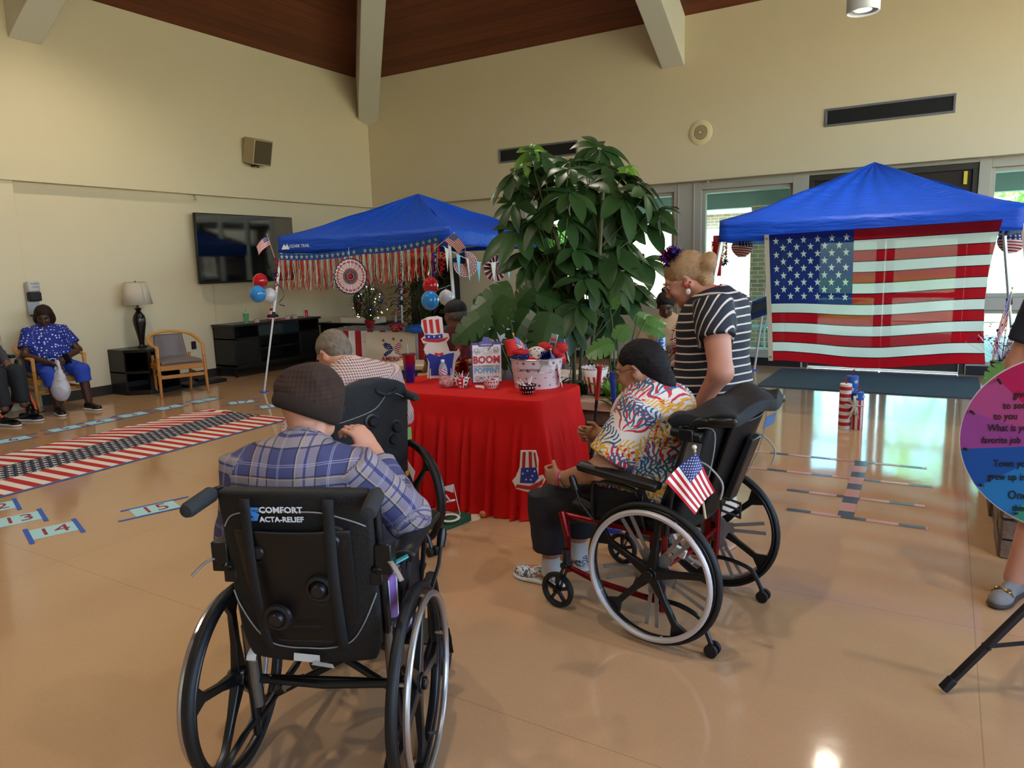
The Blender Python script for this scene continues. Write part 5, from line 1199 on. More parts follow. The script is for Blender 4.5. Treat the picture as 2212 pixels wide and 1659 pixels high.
S = Sd(); Hc = hc+hR@V(0, -.012, .045); S.ell(Hc+hR@V(0, 0, .005), (.101, .116, .092), hR, .02).ell(Hc+hR@V(.01, -.012, .062), (.078, .088, .066), hR, .04).ell(Hc+hR@V(-.045, -.035, .035), (.062, .065, .062), hR, .03)
S.plane(Hc+hR@V(0, 0, -.025), -hR[:, 2], Hc-.2, Hc+.2)
m_knit = mat('brown_knit', fn=lambda t: t.mix(t.noise(30, 2), '2a1a14', '38241b'), rough=.95, bump=lambda t: (((t.obj()[0]*420).sin()+(t.obj()[2]*420).sin())*.5+t.noise(40, 2), .3, .003))
cap_ = S.mesh('knit_cap', m_knit, pA, .005, disp=folds(.011, 22, 12, (1, 1, .8)))
S = Sd(); S.ell(Hc+hR@V(0, 0, -.02), (.112, .125, .076), hR, .02); S.plane(Hc+hR@V(0, 0, .020), hR[:, 2], Hc-.2, Hc+.2, .014); S.plane(Hc+hR@V(0, 0, -.05), -hR[:, 2], Hc-.2, Hc+.2, .012)
S.mesh('folded_cuff', mat('ribbed_brown_knit', '2b1c15', .95, bump=lambda t: ((t.m('ARCTAN2', t.obj()[0]+.02, t.obj()[1]-.205)*120).sin(), .5, .004)), cap_, .005)
S = Sd()
for s in (-1, 1): S.cone((s*.085, .13, .56), (s*.12, .57, .555), .105, .082, .05).ell((s*.12, .575, .55), .08, k=.03).cone((s*.12, .58, .55), (s*.12, .61, .14), .078, .066, .03)
S.mesh('trousers', cm('1d2230', .8), pA, .009, disp=folds(.006, 20, 5))
for s in (-1, 1): shoe(pA, (s*.12, .62, .19), (s*.1, 1, 0), cm('101012', .5), cm('1a1a1c', .6), floor_z=.096)
MB().tube(smooth_path([hc+hR@V(.079, .02, .012), hc+hR@V(.085, -.01, .014), hc+hR@V(.083, -.03, -.0)], 4), .0022, 6).build('glasses_temple', cm('2c2a2a', .3), pA)
# lilac bag between seat and right armrest
o = thing('shopping_bag', 'lilac and white bag tucked beside the seat of the nearest wheelchair', 'bag', WA, WAR)
MB().grid(lambda u, v: V(.215+.012*math.sin(9*u), .0+.22*u, .40+.24*v+.01*math.sin(8*u)), 12, 8).build('bag_side', mat('lilac_print', fn=lambda t: t.mix((t.obj()[1]*14).fract() < .5, 'cbc2c9', '6f4f8d'), rough=.6), o, solid=.012)
# ---------------- B: coral shirt, seen from the side
SB = -.09
pB = persond('person in coral-print blouse with dark ponytail in the red-framed wheelchair', WB, WBR)
J = dict(pel=(0, .15, .56), bel=(0, .22, .70), che=(0, .165, .86), nk=(0, .175, 1.0), shl=(-.17, .16, .92), shr=(.17, .16, .92), R=rot('X', -8))
g = dict(hip=.205, hipd=.19, bel=.20, beld=.20, che=.20, ched=.165, sh=.07)
hc = V(0, .235, 1.10); hR = look(8, -20, 0)
elL, wrL = V(-.27, .27, .69), V(-.235, .51, .60); elR, wrR = V(.27, .28, .70), V(.16, .53, .72)
S = Sd(); torso(S, J, g); head(S, hc, hR, 1.02, nose=1.); S.cap(V(0, .15, .96), hc+V(0, -.035, -.03), .066, .062, .03).ell(hc+V(0, .03, -.10), (.05, .05, .03), k=.03)
limbs(S, J['shl'], elL, wrL, .068, .058, .031, k=.04); limbs(S, J['shr'], elR, wrR, .068, .058, .031, k=.04)
hand(S, wrL, (.1, .95, -.05), (1, 0, .1), (0, .2, 1), 1.15); hand(S, wrR, (-.25, .9, .1), (-1, -.2, 0), (0, 0, 1), 1.3)
for s in (-1, 1): limbs(S, (s*.10, .19, .56), (s*.125, .66, .42), (s*.125, .66, .07), .10, .058, .038); S.ell((s*.125, .72, .045), (.038, .10, .035), k=.03)
S.mesh('body', sk_olive, pB, .0065)
S = Sd(); t = .02; VS = V(1, 0, 0); fl_ = lambda o: (V(*o), np.array([[0, 1, 0], [1, 0, 0], [0, 0, 1.]]))
torso(S, J, g, t, pc=fl_((0, .2, .8)))
S.cap((0, .06, .68), (0, .08, .80), .13, .12, .06, pc=fl_((0, .2, .8)), fl=(V(0, 1, 0), .7)); S.ell((0, .27, .61), (.225, .17, .09), k=.05, pc=fl_((0, .2, .8)))
for a, e in ((J['shl'], elL), (J['shr'], elR)): a = V(*a); m = a+(e-a)*.78; S.cone(a, m, .088, .10, .04, pc=limbframe(a, m, VS)); S.ell(m+(e-a)*.10, (.072, .09, .03), rot('X', -30), .006, 's')
S.cone((0, .165, .94), (0, .182, 1.01), .095, .078, .03, pc=fl_((0, .2, .8))); S.ell((0, .205, 1.03), .06, k=.01, op='s')
def coral(t):
    x, y, z = t.pc(); wob_ = t.noise(16, 2, t.comb(x, z, y)); w2 = t.noise(16, 2, t.comb(x+5, z, y)); c = t.mix(0., 'cfc4ba', 'cfc4ba')
    for i, (ox, oz, sc, cols) in enumerate(((0, 0, .15, ('2f6a86', 'b8202f')), (.08, .09, .17, ('b8202f', 'd49a24')), (.03, .06, .13, ('d49a24', '24587a')), (.10, .02, .12, ('24587a', 'd49a24')))):
        X = (x+ox+(wob_-.5)*.02)/sc; Z = (z+oz+(w2-.5)*.02)/sc; row = Z.floor(); X = X+((row % 2)*.5); col = X.floor()
        h = (((col*12.9+row*78.2+i*3.1).sin())*437.5).fract(); lx = X.fract()-.5+(h-.5)*.2; lz = Z.fract()-.02
        rr = (lx*lx+lz*lz).sqrt(); th = t.m('ARCTAN2', lx, lz)+(rr*9+h*6).sin()*.13
        n1 = ((th*1.3+.5).fract()-.5).abs() < (.15-.06*rr); n2 = ((th*2.6+.5).fract()-.5).abs() < .17; n3 = ((th*5.2+.5).fract()-.5).abs() < .22
        br = (n1*(rr < .34)).max(n2*(rr > .30)*(rr < .60)).max(n3*(rr > .56)*(rr < .86))
        body = br*(th.abs() < 1.0)*(rr > .05)*(rr < .80)*(h > .18)
        c = t.mix(body, c, t.mix(h > .5, cols[0], cols[1]))
    return c
S.mesh('coral_blouse', mat('coral_print', fn=coral, rough=.75), pB, .0065, disp=folds(.007, 17, 8, (1, 1, .6)))
S = Sd()
for s in (-1, 1): S.cone((s*.10, .17, .55), (s*.125, .64, .435), .125, .105, .05).ell((s*.125, .665, .40), .098, k=.04).cone((s*.125, .665, .42), (s*.125, .655, .19), .10, .092, .03)
S.ell((0, .13, .54), (.215, .17, .12), k=.05); S.mesh('navy_trousers', mat('dark_plum_cotton', '15121c', .75), pB, .008, disp=folds(.006, 18, 2))
m_cl = mat('printed_clog', fn=lambda t: t.mix(t.noise(38, 3, dist=2) > .52, 'c6c4c4', '3c4c66'), rough=.5)
for s in (-1, 1):
    MB().lathe([(.05, .06), (.048, .12), (.043, .15)], (s*.125, .66, 0), 20).build('sock', cm('bdbab6', .8), pB); shoe(pB, (s*.125, .675, .085), (s*.06, 1, 0), m_cl, cm('c9c8c6', .5), floor_z=0)
def hairtag(o, c, Rm): return (np.array(c), np.array(Rm).T)
S = Sd(); ht = hairtag(0, hc, hR); S.ell(hc+hR@V(0, -.018, .04), (.085, .105, .092), hR, .02, pc=ht).ell(hc+hR@V(0, -.07, .0), (.068, .065, .08), hR, .04, pc=ht).ell(hc+V(0, -.115, -.055), (.055, .055, .06), k=.04, pc=ht).ell(hc+V(0, -.10, -.11), (.045, .045, .035), k=.03, pc=ht)
S.ell(hc+hR@V(0, .09, -.06), (.09, .075, .12), hR, .02, 's')
for s in (-1, 1): S.ell(hc+hR@V(s*.085, .035, -.03), (.03, .055, .07), hR, .012, 's')
S.mesh('ponytail_hair', hairm('black_hair', '0d0b0c', '1f1a1b', (14, 40, 60)), pB, .005, disp=folds(.003, 50, 4))
face_parts(pB, hc, hR, 1.02, (m_lip, sk_olive), m_brow)
def glasses(o, c, Rm, sc, m, lens=True):
    g = lambda x, y, z: np.array(c)+np.array(Rm)@(V(x, y, z)*sc); b = MB()
    for s in (-1, 1):
        b.tube([g(s*.034+.022*math.cos(a), .112-.010*abs(math.cos(a)*s), .008+.019*math.sin(a)) for a in np.arange(14)*2*PI/14], .0013, 6, closed=True)
        b.tube([g(s*.056, .104, .014), g(s*.074, .06, .014), g(s*.084, .0, .012), g(s*.082, -.02, -.004)], .0014, 6)
    b.tube([g(-.012, .116, .012), g(0, .119, .015), g(.012, .116, .012)], .0013, 6); fr = b.build('glasses', m, o)
    for s in (-1, 1): MB().add([g(s*.034+.021*math.cos(a), .112, .008+.018*math.sin(a)) for a in np.arange(16)*2*PI/16], [tuple(range(16))]).build('lens', m_glass, fr, smooth=0)
glasses(pB, hc, hR, 1.02, cm('1e1c1c', .3))
for r_, m, dx in ((.036, cm('c02f6a', .4), 0), (.037, cm('b9b6ae', .2, metal=.9), -.014), (.038, cm('9a9a98', .2, metal=.9), -.022)):
    MB().torus(wrL+V(0, .0+dx, 0), r_, .004, unit(V(.05, 1, -.2)), 28, 8).build('bracelet', m, pB)
# ---------------- C: checked shirt, seen from behind
pC = persond('person in small red checked shirt with grey hair, bending forward in the middle wheelchair', WC, WCR)
J = dict(pel=(.02, .10, .56), bel=(.02, .10, .72), che=(.02, .09, .90), nk=(-.01, .11, 1.04), shl=(-.20, .11, .93), shr=(.21, .06, .975), Rx=look(0, 0, -8))
g = dict(hip=.18, hipd=.16, bel=.18, beld=.15, che=.21, ched=.14, sh=.068)
hc = V(-.03, .225, 1.12); hR = look(14, -40, 0)
elL, wrL = V(-.29, .22, .72), V(-.18, .45, .62); elR, wrR = V(.31, .12, .74), V(.16, .40, .66)
S = Sd(); torso(S, J, g); head(S, hc, hR, 1.03); S.cap(J['nk']-V(0, .02, .03), hc+V(0, -.05, -.03), .066, .06, .03)
limbs(S, J['shl'], elL, wrL, .052, .043, .028); limbs(S, J['shr'], elR, wrR, .052, .043, .028)
hand(S, wrL, (.5, .8, -.2), (0, 0, -1), (1, 0, 0), .6); hand(S, wrR, (-.5, .8, -.2), (0, 0, -1), (-1, 0, 0), .6)
for s in (-1, 1): limbs(S, (s*.09, .16, .56), (s*.12, .58, .55), (s*.12, .60, .16), .085, .062, .042)
S.mesh('body', sk_light, pC, .0075)
S = Sd(); t = .018; torso(S, J, g, t, pc=FR)
for a, e, w_ in ((J['shl'], elL, wrL), (J['shr'], elR, wrR)): S.cone(a, e, .078, .07, .04, pc=limbframe(a, e, VW)).ell(e, .068, k=.02, pc=limbframe(a, e, VW)).cone(e, w_, .066, .045, .03, pc=limbframe(e, w_, VW))
S.cone(J['nk']-V(0, .02, .05), J['nk']+V(-.01, .03, .03), .088, .076, .02, pc=(V(0, 0, 0), look(0, 12, 0))); S.ell(V(*J['nk'])+V(-.01, .06, .05), .062, k=.01, op='s')
def check(t):
    x, y, z = t.pc(); u = (x/.0135).fract(); v = (z/.0135).fract(); a = (u < .38); b = (v < .38); return t.mix((a+b)*.48, 'c3aaa0', '56161e')
S.mesh('checked_shirt', mat('small_check', fn=check, rough=.8), pC, .0075, disp=folds(.005, 20, 6))
S = Sd(); ht = hairtag(0, hc, hR); S.ell(hc+hR@V(0, -.016, .042), (.084, .104, .088), hR, .02, pc=ht).ell(hc+hR@V(0, -.05, -.01), (.072, .06, .07), hR, .03, pc=ht)
S.ell(hc+hR@V(0, .09, -.05), (.085, .085, .12), hR, .02, 's')
for s in (-1, 1): S.ell(hc+hR@V(s*.09, .02, -.02), (.022, .045, .05), hR, .01, 's')
S.mesh('hair', hairm('grey_brown_hair', '3c3028', '8a7b6b', (70, 8, 30)), pC, .0055, disp=folds(.0025, 60, 4)); glasses(pC, hc, hR, 1.03, cm('8c8a88', .3, metal=.6))
face_parts(pC, hc, hR, 1.03, (m_lip, sk_light), cm('7a7066', .8))
S = Sd()
for s in (-1, 1): S.cone((s*.085, .15, .56), (s*.12, .57, .555), .105, .082, .05).ell((s*.12, .575, .55), .08, k=.03).cone((s*.12, .58, .55), (s*.12, .61, .14), .078, .066, .03)
S.mesh('trousers', cm('23262e', .8), pC, .011)
for s in (-1, 1): shoe(pC, (s*.12, .62, .19), (0, 1, 0), cm('17171a', .5), floor_z=.098)
# ---------------- D: standing person in striped top
pD = persond('standing person in navy top with white stripes and tinsel headband, looking down', (-1.02, 3.76, 0), R(78))
# local frame: forward (+y) is to the left of the picture
J = dict(pel=(0, .0, .93), bel=(0, .02, 1.06), che=(0, .0, 1.24), nk=(0, .0, 1.385), shl=(-.165, -.08, 1.315), shr=(.165, -.01, 1.32), R=rot('X', -6))
g = dict(hip=.19, hipd=.165, bel=.175, beld=.155, che=.185, ched=.15, sh=.07)
hc = V(.0, .165, 1.475); hR = look(22, -32, 0)
elL, wrL = V(-.26, -.17, 1.04), V(-.225, -.03, .84); elR, wrR = V(.22, .10, 1.10), V(.16, .30, 1.0)
S = Sd(); torso(S, J, g); head(S, hc, hR, 1.1, fem=True, nose=1.0); S.cap(V(0, -.02, 1.34), hc+V(0, -.04, -.03), .066, .055, .03).ell(hc+hR@V(0, .05, -.098), (.045, .035, .02), k=.03)
limbs(S, J['shl'], elL, wrL, .074, .056, .030, k=.04); limbs(S, J['shr'], elR, wrR, .066, .052, .029, k=.04)
hand(S, wrL, (.25, .35, -.9), (1, .1, .3), (.3, .9, .2), .5); hand(S, wrR, (-.3, .9, -.3), (0, -.2, -1), (-1, 0, 0), .5)
for s in (-1, 1): limbs(S, (s*.095, .0, .90), (s*.10, .03, .48), (s*.10, -.02, .09), .10, .062, .04); S.ell((s*.10, .05, .035), (.04, .105, .035), k=.03)
S.mesh('body', sk_tan, pD, .0065)
S = Sd(); t = .018; torso(S, J, g, t, pc=fl_((0, 0, 1.2)))
S.cone((0, .0, 1.10), (0, -.01, .80), .165, .19, .06, pc=fl_((0, 0, 1.2)), fl=(V(0, 1, 0), .92)); S.ell((0, .06, .91), (.205, .185, .12), k=.05, pc=fl_((0, 0, 1.2))); S.ell((0, .09, 1.22), (.15, .085, .11), k=.05, pc=fl_((0, 0, 1.2)))
for a, e in ((J['shl'], elL), (J['shr'], elR)): a = V(*a); m = a+(e-a)*.42+V(0, 0, 0); S.cone(a-(e-a)*.05, m, .082, .088, .05, pc=(a, np.array([[0, 0, 1.], [1, 0, 0], [0, 1, .25]])))
S.ell((0, .055, 1.43), (.10, .115, .062), rot('X', -38), .015, 's')
def stripe(t):
    x, y, z = t.pc(); v = ((z+x*.10+t.noise(3, 2, t.comb(x, y, z))*.02)/.041).fract(); return t.mix(v < .2, '0b0f22', 'c4b8ac')
S.mesh('striped_top', mat('navy_white_stripes', fn=stripe, rough=.7), pD, .0065, disp=folds(.008, 14, 9, (1, 1, .6)))
b = MB(); b.torus((-.10, .215, .99), .028, .014, (.3, 1, .2), 18, 8)
b.tube(smooth_path([(-.10, .225, .985), (-.12, .25, .92), (-.10, .24, .84)], 5), .02, 8, flat=.4, rs=[.012, .028]+[.03]*9).tube(smooth_path([(-.09, .225, .985), (-.05, .255, .93), (-.04, .24, .85)], 5), .02, 8, flat=.4, rs=[.012, .028]+[.03]*9); b.build('waist_knot', mat('navy_white_knot', fn=lambda t: t.mix((t.obj()[2]/.03).fract() < .25, '0b0f22', 'c4b8ac'), rough=.7), pD)
S = Sd()
for s in (-1, 1): S.cone((s*.085, .0, .86), (s*.105, .03, .48), .105, .09, .04).cone((s*.105, .03, .5), (s*.10, -.02, .17), .088, .078, .03)
S.ell((0, -.02, .87), (.185, .17, .12), k=.05); S.mesh('white_trousers', mat('cream_cotton', 'cfc3b4', .8), pD, .009, disp=folds(.006, 16, 3))
for s in (-1, 1):
    b = MB(); S = Sd(); S.box((s*.10, .045, .010), (.045, .13, .010), None, .01); so = S.mesh('sandal', cm('b9947c', .5), pD, .006)
    MB().tube(smooth_path([(s*.10-.045, .09, .02), (s*.10, .10, .068), (s*.10+.045, .09, .02)], 5), .010, 6, flat=.3).build('sandal_strap', cm('a58468', .5), so)
S = Sd(); ht = hairtag(0, hc, hR); S.ell(hc+hR@V(0, -.020, .048), (.095, .115, .098), hR, .02, pc=ht).ell(hc+hR@V(0, -.078, .01), (.072, .06, .078), hR, .04, pc=ht)
S.ell(hc+V(0, -.120, .080), (.044, .046, .044), k=.02, pc=ht).ell(hc+V(.012, -.125, .118), (.026, .032, .024), k=.02, pc=ht).ell(hc+V(0, -.115, -.01), (.045, .035, .05), k=.03, pc=ht)
S.ell(hc+hR@V(0, .12, -.075), (.10, .09, .135), hR, .02, 's')
for s in (-1, 1): S.ell(hc+hR@V(s*.098, .03, -.04), (.030, .06, .06), hR, .012, 's')
S.mesh('hair_bun', hairm('blond_hair', '6a4c33', 'b08d68', (10, 34, 90)), pD, .005, disp=folds(.003, 40, 5))
face_parts(pD, hc, hR, 1.1, (cm('9a4a48', .35), sk_tan), cm('8a6a50', .8), smile=.7); glasses(pD, hc, hR, 1.1, cm('a8907c', .25, metal=.7))
o = thing('tinsel_headband', 'headband with red and blue foil tinsel and blue foil stars on the standing person\'s hair', 'headband', (-1.02, 3.76, 0), R(78))
MB().tube(smooth_path([hc+hR@(V(.098*math.cos(a), .03-.01*math.sin(a), .045+.108*math.sin(a)))for a in np.linspace(-.3, PI+.3, 12)], 3), .004, 6, flat=.5).build('band', cm('b98f4a', .25, metal=.8), o)
b = MB(); q = hc+V(-.055, .045, .115); tinsel(b, [q, q+V(.01, .05, -.0)], .006, 170, .05, 5, .0035); b.build('red_tinsel', m_tr, o, smooth=0)
b = MB(); tinsel(b, [q+V(0, -.02, 0), q+V(.01, .04, .01)], .006, 170, .055, 6, .0035); b.build('blue_tinsel', m_tb, o, smooth=0)
b = MB(); rn = random.Random(5); 
for k in range(11): d = unit(np.array([rn.gauss(-.6, .6), rn.gauss(.2, .8), rn.gauss(.3, .8)])); b.prism(starpoly(.016), .002, q+d*.065, *frame(d)[:2])
for k in range(1): pass
b.build('foil_stars', m_tb, o, smooth=0)['kind'] = 'stuff'
# jewellery
eg = hc+hR@V(-.094, .0, -.037)
MB().torus(eg, .009, .0035, hR[:, 0], 14, 6).ball(eg+hR@V(0, -.02, .012), .007).ball(eg+hR@V(0, .012, .014), .007).build('bow_earring', cm('b03a42', .3, metal=.4), pD)
MB().ball(eg-V(0, 0, .028), (.005, .014, .017)).build('pearl_earring', cm('dcd6d0', .2), pD)
def beads(a0, a1, m, r, n=60):
    b = MB(); P = smooth_path([(-.05, -.055, 1.45), (-.085, .01, 1.41), (-.12, .11, 1.31), (-.10, .19+a0, 1.19), (-.06, .20, 1.09+a1), (-.02, .21+a0, 1.19), (.05, .15, 1.32), (.06, .02, 1.43)], 10)
    for i in range(0, len(P)): b.ball(P[i], r*(1.3 if i % 4 == 0 else .8), n=6, m=4)
    return b.build('bead_necklace', m, pD, smooth=180)
beads(0, 0, cm('a31c2c', .2, metal=.5), .0045); beads(.012, -.03, cm('bfa79c', .2, metal=.6), .004)
MB().tube([(-.06, .205, 1.09), (-.065, .24, 1.045)], .003, 5).build('badge_clip', m_black, pD)
MB().b2((-.10, .238, .925), (-.03, .245, 1.045)).build('silver_badge', mat('glitter_badge', fn=lambda t: t.mix(t.noise(160, 2) > .5, 'c9d0ce', '8f9a98'), rough=.15, metal=.4), pD, bev=.004)
MB().torus(wrL+V(0, .0, .02), .035, .0035, unit(wrL-elL), 26, 6).build('bracelet', cm('b5907c', .25, metal=.7), pD)
# ================================================================== centre: red table, planter, plants
def toloc(o, p): return np.array(mwo(o).inverted() @ Vector(p))
RA = R(3.5); RC = V(-2.77, 4.09, 0); ru, rv = V(math.cos(RA), math.sin(RA), 0), V(-math.sin(RA), math.cos(RA), 0); RWd, RD, RZ = 1.34, .68, .75
def rt_(a, b, z=RZ): return RC+ru*a+rv*b+V(0, 0, z)
m_red = mat('red_spandex', fn=lambda t: t.mix(t.noise(3, 2), 'b40b09', 'c4100c'), rough=.75, spec=.2, bump=lambda t: (t.noise(7, 2), .12, .01))
o = thing('skirted_table', 'table covered by a fitted red cloth with a pleated skirt to the floor', 'table', (RC[0], RC[1], 0), RA)
def per(s):   # rounded-rectangle outline, s in 0..1
    hw_, hd, r = RWd/2, RD/2, .07; segs = [(2*hw_-2*r), PI/2*r, (2*hd-2*r), PI/2*r]*2; L = sum(segs); d = (s % 1)*L
    x, y, a = -hw_+r, -hd, 0.
    for i, sg in enumerate(segs):
        st = min(d, sg)
        if i % 2 == 0: x += math.cos(a)*st; y += math.sin(a)*st
        else:
            cx_, cy_ = x-math.sin(a)*r, y+math.cos(a)*r; a2 = a+st/r; x, y = cx_+math.sin(a2)*r, cy_-math.cos(a2)*r; a = a2
        d -= st
        if d <= 1e-9: break
    return x, y, a
n = 560; P = []; rows = ((0, 0, 0), (.006, .012, 0), (.010, .05, 0), (.010, .12, .0), (.016, .16, .1), (.03, .24, .45), (.045, .38, .8), (.06, .55, 1.), (.075, .70, 1.1), (.085, .745, 1.15))
rr = random.Random(2); ph = [rr.uniform(-.5, .5) for _ in range(80)]
for off, dz, k in rows:
    for i in range(n):
        s = i/n; x, y, a = per(s); nx, ny = math.sin(a), -math.cos(a); q = s*44; w_ = math.sin(2*PI*q+ph[int(q) % 80]*1.6+1.5*math.sin(3*q))
        d = off+k*.026*(max(w_, -.75)+.5*math.sin(2*PI*q*.5+1)*(dz > .3)); P.append((x+nx*d, y+ny*d, RZ-dz))
F = [(j*n+i, (j+1)*n+i, (j+1)*n+(i+1) % n, j*n+(i+1) % n) for j in range(len(rows)-1) for i in range(n)]
MB().add(P, [f[::-1] for f in F]).build('table_skirt', m_red, o, smooth=80)
MB().add([p for p in P[:n]], [tuple(range(n))]).build('tabletop_cover', m_red, o, smooth=0)
b = MB()
for sx in (-1, 1):
    for sy in (-1, 1): b.cyl((sx*.5, sy*.22, 0), (sx*.5, sy*.22, RZ-.02), .015)
MB().b2((-RWd/2+.02, -RD/2+.02, RZ-.035), (RWd/2-.02, RD/2-.02, RZ-.004)).build('board', cm('d8d4cc', .6), o); 
for i, (sx, sy) in enumerate(((-1, -1), (-1, 1), (1, -1), (1, 1))): MB().cyl((sx*.5, sy*.22, 0), (sx*.5, sy*.22, RZ-.03), .015).build('leg', m_steel, o)
vr, vu = _r2*V(1, 1, 0), V(0, 0, 1); vr = unit(vr)      # level direction across the view
vb = V(-vr[1], vr[0], 0)                                # away from the viewer
# -- things on it
def lprint(b, poly, z): pass
o = thing('patriotic_standee', 'flat cardboard standee with a striped star-banded top hat above a navy board', 'standee', tuple(gp(950, 818, RZ)))
c = gp(950, 818, RZ)+vb*.03
hat = [(-.085, .27), (-.115, .265), (-.13, .30), (-.10, .325), (-.125, .40), (-.12, .44), (-.07, .462), (.0, .468), (.035, .455), (.04, .34), (.075, .335), (.085, .30), (.06, .27), (.08, .2), (.13, .20), (.15, .225), (.16, .18), (.12, .12), (.105, .02), (.11, 0), (-.10, 0), (-.085, .12), (-.10, .19), (-.115, .22)]
MB().prism([(x*1.0, z) for x, z in hat], .006, c, vr, vu).build('board', cm('d3c3b6', .6), o, world=True, smooth=0)
MB().prism([(-.08, .02), (.09, .02), (.10, .11), (.115, .19), (.07, .185), (.0, .165), (-.07, .19), (-.10, .175), (-.075, .12)], .001, c-vb*.004, vr, vu).build('navy_panel', cm('1b2e86', .5), o, world=True, smooth=0)
MB().prism([(-.035, .165), (-.03, .195), (0, .185), (.03, .195), (.035, .165), (0, .175)], .001, c-vb*.0052, vr, vu).build('red_bow', cm('b31a22', .5), o, world=True, smooth=0)
MB().prism([(-.12, .29), (-.08, .275), (0, .27), (.045, .28), (.075, .31), (.04, .30), (-.02, .292), (-.09, .30), (-.115, .305)], .001, c-vb*.0045, vr, vu).build('hat_brim', cm('b31a22', .5), o, world=True, smooth=0)
MB().prism([(-.095, .30), (-.02, .294), (.035, .302), (.032, .335), (-.03, .325), (-.10, .334)], .001, c-vb*.0052, vr, vu).build('hat_band', cm('1b2e86', .5), o, world=True, smooth=0)
for x0 in (-.105, -.06, -.012, ): MB().prism([(x0+.005, .342), (x0+.028, .338), (x0+.022, .445), (x0-.006, .44)], .001, c-vb*.0045, vr, vu).build('hat_stripe', cm('b31a22', .5), o, world=True, smooth=0)
for x0 in (-.07, -.03, .01): MB().prism(starpoly(.010, x0, .314), .001, c-vb*.006, vr, vu).build('star', cm('e6dccf', .5), o, world=True, smooth=0)
for x0 in (-.07, .085): MB().prism([(-.03, 0), (.03, 0), (.02, .05), (-.01, .075)], .005, c+vr*x0, vb, vu).build('foot_tab', cm('d3c3b6', .6), o, world=True, smooth=0)
# clipboard sign
o = thing('clipboard_sign', 'white sign reading BOOM YOUR REFERRALS ARE POPPIN\' on a purple clipboard', 'sign', tuple(gp(1052, 826, RZ)))
sx_, sz_ = unit(vr+vb*.12), unit(V(0, 0, 1)+vb*.13); so = gp(1052, 828, RZ)+sz_*.145+vb*.02; q = lambda a, b: [(-a, -b), (a, -b), (a, b), (-a, b)]
MB().prism(q(.108, .145), .006, so, sx_, sz_).build('clipboard', cm('43256f', .35), o, world=True, bev=.002)
for k in (2, 1, 0): MB().prism([(x+.0025*k, z) for x, z in q(.099, .132)], .0015, so-np.cross(sx_, sz_)*(-.006+.0022*(k-2))*1+sz_*-.006, sx_, sz_).build('paper', cm('dccfc8', .6), o, world=True)
nn = np.cross(sx_, sz_); fr = so+nn*.0125
MB().prism([(-.055, .115), (.05, .115), (.055, .145), (.025, .155), (.02, .18), (-.02, .185), (-.03, .155), (-.055, .145)], .010, so+nn*.010, sx_, sz_).build('clip', cm('43256f', .3), o, world=True, bev=.002)
tp = lambda s, z, size, col, **k: text('lettering', s, size, cm(col, .5), o, fr+sz_*z+sx_*k.pop('dx', 0), sx_, sz_, **k)
tp('BOOM', .018, .070, 'b01622', bold=.0028, sx=.93); tp('YOUR REFERRALS ARE', -.027, .0235, '2d2d33', sx=.82); tp("POPPIN'!", -.058, .052, '5b8fb3', bold=.002, sx=.92); tp('ADORATION', -.108, .024, '1f1d22', dx=.022, bold=.0004)
tp('Home Health & Hospice', -.122, .008, '4a4850', dx=.025)
text('lettering', 'ADORATION', .013, cm('e4dcef', .5), o, so+nn*.0155+sz_*.127, sx_, sz_)
MB().torus(fr+sz_*-.112-sx_*.068, .017, .0012, nn, 28, 6).bar(fr+sz_*-.127-sx_*.068, fr+sz_*-.108-sx_*.068, .003, .001).build('tree_emblem', cm('1f1d22', .5), o, world=True)
b = MB(); rn = random.Random(4)
for (fx, fz, rr_) in ((0, .085, .055), (-.07, .09, .03), (.07, .095, .03)):
    for k in range(22): a = k*2*PI/22; b.bar(fr+sx_*(fx+rr_*.3*math.cos(a))+sz_*(fz+rr_*.3*math.sin(a)), fr+sx_*(fx+rr_*rn.uniform(.7, 1)*math.cos(a))+sz_*(fz+rr_*rn.uniform(.7, 1)*math.sin(a)-.008), .0012, .0008)
b.build('firework_print', cm('4d4a55', .6), o, world=True)['kind'] = 'stuff'
MB().cyl(so+sx_*.075+sz_*.17+nn*.03, so+sx_*.01+sz_*.085+nn*.014, .0022, n=6).build('stick', cm('3b2620', .6), o, world=True)
# tumblers, bottle, bag, marker
def tumb(t): u, v = t.uv(); return t.mix(v.near(.62, .0)+((v-.50)*5).max(0.).min(1.), '16237a', 'b5151c')
o = thing('square_tumbler', 'tall red-to-blue tumbler with straw at the left end of the red table', 'cup', tuple(gp(886, 826, RZ)))
MB().lathe([(0, 0), (.032, 0), (.047, .20), (.049, .205), (.045, .205), (.03, .006), (0, .006)], (0, 0, 0), 8).build('cup_body', mat('ombre_acrylic', fn=lambda t: t.mix(((t.obj()[2]-.10)*14).max(0.).min(1.), '15227c', 'b9161d'), rough=.1, trans=.55), o, smooth=20)
MB().lathe([(.05, .2), (.051, .212), (0, .216)], (0, 0, 0), 8).build('lid', cm('5a2326', .25), o); MB().cyl((0, 0, .02), (-.02, .01, .28), .004, n=8).build('straw', mat('clear_plastic', 'dfe3e6', .1, trans=.7), o)
o = thing('water_bottle', 'small clear water bottle standing in front of the standee', 'bottle', tuple(gp(958, 822, RZ)))
mcl = mat('clear_plastic', 'dfe3e6', .1, trans=.7)
MB().lathe([(0, 0), (.028, .003), (.031, .02), (.029, .03), (.031, .045), (.031, .09), (.026, .115), (.013, .135), (.012, .142)], (0, 0, 0), 20).build('bottle_body', mcl, o)
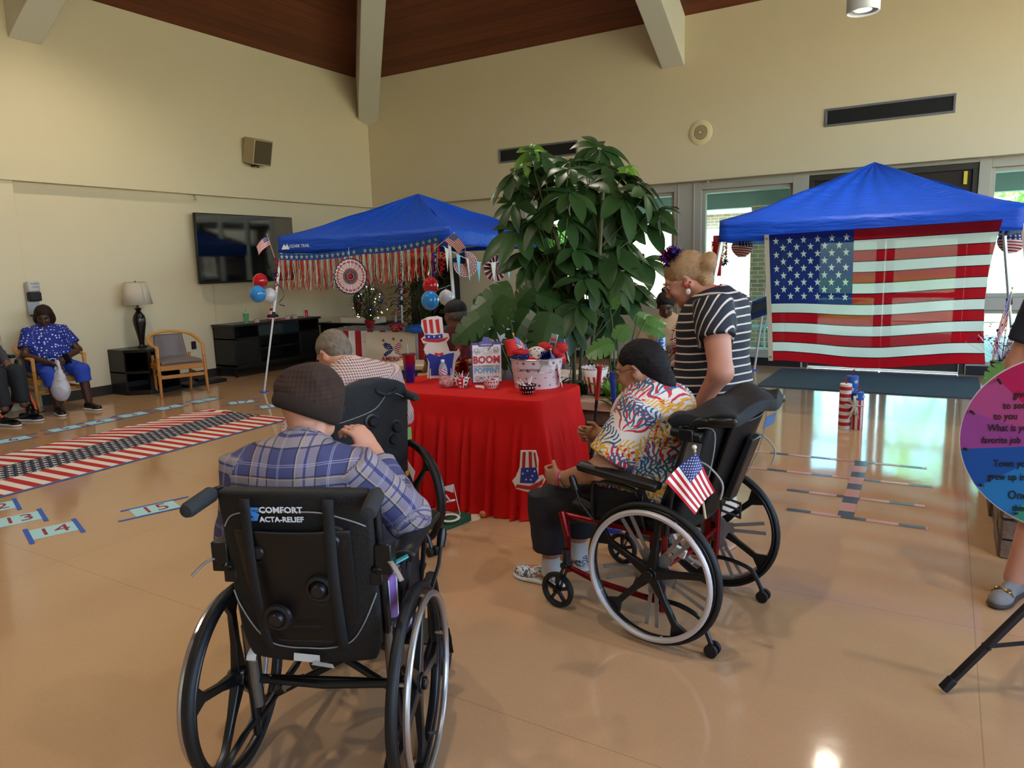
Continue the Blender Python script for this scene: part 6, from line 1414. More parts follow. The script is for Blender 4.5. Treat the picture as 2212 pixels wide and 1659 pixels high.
MB().lathe([(.0135, .138), (.0135, .155), (0, .156)], (0, 0, 0), 16).build('cap', cm('dadada', .4), o); MB().lathe([(.0318, .048), (.0318, .088)], (0, 0, 0), 20).build('wrap_label', mat('bottle_label', fn=lambda t: t.mix(((t.uv()[0]*6+t.uv()[1]*2).fract() < .45), 'cfd3dc', 'a52636'), rough=.4), o)
S = Sd(); S.ell((0, 0, .03), (.055, .045, .03), k=.02).ell((-.02, 0, .055), (.03, .03, .025), k=.02).ell((.045, 0, .045), (.02, .03, .02), k=.02)
o = tag(S.mesh('plastic_bag', mat('printed_film', fn=lambda t: t.mix((t.vor(60, feature='F1').outputs[0] and N(t, t.vor(60).outputs[0]) < .3), 'cf9a98', 'b01d28'), rough=.15, trans=.4), None, .004, disp=folds(.008, 60, 4)), 'crumpled clear bag with red print on the red table', 'bag'); o.location = gp(966, 836, RZ)
o = thing('marker_pen', 'small white marker lying on the red table between two bowls', 'marker', tuple(gp(1037, 836, RZ))); d = unit(vr*.9-vb*.6)
MB().cyl(gp(1037, 836, RZ+.011)-d*.032, gp(1037, 836, RZ+.011)+d*.03, .011, n=16).build('barrel', cm('d6cbc6', .4), o, world=True); MB().cyl(gp(1037, 836, RZ+.011)-d*.045, gp(1037, 836, RZ+.011)-d*.032, .009, n=16).build('cap', cm('b5323a', .4), o, world=True)
# candy bowls
def bowl(px, py, r, fn, label, seed):
    p = gp(px, py, RZ); o = thing('candy_bowl', label, 'bowl', tuple(p+vb*r*.5), group='patterned bowls of lollipops')
    MB().lathe([(0, .0), (r*.5, 0), (r*.56, .004), (r*.85, r*.55), (r, r*1.05), (r*.97, r*1.06), (r*.8, r*.55), (r*.5, .01), (0, .008)], (0, 0, 0), 36).build('bowl_body', mat('bowl_%d' % seed, fn=fn, rough=.25), o)
    rn = random.Random(seed)
    for k in range(9):
        a = rn.uniform(0, 2*PI); q = rn.uniform(.1, .7)*r; c = V(q*math.cos(a), q*math.sin(a), r*rn.uniform(.8, 1.05)); d = unit(V(math.cos(a)*.9, math.sin(a)*.9, rn.uniform(.5, 1.6)))
        MB().ball(c, .010, n=10, m=6).build('lollipop', cm(rn.choice(('b3202c', 'd8d4d8', '2c3f8a', 'c25a6a', '8a2a55')), .25), o); MB().cyl(c, c+d*rn.uniform(.045, .065), .0016, n=5).build('lollipop_stick', cm('e2dcd8', .5), o)
def bw1(t): u, v = t.uv(); k = ((u*8).floor() % 4); st = ((u*8).fract().near(.5, .22))*((v*9).fract().near(.5, .25)); return t.mix(k < .5, t.mix((k > 1.5)*(k < 2.5), t.mix(st, 'e3d9d2', '1c1a1c'), t.mix(st, 'b21620', 'e6ded8')), t.mix(st, '151517', 'e6ded8'))
def bw2(t): u, v = t.uv(); a = (u*18+((v*8).floor() % 2)*.5).fract()-.5; b_ = (v*8).fract()-.5; return t.mix((a*a+b_*b_) < .05, 'dfc9c2', t.mix(((u*18).floor() % 3) < 1, '1b191b', 'a31c28'))
def bw3(t): u, v = t.uv(); a = (u*16+((v*8).floor() % 2)*.5).fract()-.5; b_ = (v*8).fract()-.5; return t.mix((a*a+b_*b_) < .05, '131214', 'dcd4ce')
bowl(997, 838, .062, bw1, 'bowl with red, black and white starred stripes, leftmost of three on the red table', 11); bowl(1062, 840, .060, bw2, 'white bowl with small dark hearts in front of the clipboard sign', 12); bowl(1140, 853, .060, bw3, 'black bowl with white dots in front of the white tub', 13)
# tub of prizes
tc = gp(1162, 842, RZ)+vb*.13
o = thing('metal_tub', 'oval white metal tub with ADORATION lettering and small flag prints, full of prizes', 'tub', tuple(tc))
def tubp(t):
    u, v = t.uv(); a = (u*15+((v*4).floor() % 2)*.5); b_ = v*4; ca = a.fract()-.5; cb = b_.fract()-.5; h = ((a.floor()*12.9+b_.floor()*7.2).sin()*437).fract()
    ca = ca+(h-.5)*.4; sx2 = ca*.078; sy2 = cb*.05
    st = t.star(sx2, sy2, .012)*(h < .35); fl = (sx2.abs() < .011)*(sy2.abs() < .008)*(h > .6); bw = ((sx2.abs()-.004).abs() < .003)*(sy2.near(.002, .004))*(h > .35)*(h < .6)
    c = t.mix(st, 'd6cbca', '55688f'); c = t.mix(fl, c, t.mix((sy2*500).fract() < .5, 'b5747c', '8a2a3a')); c = t.mix(fl*(sx2 < 0)*(sy2 > 0), c, '1d2450'); return t.mix(bw, c, 'a34250')
A_ = vr; B_ = vb
def tubring(r, z, k=.80): return [tc+A_*r*math.cos(a)+B_*r*k*math.sin(a)+V(0, 0, z) for a in np.arange(49)*2*PI/48]
P = []; U = []
prof = [(.150, 0), (.153, .008), (.176, .19), (.180, .197), (.176, .2), (.172, .19), (.150, .02)]
for j, (r, z) in enumerate(prof): P += tubring(r, z); U += [(i/48, z/.2) for i in range(49)]
MB().add(P, [(j*49+i, j*49+i+1, (j+1)*49+i+1, (j+1)*49+i) for j in range(len(prof)-1) for i in range(48)]+[tuple(range(48))], U).build('tub_body', mat('enamel_tub_print', fn=tubp, rough=.3), o, world=True, smooth=60)
MB().tube(tubring(.179, .198)[:-1], .004, 8, closed=True).build('rim', cm('b9b4b6', .25, metal=.7), o, world=True)
ft = tc-B_*.142; text('lettering', 'ADORATION', .022, cm('2a262c', .5), o, ft+V(0, 0, .135)-A_*.055-B_*.004, unit(A_+B_*-.18), (0, 0, 1)-B_*.1, bold=.0004)
MB().torus(ft+V(0, 0, .135)-A_*.128+B_*.035, .012, .0009, -B_-A_*.4, 24, 5).build('tree_emblem', cm('2a262c', .5), o, world=True)
hb = ft+A_*.045+V(0, 0, .17); MB().tube([hb+A_*x+V(0, 0, z)-B_*.012 for x, z in ((-.012, -.0), (-.022, -.012), (-.036, -.04), (-.028, -.055), (.045, -.052), (.056, -.036), (.04, -.01), (.022, 0))], .0025, 6, closed=True).build('drop_handle', cm('a9a4a4', .25, metal=.9), o, world=True)
MB().prism(q(.03, .012), .004, hb+V(0, 0, .014), A_, V(0, 0, 1)).build('handle_plate', cm('a9a4a4', .3, metal=.8), o, world=True)
ti = lambda a, b_, z: tc+A_*a+B_*b_+V(0, 0, z)
def prize(name, label, cat, loc): return thing(name, label, cat, tuple(loc), group=None)
o = prize('foam_tube', 'thick red and blue foam tube leaning out of the left of the tub', 'toy', ti(-.14, .02, .02)); MB().cyl(ti(-.13, .02, .02), ti(-.165, .02, .25), .024, n=18).build('blue_end', cm('2460b0', .8), o, world=True); MB().cyl(ti(-.160, .02, .22), ti(-.18, .02, .325), .038, n=20).build('red_end', cm('c2261f', .8), o, world=True)
o = prize('lidded_cup', 'navy starred cup with red lid and blue straw inside the tub', 'cup', ti(-.10, -.045, .12)); MB().lathe([(0, 0), (.045, 0), (.052, .12), (0, .12)], ti(-.10, -.045, .12), 24).build('cup_body', mat('navy_star_cup', fn=lambda t: t.mix(N(t, t.vor(70).outputs[0]) < .18, '131c4a', 'c9d2ea'), rough=.2), o, world=True)
MB().lathe([(.054, .118), (.055, .132), (.03, .14), (0, .14)], ti(-.10, -.045, .12), 24).bar(ti(-.13, -.05, .262), ti(-.09, -.05, .268), .02, .014).build('lid', cm('b31a1e', .25), o, world=True); MB().cyl(ti(-.075, -.04, .2), ti(-.072, -.04, .30), .004, n=8).build('straw', cm('2f62b8', .4), o, world=True)
o = prize('printed_cap', 'pale cap with small flag print lying in the tub', 'cap', ti(.0, .01, .16)); S = Sd(); S.ell((0, 0, .03), (.085, .075, .085), k=.01).plane((0, 0, .03), (0, 0, -1), (-.2, -.2, -.2), (.2, .2, .06)); S.ell((-.01, -.07, .03), (.08, .05, .008), k=.01)
cp = S.mesh('crown', mat('flag_print_cloth', fn=lambda t: t.mix(N(t, t.vor(38).outputs[0]) < .28, 'c3b3a8', t.mix((t.obj()[0]*40).fract() < .5, '8a3a45', '2c3566')), rough=.8), o, .005)
o = prize('red_ball', 'glossy red ball beside the printed cap in the tub', 'ball', ti(-.035, -.085, .175)); MB().ball((0, 0, 0), .042, n=24, m=14).build('ball_body', cm('b3141a', .12), o, smooth=180); MB().torus((0, 0, 0), .0405, .002, (0, .3, 1), 30, 6).build('seam', cm('7a0e12', .3), o)
o = prize('foil_package', 'tall clear foil package standing in the right of the tub', 'package', ti(.085, .02, .12)); ax = unit(V(0, 0, 1)+A_*.28); MB().prism(q(.024, .11), .012, ti(.10, .02, .25), np.cross(ax, B_)*-1 if np.dot(np.cross(ax, B_), A_) < 0 else np.cross(ax, B_), ax).build('sleeve', mat('silver_film', 'aab3ae', .12, metal=.8), o, world=True, bev=.004)
MB().prism(q(.017, .06), .003, ti(.098, .012, .24), unit(A_-V(0, 0, .28)), ax).build('insert', cm('2c2f30', .3), o, world=True); MB().prism(q(.019, .012), .003, ti(.118, .012, .318), unit(A_-V(0, 0, .28)), ax).build('red_header', cm('a32632', .4), o, world=True)
o = prize('red_bow', 'big red fabric bow at the right of the tub', 'bow', ti(.12, .03, .2)); S = Sd()
S.ell(ti(.165, .03, .26)-tc, (.05, .03, .035), k=.03).ell(ti(.165, .03, .19)-tc, (.035, .03, .045), k=.03).ell(ti(.06, .04, .27)-tc, (.055, .025, .03), k=.02).ell(ti(.13, .03, .23)-tc, (.03, .03, .03), k=.02); bo = S.mesh('ribbon_loops', cm('b3161d', .6), o, .005, disp=folds(.010, 40, 3)); bo.location = tuple(tc-np.array(o.location))
o = prize('foil_wrapping', 'crumpled navy and silver foil in the middle of the tub', 'wrapping', ti(.05, -.03, .18)); b = MB(); tinsel(b, [ti(.03, -.06, .19), ti(.09, -.03, .22)], .008, 150, .045, 3, .008); b.build('navy_foil', m_tb, o, world=True, smooth=0); b = MB(); tinsel(b, [ti(.02, -.06, .18), ti(.10, -.05, .19)], .008, 60, .04, 4, .008); b.build('silver_foil', m_ts, o, world=True, smooth=0)
MB().ball(ti(.05, 0, .15), (.11, .08, .03)).build('filler', cm('20294a', .6), o, world=True)
hand_flag(ti(-.10, .05, .16), ti(-.155, .05, .36), .10, .10, 'small american flag standing behind the foam tube in the tub', .5, side=A_*.9-V(0, 0, .35))
hand_flag(ti(.11, -.06, .16), ti(.09, -.10, .265), .095, .12, 'small american flag drooping over the right rim of the tub', .9, side=A_*.7-V(0, 0, .9))
o = thing('star_spray', 'red tinsel spray with a wire star between the standee and the sign', 'decoration', tuple(gp(1000, 812, RZ))); q0 = gp(1000, 815, RZ)+vb*.04
b = MB(); tinsel(b, [q0+V(0, 0, .02), q0+V(0, 0, .12)], .01, 380, .045, 8, .004); b.build('red_tinsel', m_tr, o, world=True, smooth=0)
MB().prism(starpoly(.045), .008, q0-vr*.03+V(0, 0, .24), vr, vu).build('flag_star', mat('red_glitter_star', 'a5222c', .4), o, world=True); MB().cyl(q0, q0-vr*.03+V(0, 0, .22), .002, n=5).cyl(q0, q0+vr*.035+V(0, 0, .22), .002, n=5).tube([q0+vr*(.035+x)+V(0, 0, .24+z) for x, z in starpoly(.05)], .003, 5, closed=True).build('wire_star', m_tr, o, world=True)
# skirt decorations
def cutout(name, label, o3, x, y, white, parts):
    o = thing(name, label, 'cutout', tuple(o3)); z = np.cross(x, y); MB().prism(white, .004, o3, x, y).build('board', cm('d6cdc6', .6), o, world=True, smooth=0)
    for nm, poly, col, k in parts: MB().prism(poly, .001, o3+z*(.0028+.0008*k), x, y).build(nm, cm(col, .5), o, world=True, smooth=0)
    return o
hx_ = lambda x0, z0, x1, z1, w0: [(x0, z0), (x0+w0, z0), (x1+w0, z1), (x1, z1)]
hp = rt_(RWd/2+.005, -RD/2-.07, .33); hxv = unit(ru*.75+rv*.66)
hp = gp(1186, 1052, .22)*0+rt_(RWd/2-.02, -RD/2-.135, .33)
cutout('hat_cutout', 'white-edged top hat cutout with red stripes fixed to the right corner of the red skirt', hp, unit(ru+rv*.15), V(0, 0, 1),
       [(-.085, -.10), (.0, -.115), (.07, -.085), (.10, -.03), (.085, .0), (.055, -.01), (.06, .09), (.045, .15), (-.05, .145), (-.06, .04), (-.085, -.02), (-.11, -.05)],
       [('hat_stripe', hx_(-.045, .035, -.038, .135, .02), 'a81d24', 0), ('hat_stripe', hx_(.0, .04, .0, .14, .02), 'a81d24', 0), ('hat_stripe', hx_(.04, .045, .03, .135, .012), 'a81d24', 0), ('hat_band', [(-.06, -.06), (.03, -.055), (.06, -.02), (.045, .045), (-.05, .035)], '23338a', 1), ('hat_brim', [(-.09, -.09), (.02, -.10), (.08, -.06), (.09, -.02), (.06, -.045), (0, -.075), (-.08, -.07)], 'a81d24', 2)]+[('star', starpoly(.008, x, z), 'd9d2cc', 2) for x, z in ((-.04, 0), (-.01, .02), (.02, -.01), (-.02, -.035), (.035, .02), (.01, -.035))])
fp = gp(935, 1098)*0+rt_(-.36, -RD/2-.16, .30)
rays = [('ray', [(0, -.0), (.004, 0), (.10*math.sin(a)+.006, .03+.10*math.cos(a)), (.10*math.sin(a)-.004, .03+.10*math.cos(a))], c_, 0) for a, c_ in zip(np.linspace(-1.2, 1.2, 9), ('a81d24', '23338a', 'a81d24', '23338a', 'c79a35', '23338a', 'a81d24', '23338a', 'a81d24'))]
cutout('firework_cutout', 'white-edged firework burst cutout on the red skirt beside the black wheel', fp, unit(ru), V(0, 0, 1),
       [(-.20, -.10), (.16, -.14), (.19, -.04), (.14, .02), (.12, .10), (.13, .16), (.09, .20), (.05, .23), (.0, .24), (-.06, .21), (-.10, .16), (-.13, .12), (-.18, .10), (-.22, .02)],
       [(n_, [(x, z+.09) for x, z in p_], c_, k) for n_, p_, c_, k in rays]+[('stripe_bar', hx_(-.19+.022*k, -.09+.006*k, -.17+.022*k, .06+.01*k, .009), ('a81d24', '23338a')[k % 2], 0) for k in range(7)]+[('cracker', hx_(.03, -.10, .08, .06, .045), 'a81d24', 0), ('cracker', hx_(.10, -.12, .05, -.02, .06), '23338a', 1), ('star', starpoly(.012, 0, .21), 'c79a35', 1), ('star', starpoly(.010, .075, .17), '23338a', 1), ('star', starpoly(.010, -.07, .17), '23338a', 1)])
o = tag(MB().tube([gp(963, 1070, .22), gp(972, 1082, .17), gp(982, 1080, .17), gp(962, 1085, .14), gp(955, 1100, .10), gp(952, 1120, .0)], .006, 6).build('white_stick_frame', cm('cfc6c0', .5), loc=gp(955, 1110)), 'thin white bent stick frame standing below the firework cutout', 'stick')
# putting hole, ball
hp0 = gp(962, 1132); o = thing('putting_cup', 'green putting ramp with white ring and flag stick on the floor before the red skirt', 'golf toy', tuple(hp0))
MB().add([hp0+vr*x+vb*y+V(0, 0, z) for x, y, z in ((-.16, -.06, .004), (.02, -.11, .004), (.16, .04, .045), (.10, .10, .045), (-.04, .09, .03), (-.16, -.06, 0), (.02, -.11, 0), (.16, .04, 0), (.10, .10, 0), (-.04, .09, 0))], [(0, 1, 2, 3, 4), (9, 8, 7, 6, 5), (0, 5, 6, 1), (1, 6, 7, 2), (2, 7, 8, 3), (3, 8, 9, 4), (4, 9, 5, 0)]).build('ramp', cm('10452a', .6), o, world=True, bev=.004)
MB().torus(hp0+vr*.03+vb*.01+V(0, 0, .036), .055, .010, V(.02, -.05, 1), 36, 8, .006).build('ring', cm('d9cdc6', .4), o, world=True)
MB().cyl(hp0+vr*.09+vb*.05+V(0, 0, .04), hp0+vr*.055+vb*.05+V(0, 0, .24), .003, n=6).build('flag_stick', cm('d9cdc6', .4), o, world=True); MB().prism([(0, 0), (-.06, -.015), (-.06, -.035), (0, -.055)], .002, hp0+vr*.055+vb*.05+V(0, 0, .24), vr, vu).build('pennant', cm('cfc3be', .5), o, world=True, smooth=0)
o = tag(MB().ball((0, 0, 0), .023, n=20, m=12).build('toy_ball', mat('striped_ball', fn=lambda t: t.mix((t.uv()[1]*9).fract() < .4, 'a3202a', 'c9a04a'), rough=.4), smooth=180), 'small red and gold striped ball at the hem of the red skirt', 'ball'); o.location = gp(1043, 1118)+V(0, 0, .023)
o = tag(MB().cyl((0, 0, 0), (0, 0, .003), .08, n=32).build('paper_disc', cm('d3bfb2', .6)), 'flat pale paper disc on the floor by the putting ramp', 'disc'); o.location = gp(1012, 1118)
# ------------------------------------------------ planters
def stone_mat():
    def fn(t):
        x, y, z = t.obj(); bt = t.n('ShaderNodeTexBrick'); t.L(t.comb(x+y, z, 0), bt.inputs['Vector'])
        for k, v in (('Scale', 1.), ('Brick Width', .32), ('Row Height', .105), ('Mortar Size', .005), ('Bias', 0.)): bt.inputs[k].default_value = v
        bt.inputs['Color1'].default_value = lin('8d7460'); bt.inputs['Color2'].default_value = lin('5e4a3b'); bt.inputs['Mortar'].default_value = lin('3a2d24')
        return t.mix(t.noise(18, 4)*.55, bt.outputs[0], '42342a')
    return mat('ledge_stone', fn=fn, rough=.8, bump=lambda t: (t.noise(26, 4), .6, .02))
m_stone = stone_mat(); m_ledge = mat('cream_stone_ledge', fn=lambda t: t.mix(t.noise(12, 3), 'b99c86', 'c9ae98'), rough=.5); m_soil = mat('potting_soil', fn=lambda t: t.mix(t.noise(40, 3), '17110d', '33261c'), rough=.95, bump=lambda t: (t.noise(50, 3), .8, .02))
def planter(x0, x1, y0, y1, h, label):
    o = thing('stone_planter', label, 'planter', ((x0+x1)/2, (y0+y1)/2, 0)); w_ = .16
    b = MB()
    for lo, hi in (((x0, y0), (x1, y0+w_)), ((x0, y1-w_), (x1, y1)), ((x0, y0+w_), (x0+w_, y1-w_)), ((x1-w_, y0+w_), (x1, y1-w_))): b.b2((*lo, 0), (*hi, h-.07))
    rn = random.Random(int(x0*10))
    for k in range(int(h/.105)):          # stones stand proud by differing amounts on the faces one sees
        z0_, z1_ = k*.105+.004, min((k+1)*.105-.004, h-.075); xx = x0-.01
        while xx < x1: L = rn.uniform(.16, .4); d = rn.uniform(.004, .03); b.b2((xx+.004, y0-d, z0_), (min(xx+L-.004, x1+.01), y0+.02, z1_)); xx += L
        yy = y0
        while yy < y1: L = rn.uniform(.16, .4); d = rn.uniform(.004, .03); b.b2((x0-d, yy+.004, z0_), (x0+.02, min(yy+L-.004, y1), z1_)); b.b2((x1-.02, yy+.004, z0_), (x1+d, min(yy+L-.004, y1), z1_)); yy += L
    b.build('stone_sides', m_stone, o, world=True, bev=.004)
    b = MB(); e = .03
    for lo, hi in (((x0-e, y0-e), (x1+e, y0+w_+e)), ((x0-e, y1-w_-e), (x1+e, y1+e)), ((x0-e, y0+w_+e), (x0+w_+e, y1-w_-e)), ((x1-w_-e, y0+w_+e), (x1+e, y1-w_-e))): b.b2((*lo, h-.07), (*hi, h))
    b.build('ledge', m_ledge, o, world=True, bev=.008); MB().b2((x0+w_, y0+w_, .1), (x1-w_, y1-w_, h-.06)).build('soil', m_soil, o, world=True); return o
PH = .60
planter(-3.05, -1.5, 4.66, 5.95, PH, 'low stone-sided planter with cream ledge behind the red table')
planter(.33, 1.7, 4.36, 6.6, .62, 'stone-sided planter at the right edge behind the prize wheel')
# ------------------------------------------------ big umbrella plant
m_sch = mat('umbrella_leaf', fn=lambda t: t.mix(t.noise(1.6, 2), '1f3319', '3d5a2a'), rough=.38, transl=.25, spec=.5); m_schn = mat('young_leaf', '6f9e2c', .4, transl=.4)
def lshape(t): return math.sin(PI*min(1, .04+t**1.15*.95))**.7*1.0
pc0 = gd(1250, 700, 5.75); base = V(pc0[0], pc0[1], PH-.1)
o = thing('umbrella_plant', 'tall umbrella plant with drooping palmate leaf clusters rising from the planter', 'plant', tuple(base))
CL = [(1142, 327, 34, 1), (1295, 321, 52, 0), (1172, 340, 34, 0), (1312, 358, 54, 0), (1228, 350, 42, 0), (1156, 368, 50, 0), (1300, 372, 56, 0), (1352, 361, 26, 1), (1228, 366, 44, 0), (1142, 403, 54, 0), (1380, 395, 50, 0), (1232, 417, 52, 0), (1348, 429, 66, 0), (1110, 440, 42, 0), (1184, 454, 60, 0), (1303, 449, 60, 0), (1312, 542, 66, 0), (1195, 545, 64, 0), (1122, 500, 60, 0), (1391, 560, 46, 0), (1397, 485, 56, 0), (1331, 622, 58, 0), (1215, 627, 56, 0), (1150, 565, 50, 0), (1255, 495, 50, 0), (1260, 585, 50, 0), (1395, 420, 48, 0), (1340, 480, 52, 0), (1160, 480, 44, 0), (1290, 600, 50, 0), (1250, 660, 46, 0), (1345, 585, 44, 0), (1225, 470, 48, 0), (1275, 540, 52, 0), (1180, 620, 42, 0), (1420, 455, 40, 0), (1130, 545, 40, 0), (1245, 540, 48, 0), (1300, 500, 46, 0), (1205, 400, 44, 0), (1270, 400, 46, 0), (1350, 520, 44, 0), (1235, 700, 44, 0), (1300, 680, 46, 0)]+[(1110+17*k, 330+((k*97) % 300)+(abs(k-9)*5), 46, 0) for k in range(0, 18, 3)]
rn = random.Random(21); f1, f2, st = MB(), MB(), MB(); tops = []
for i in range(3):
    a = i*2.1; tp_ = V(base[0]+.22*math.cos(a), base[1]+.22*math.sin(a), 2.15-.15*i); tops.append([base+V(.06*math.cos(a), .06*math.sin(a), 0), base*.5+tp_*.5+V(.05, 0, 0), tp_]); st.tube(smooth_path([p-base*0 for p in tops[-1]], 5), .016, 7, rs=None)
for (px, py, r, yg) in CL:
    dep = 5.75+rn.uniform(-.45, .4)*(1-abs(px-1265)/230); c = gd(px, py, dep); L = r/F_PX*dep*1.42
    nrm = unit(V(rn.gauss(0, .45), rn.gauss(0, .45), 1)-vb*rn.uniform(.25, .9)+vr*(px-1262)/420); x, y, z = frame(nrm); nl = rn.choice((7, 8, 8, 9)); a0 = rn.random()*6
    for k in range(nl):
        a = a0+k*2*PI/nl+rn.uniform(-.12, .12); d = unit(x*math.cos(a)+y*math.sin(a)+z*rn.uniform(-.25, .1)); l = L*rn.uniform(.8, 1.12)
        leaf_quadstrip(f2 if yg else f1, c+d*L*.06, d, z, l, l*rn.uniform(.40, .5), rn.uniform(.15, .5), 7, .14, lshape)
    s_ = min(tops, key=lambda q_: abs(q_[1][0]-c[0])+abs(q_[1][1]-c[1])); t_ = np.clip((c[2]-PH-.35)/1.6, .15, 1); sp = s_[0]*(1-t_)+s_[2]*t_; st.tube([sp, (sp+c)/2-V(0, 0, .03), c], .0045, 5)
f1.build('foliage', m_sch, o, world=True, smooth=60); f2.build('young_leaves', m_schn, o, world=True, smooth=60); st.build('stems', cm('4c4a2c', .7), o, world=True)
# ------------------------------------------------ split-leaf plant
def monstera(b, c, d, nrm, L, slits=True, droop=.25):
    d = unit(d); s = unit(np.cross(d, nrm)); n_ = np.cross(s, d); W = lambda t: .50*L*math.sin(PI*min(1, (t+.22)/1.22))**.75*(1-.25*t)
    pt = lambda t, w: c+d*L*(t-.12*(w/(.5*L))**2*(1 if t < .3 else .2))+s*w+n_*(-abs(w)*.18)-V(0, 0, 1)*L*droop*t*t
    K = 5
    for sg in (-1, 1):
        for k in range(K):
            ta, tb = k/K-.06*(k == 0), (k+1)/K; g_ = .04 if slits and 0 < k else 0; P = []; M = 5
            for i in range(M+1):
                q_ = i/M; gap = g_*max(0, q_-.55)/.45; a_, b_ = ta+gap+.10*q_*q_, tb-gap+.10*q_*q_; wa, wb = W(min(1, max(0, ta+.3*q_*0)))*q_, W(min(.985, tb))*q_
                P += [pt(min(1.0, a_), sg*wa), pt(min(1.0, b_), sg*wb)]
            F = [(2*i, 2*i+1, 2*i+3, 2*i+2) for i in range(M)]; b.add(P, F)
m_mon = mat('split_leaf', fn=lambda t: t.mix(t.noise(2.5, 2), '1f3319', '3a5a28'), rough=.33, transl=.2); m_monl = mat('split_leaf_pale', fn=lambda t: t.mix(t.noise(4, 2), '3c6428', '6f9650'), rough=.35, transl=.35)
def split_plant(label, loc, leaves, seed, m=None):
    o = thing('split_leaf_plant', label, 'plant', tuple(loc)); b, s_ = MB(), MB(); rn = random.Random(seed)
    for (px, py, dep, sz, an) in leaves:
        c = gd(px, py, dep); L = sz/F_PX*dep*.70; dd = vr*math.cos(R(an))+V(0, 0, 1)*math.sin(R(an))-vb*rn.uniform(-.1, .35)
        nn_ = unit(V(0, 0, 1)*.8-vb*.75+vr*rn.uniform(-.3, .3)); monstera(b, c-unit(dd)*L*.3, dd, nn_, L); s_.tube(smooth_path([np.array(loc), (np.array(loc)+c)/2+V(0, 0, .12), c-unit(dd)*L*.3], 4), .007, 5)
    b.build('leaves', m or m_mon, o, world=True, smooth=60); s_.build('leaf_stalks', cm('3c4a22', .6), o, world=True); return o
lb = gd(1135, 800, 5.35); lb[2] = PH-.06
split_plant('dark split-leaf plant spreading above the clipboard sign and tub', lb, [(1075, 632, 5.3, 130, 200), (1030, 690, 5.2, 125, 205), (1125, 645, 5.4, 105, 60), (1185, 640, 5.5, 120, -10), (1085, 665, 5.2, 110, 240), (1130, 690, 5.3, 110, 230), (1180, 705, 5.2, 130, 250), (1110, 730, 5.4, 90, 220), (1165, 745, 5.3, 100, 250), (1040, 720, 5.25, 70, 190), (1200, 660, 5.7, 100, 20), (1060, 650, 5.5, 90, 150), (1150, 665, 5.6, 90, 100), (1240, 680, 5.5, 90, 10), (1100, 760, 5.5, 80, 220)], 3)
lb = gd(1330, 800, 5.2); lb[2] = PH-.06
split_plant('paler split-leaf plant beside the dark ponytail of the seated person', lb, [(1305, 745, 5.0, 85, 190), (1395, 690, 5.4, 95, -25), (1410, 690, 5.3, 60, -5), (1340, 720, 5.3, 70, 60), (1345, 790, 4.9, 60, 10), (1320, 650, 5.5, 70, 80)], 5, m_monl)
def strap(name, label, px, py, dep, n, h, seed, m, W=.03, z0=None):
    c = gd(px, py, dep); c[2] = PH-.06 if z0 is None else z0; o = thing(name, label, 'plant', tuple(c)); b = MB(); rn = random.Random(seed)
    for k in range(n): a = rn.uniform(0, 2*PI); d = unit(V(math.cos(a)*rn.uniform(.3, 1.1), math.sin(a)*rn.uniform(.3, 1.1), 1.)); leaf_quadstrip(b, c+V(rn.uniform(-.06, .06), rn.uniform(-.06, .06), 0), d, V(math.cos(a), math.sin(a), .2), h*rn.uniform(.6, 1.1), W*rn.uniform(.7, 1.3), .35, 6, .2)
    b.build('leaves', m, o, world=True, smooth=60)
m_g1, m_g2 = mat('bright_leaf', fn=lambda t: t.mix(t.noise(4, 2), '4f8a22', '9cc43c'), rough=.4, transl=.4), mat('mid_leaf', fn=lambda t: t.mix(t.noise(4, 2), '1c3513', '3c6a22'), rough=.4, transl=.3)
for i, (px, py, dep, n, h, m) in enumerate(((1335, 850, 5.35, 26, .42, m_g1), (1262, 850, 5.5, 26, .36, m_g2), (1300, 840, 5.6, 40, .5, m_g2), (1235, 850, 5.5, 26, .36, m_g2), (1350, 860, 5.1, 24, .36, m_g2), (1375, 860, 5.6, 30, .5, m_g1), (1170, 850, 5.5, 36, .42, m_g2), (1080, 850, 5.5, 30, .36, m_g2), (1010, 850, 5.5, 24, .30, m_g2))):
    strap('leafy_plant', ('bright yellow-green leafy plant behind the seated person\'s glasses', 'dark green strap-leaved plant behind the popcorn bucket', 'tall mid-green leafy plant in the middle of the planter', 'green leafy plant just right of the tub', 'dark leafy plant low behind the blue grip', 'bright leafy plant under the window behind the ponytail', 'green leafy plant behind the white tub', 'low dark leafy plant behind the clipboard sign', 'low leafy plant at the left end of the planter')[i], px, py, dep, n, h, 30+i, m, .045)
# popcorn bucket, clubs
bp = gp(1287, 852, PH); o = thing('popcorn_bucket', 'white scalloped bucket with red diagonal stripes on the planter ledge', 'bucket', tuple(bp+vb*.06))
MB().lathe([(0, 0), (.068, 0), (.098, .19)], (0, 0, 0), 48).build('bucket_body', mat('popcorn_stripes', fn=lambda t: t.mix((t.obj()[2] < .135)*(t.obj()[2] > .008)*(((t.uv()[0]*13+t.uv()[1]*.9*((t.uv()[0]*2).floor() % 2 -.5)*2).fract()) < .48), 'd9cbc6', 'b3161d'), rough=.4), o, solid=.003)
P = []; n = 96
for i in range(n): a = 2*PI*i/n; r = .098; P += [(r*math.cos(a), r*math.sin(a), .188), ((r+.002)*math.cos(a), (r+.002)*math.sin(a), .19+.016*abs(math.sin(a*10)))]
MB().add(P, [(2*i, (2*i+2) % (2*n), (2*i+3) % (2*n), 2*i+1) for i in range(n)]).build('scalloped_rim', cm('d9cbc6', .4), o, solid=.003)
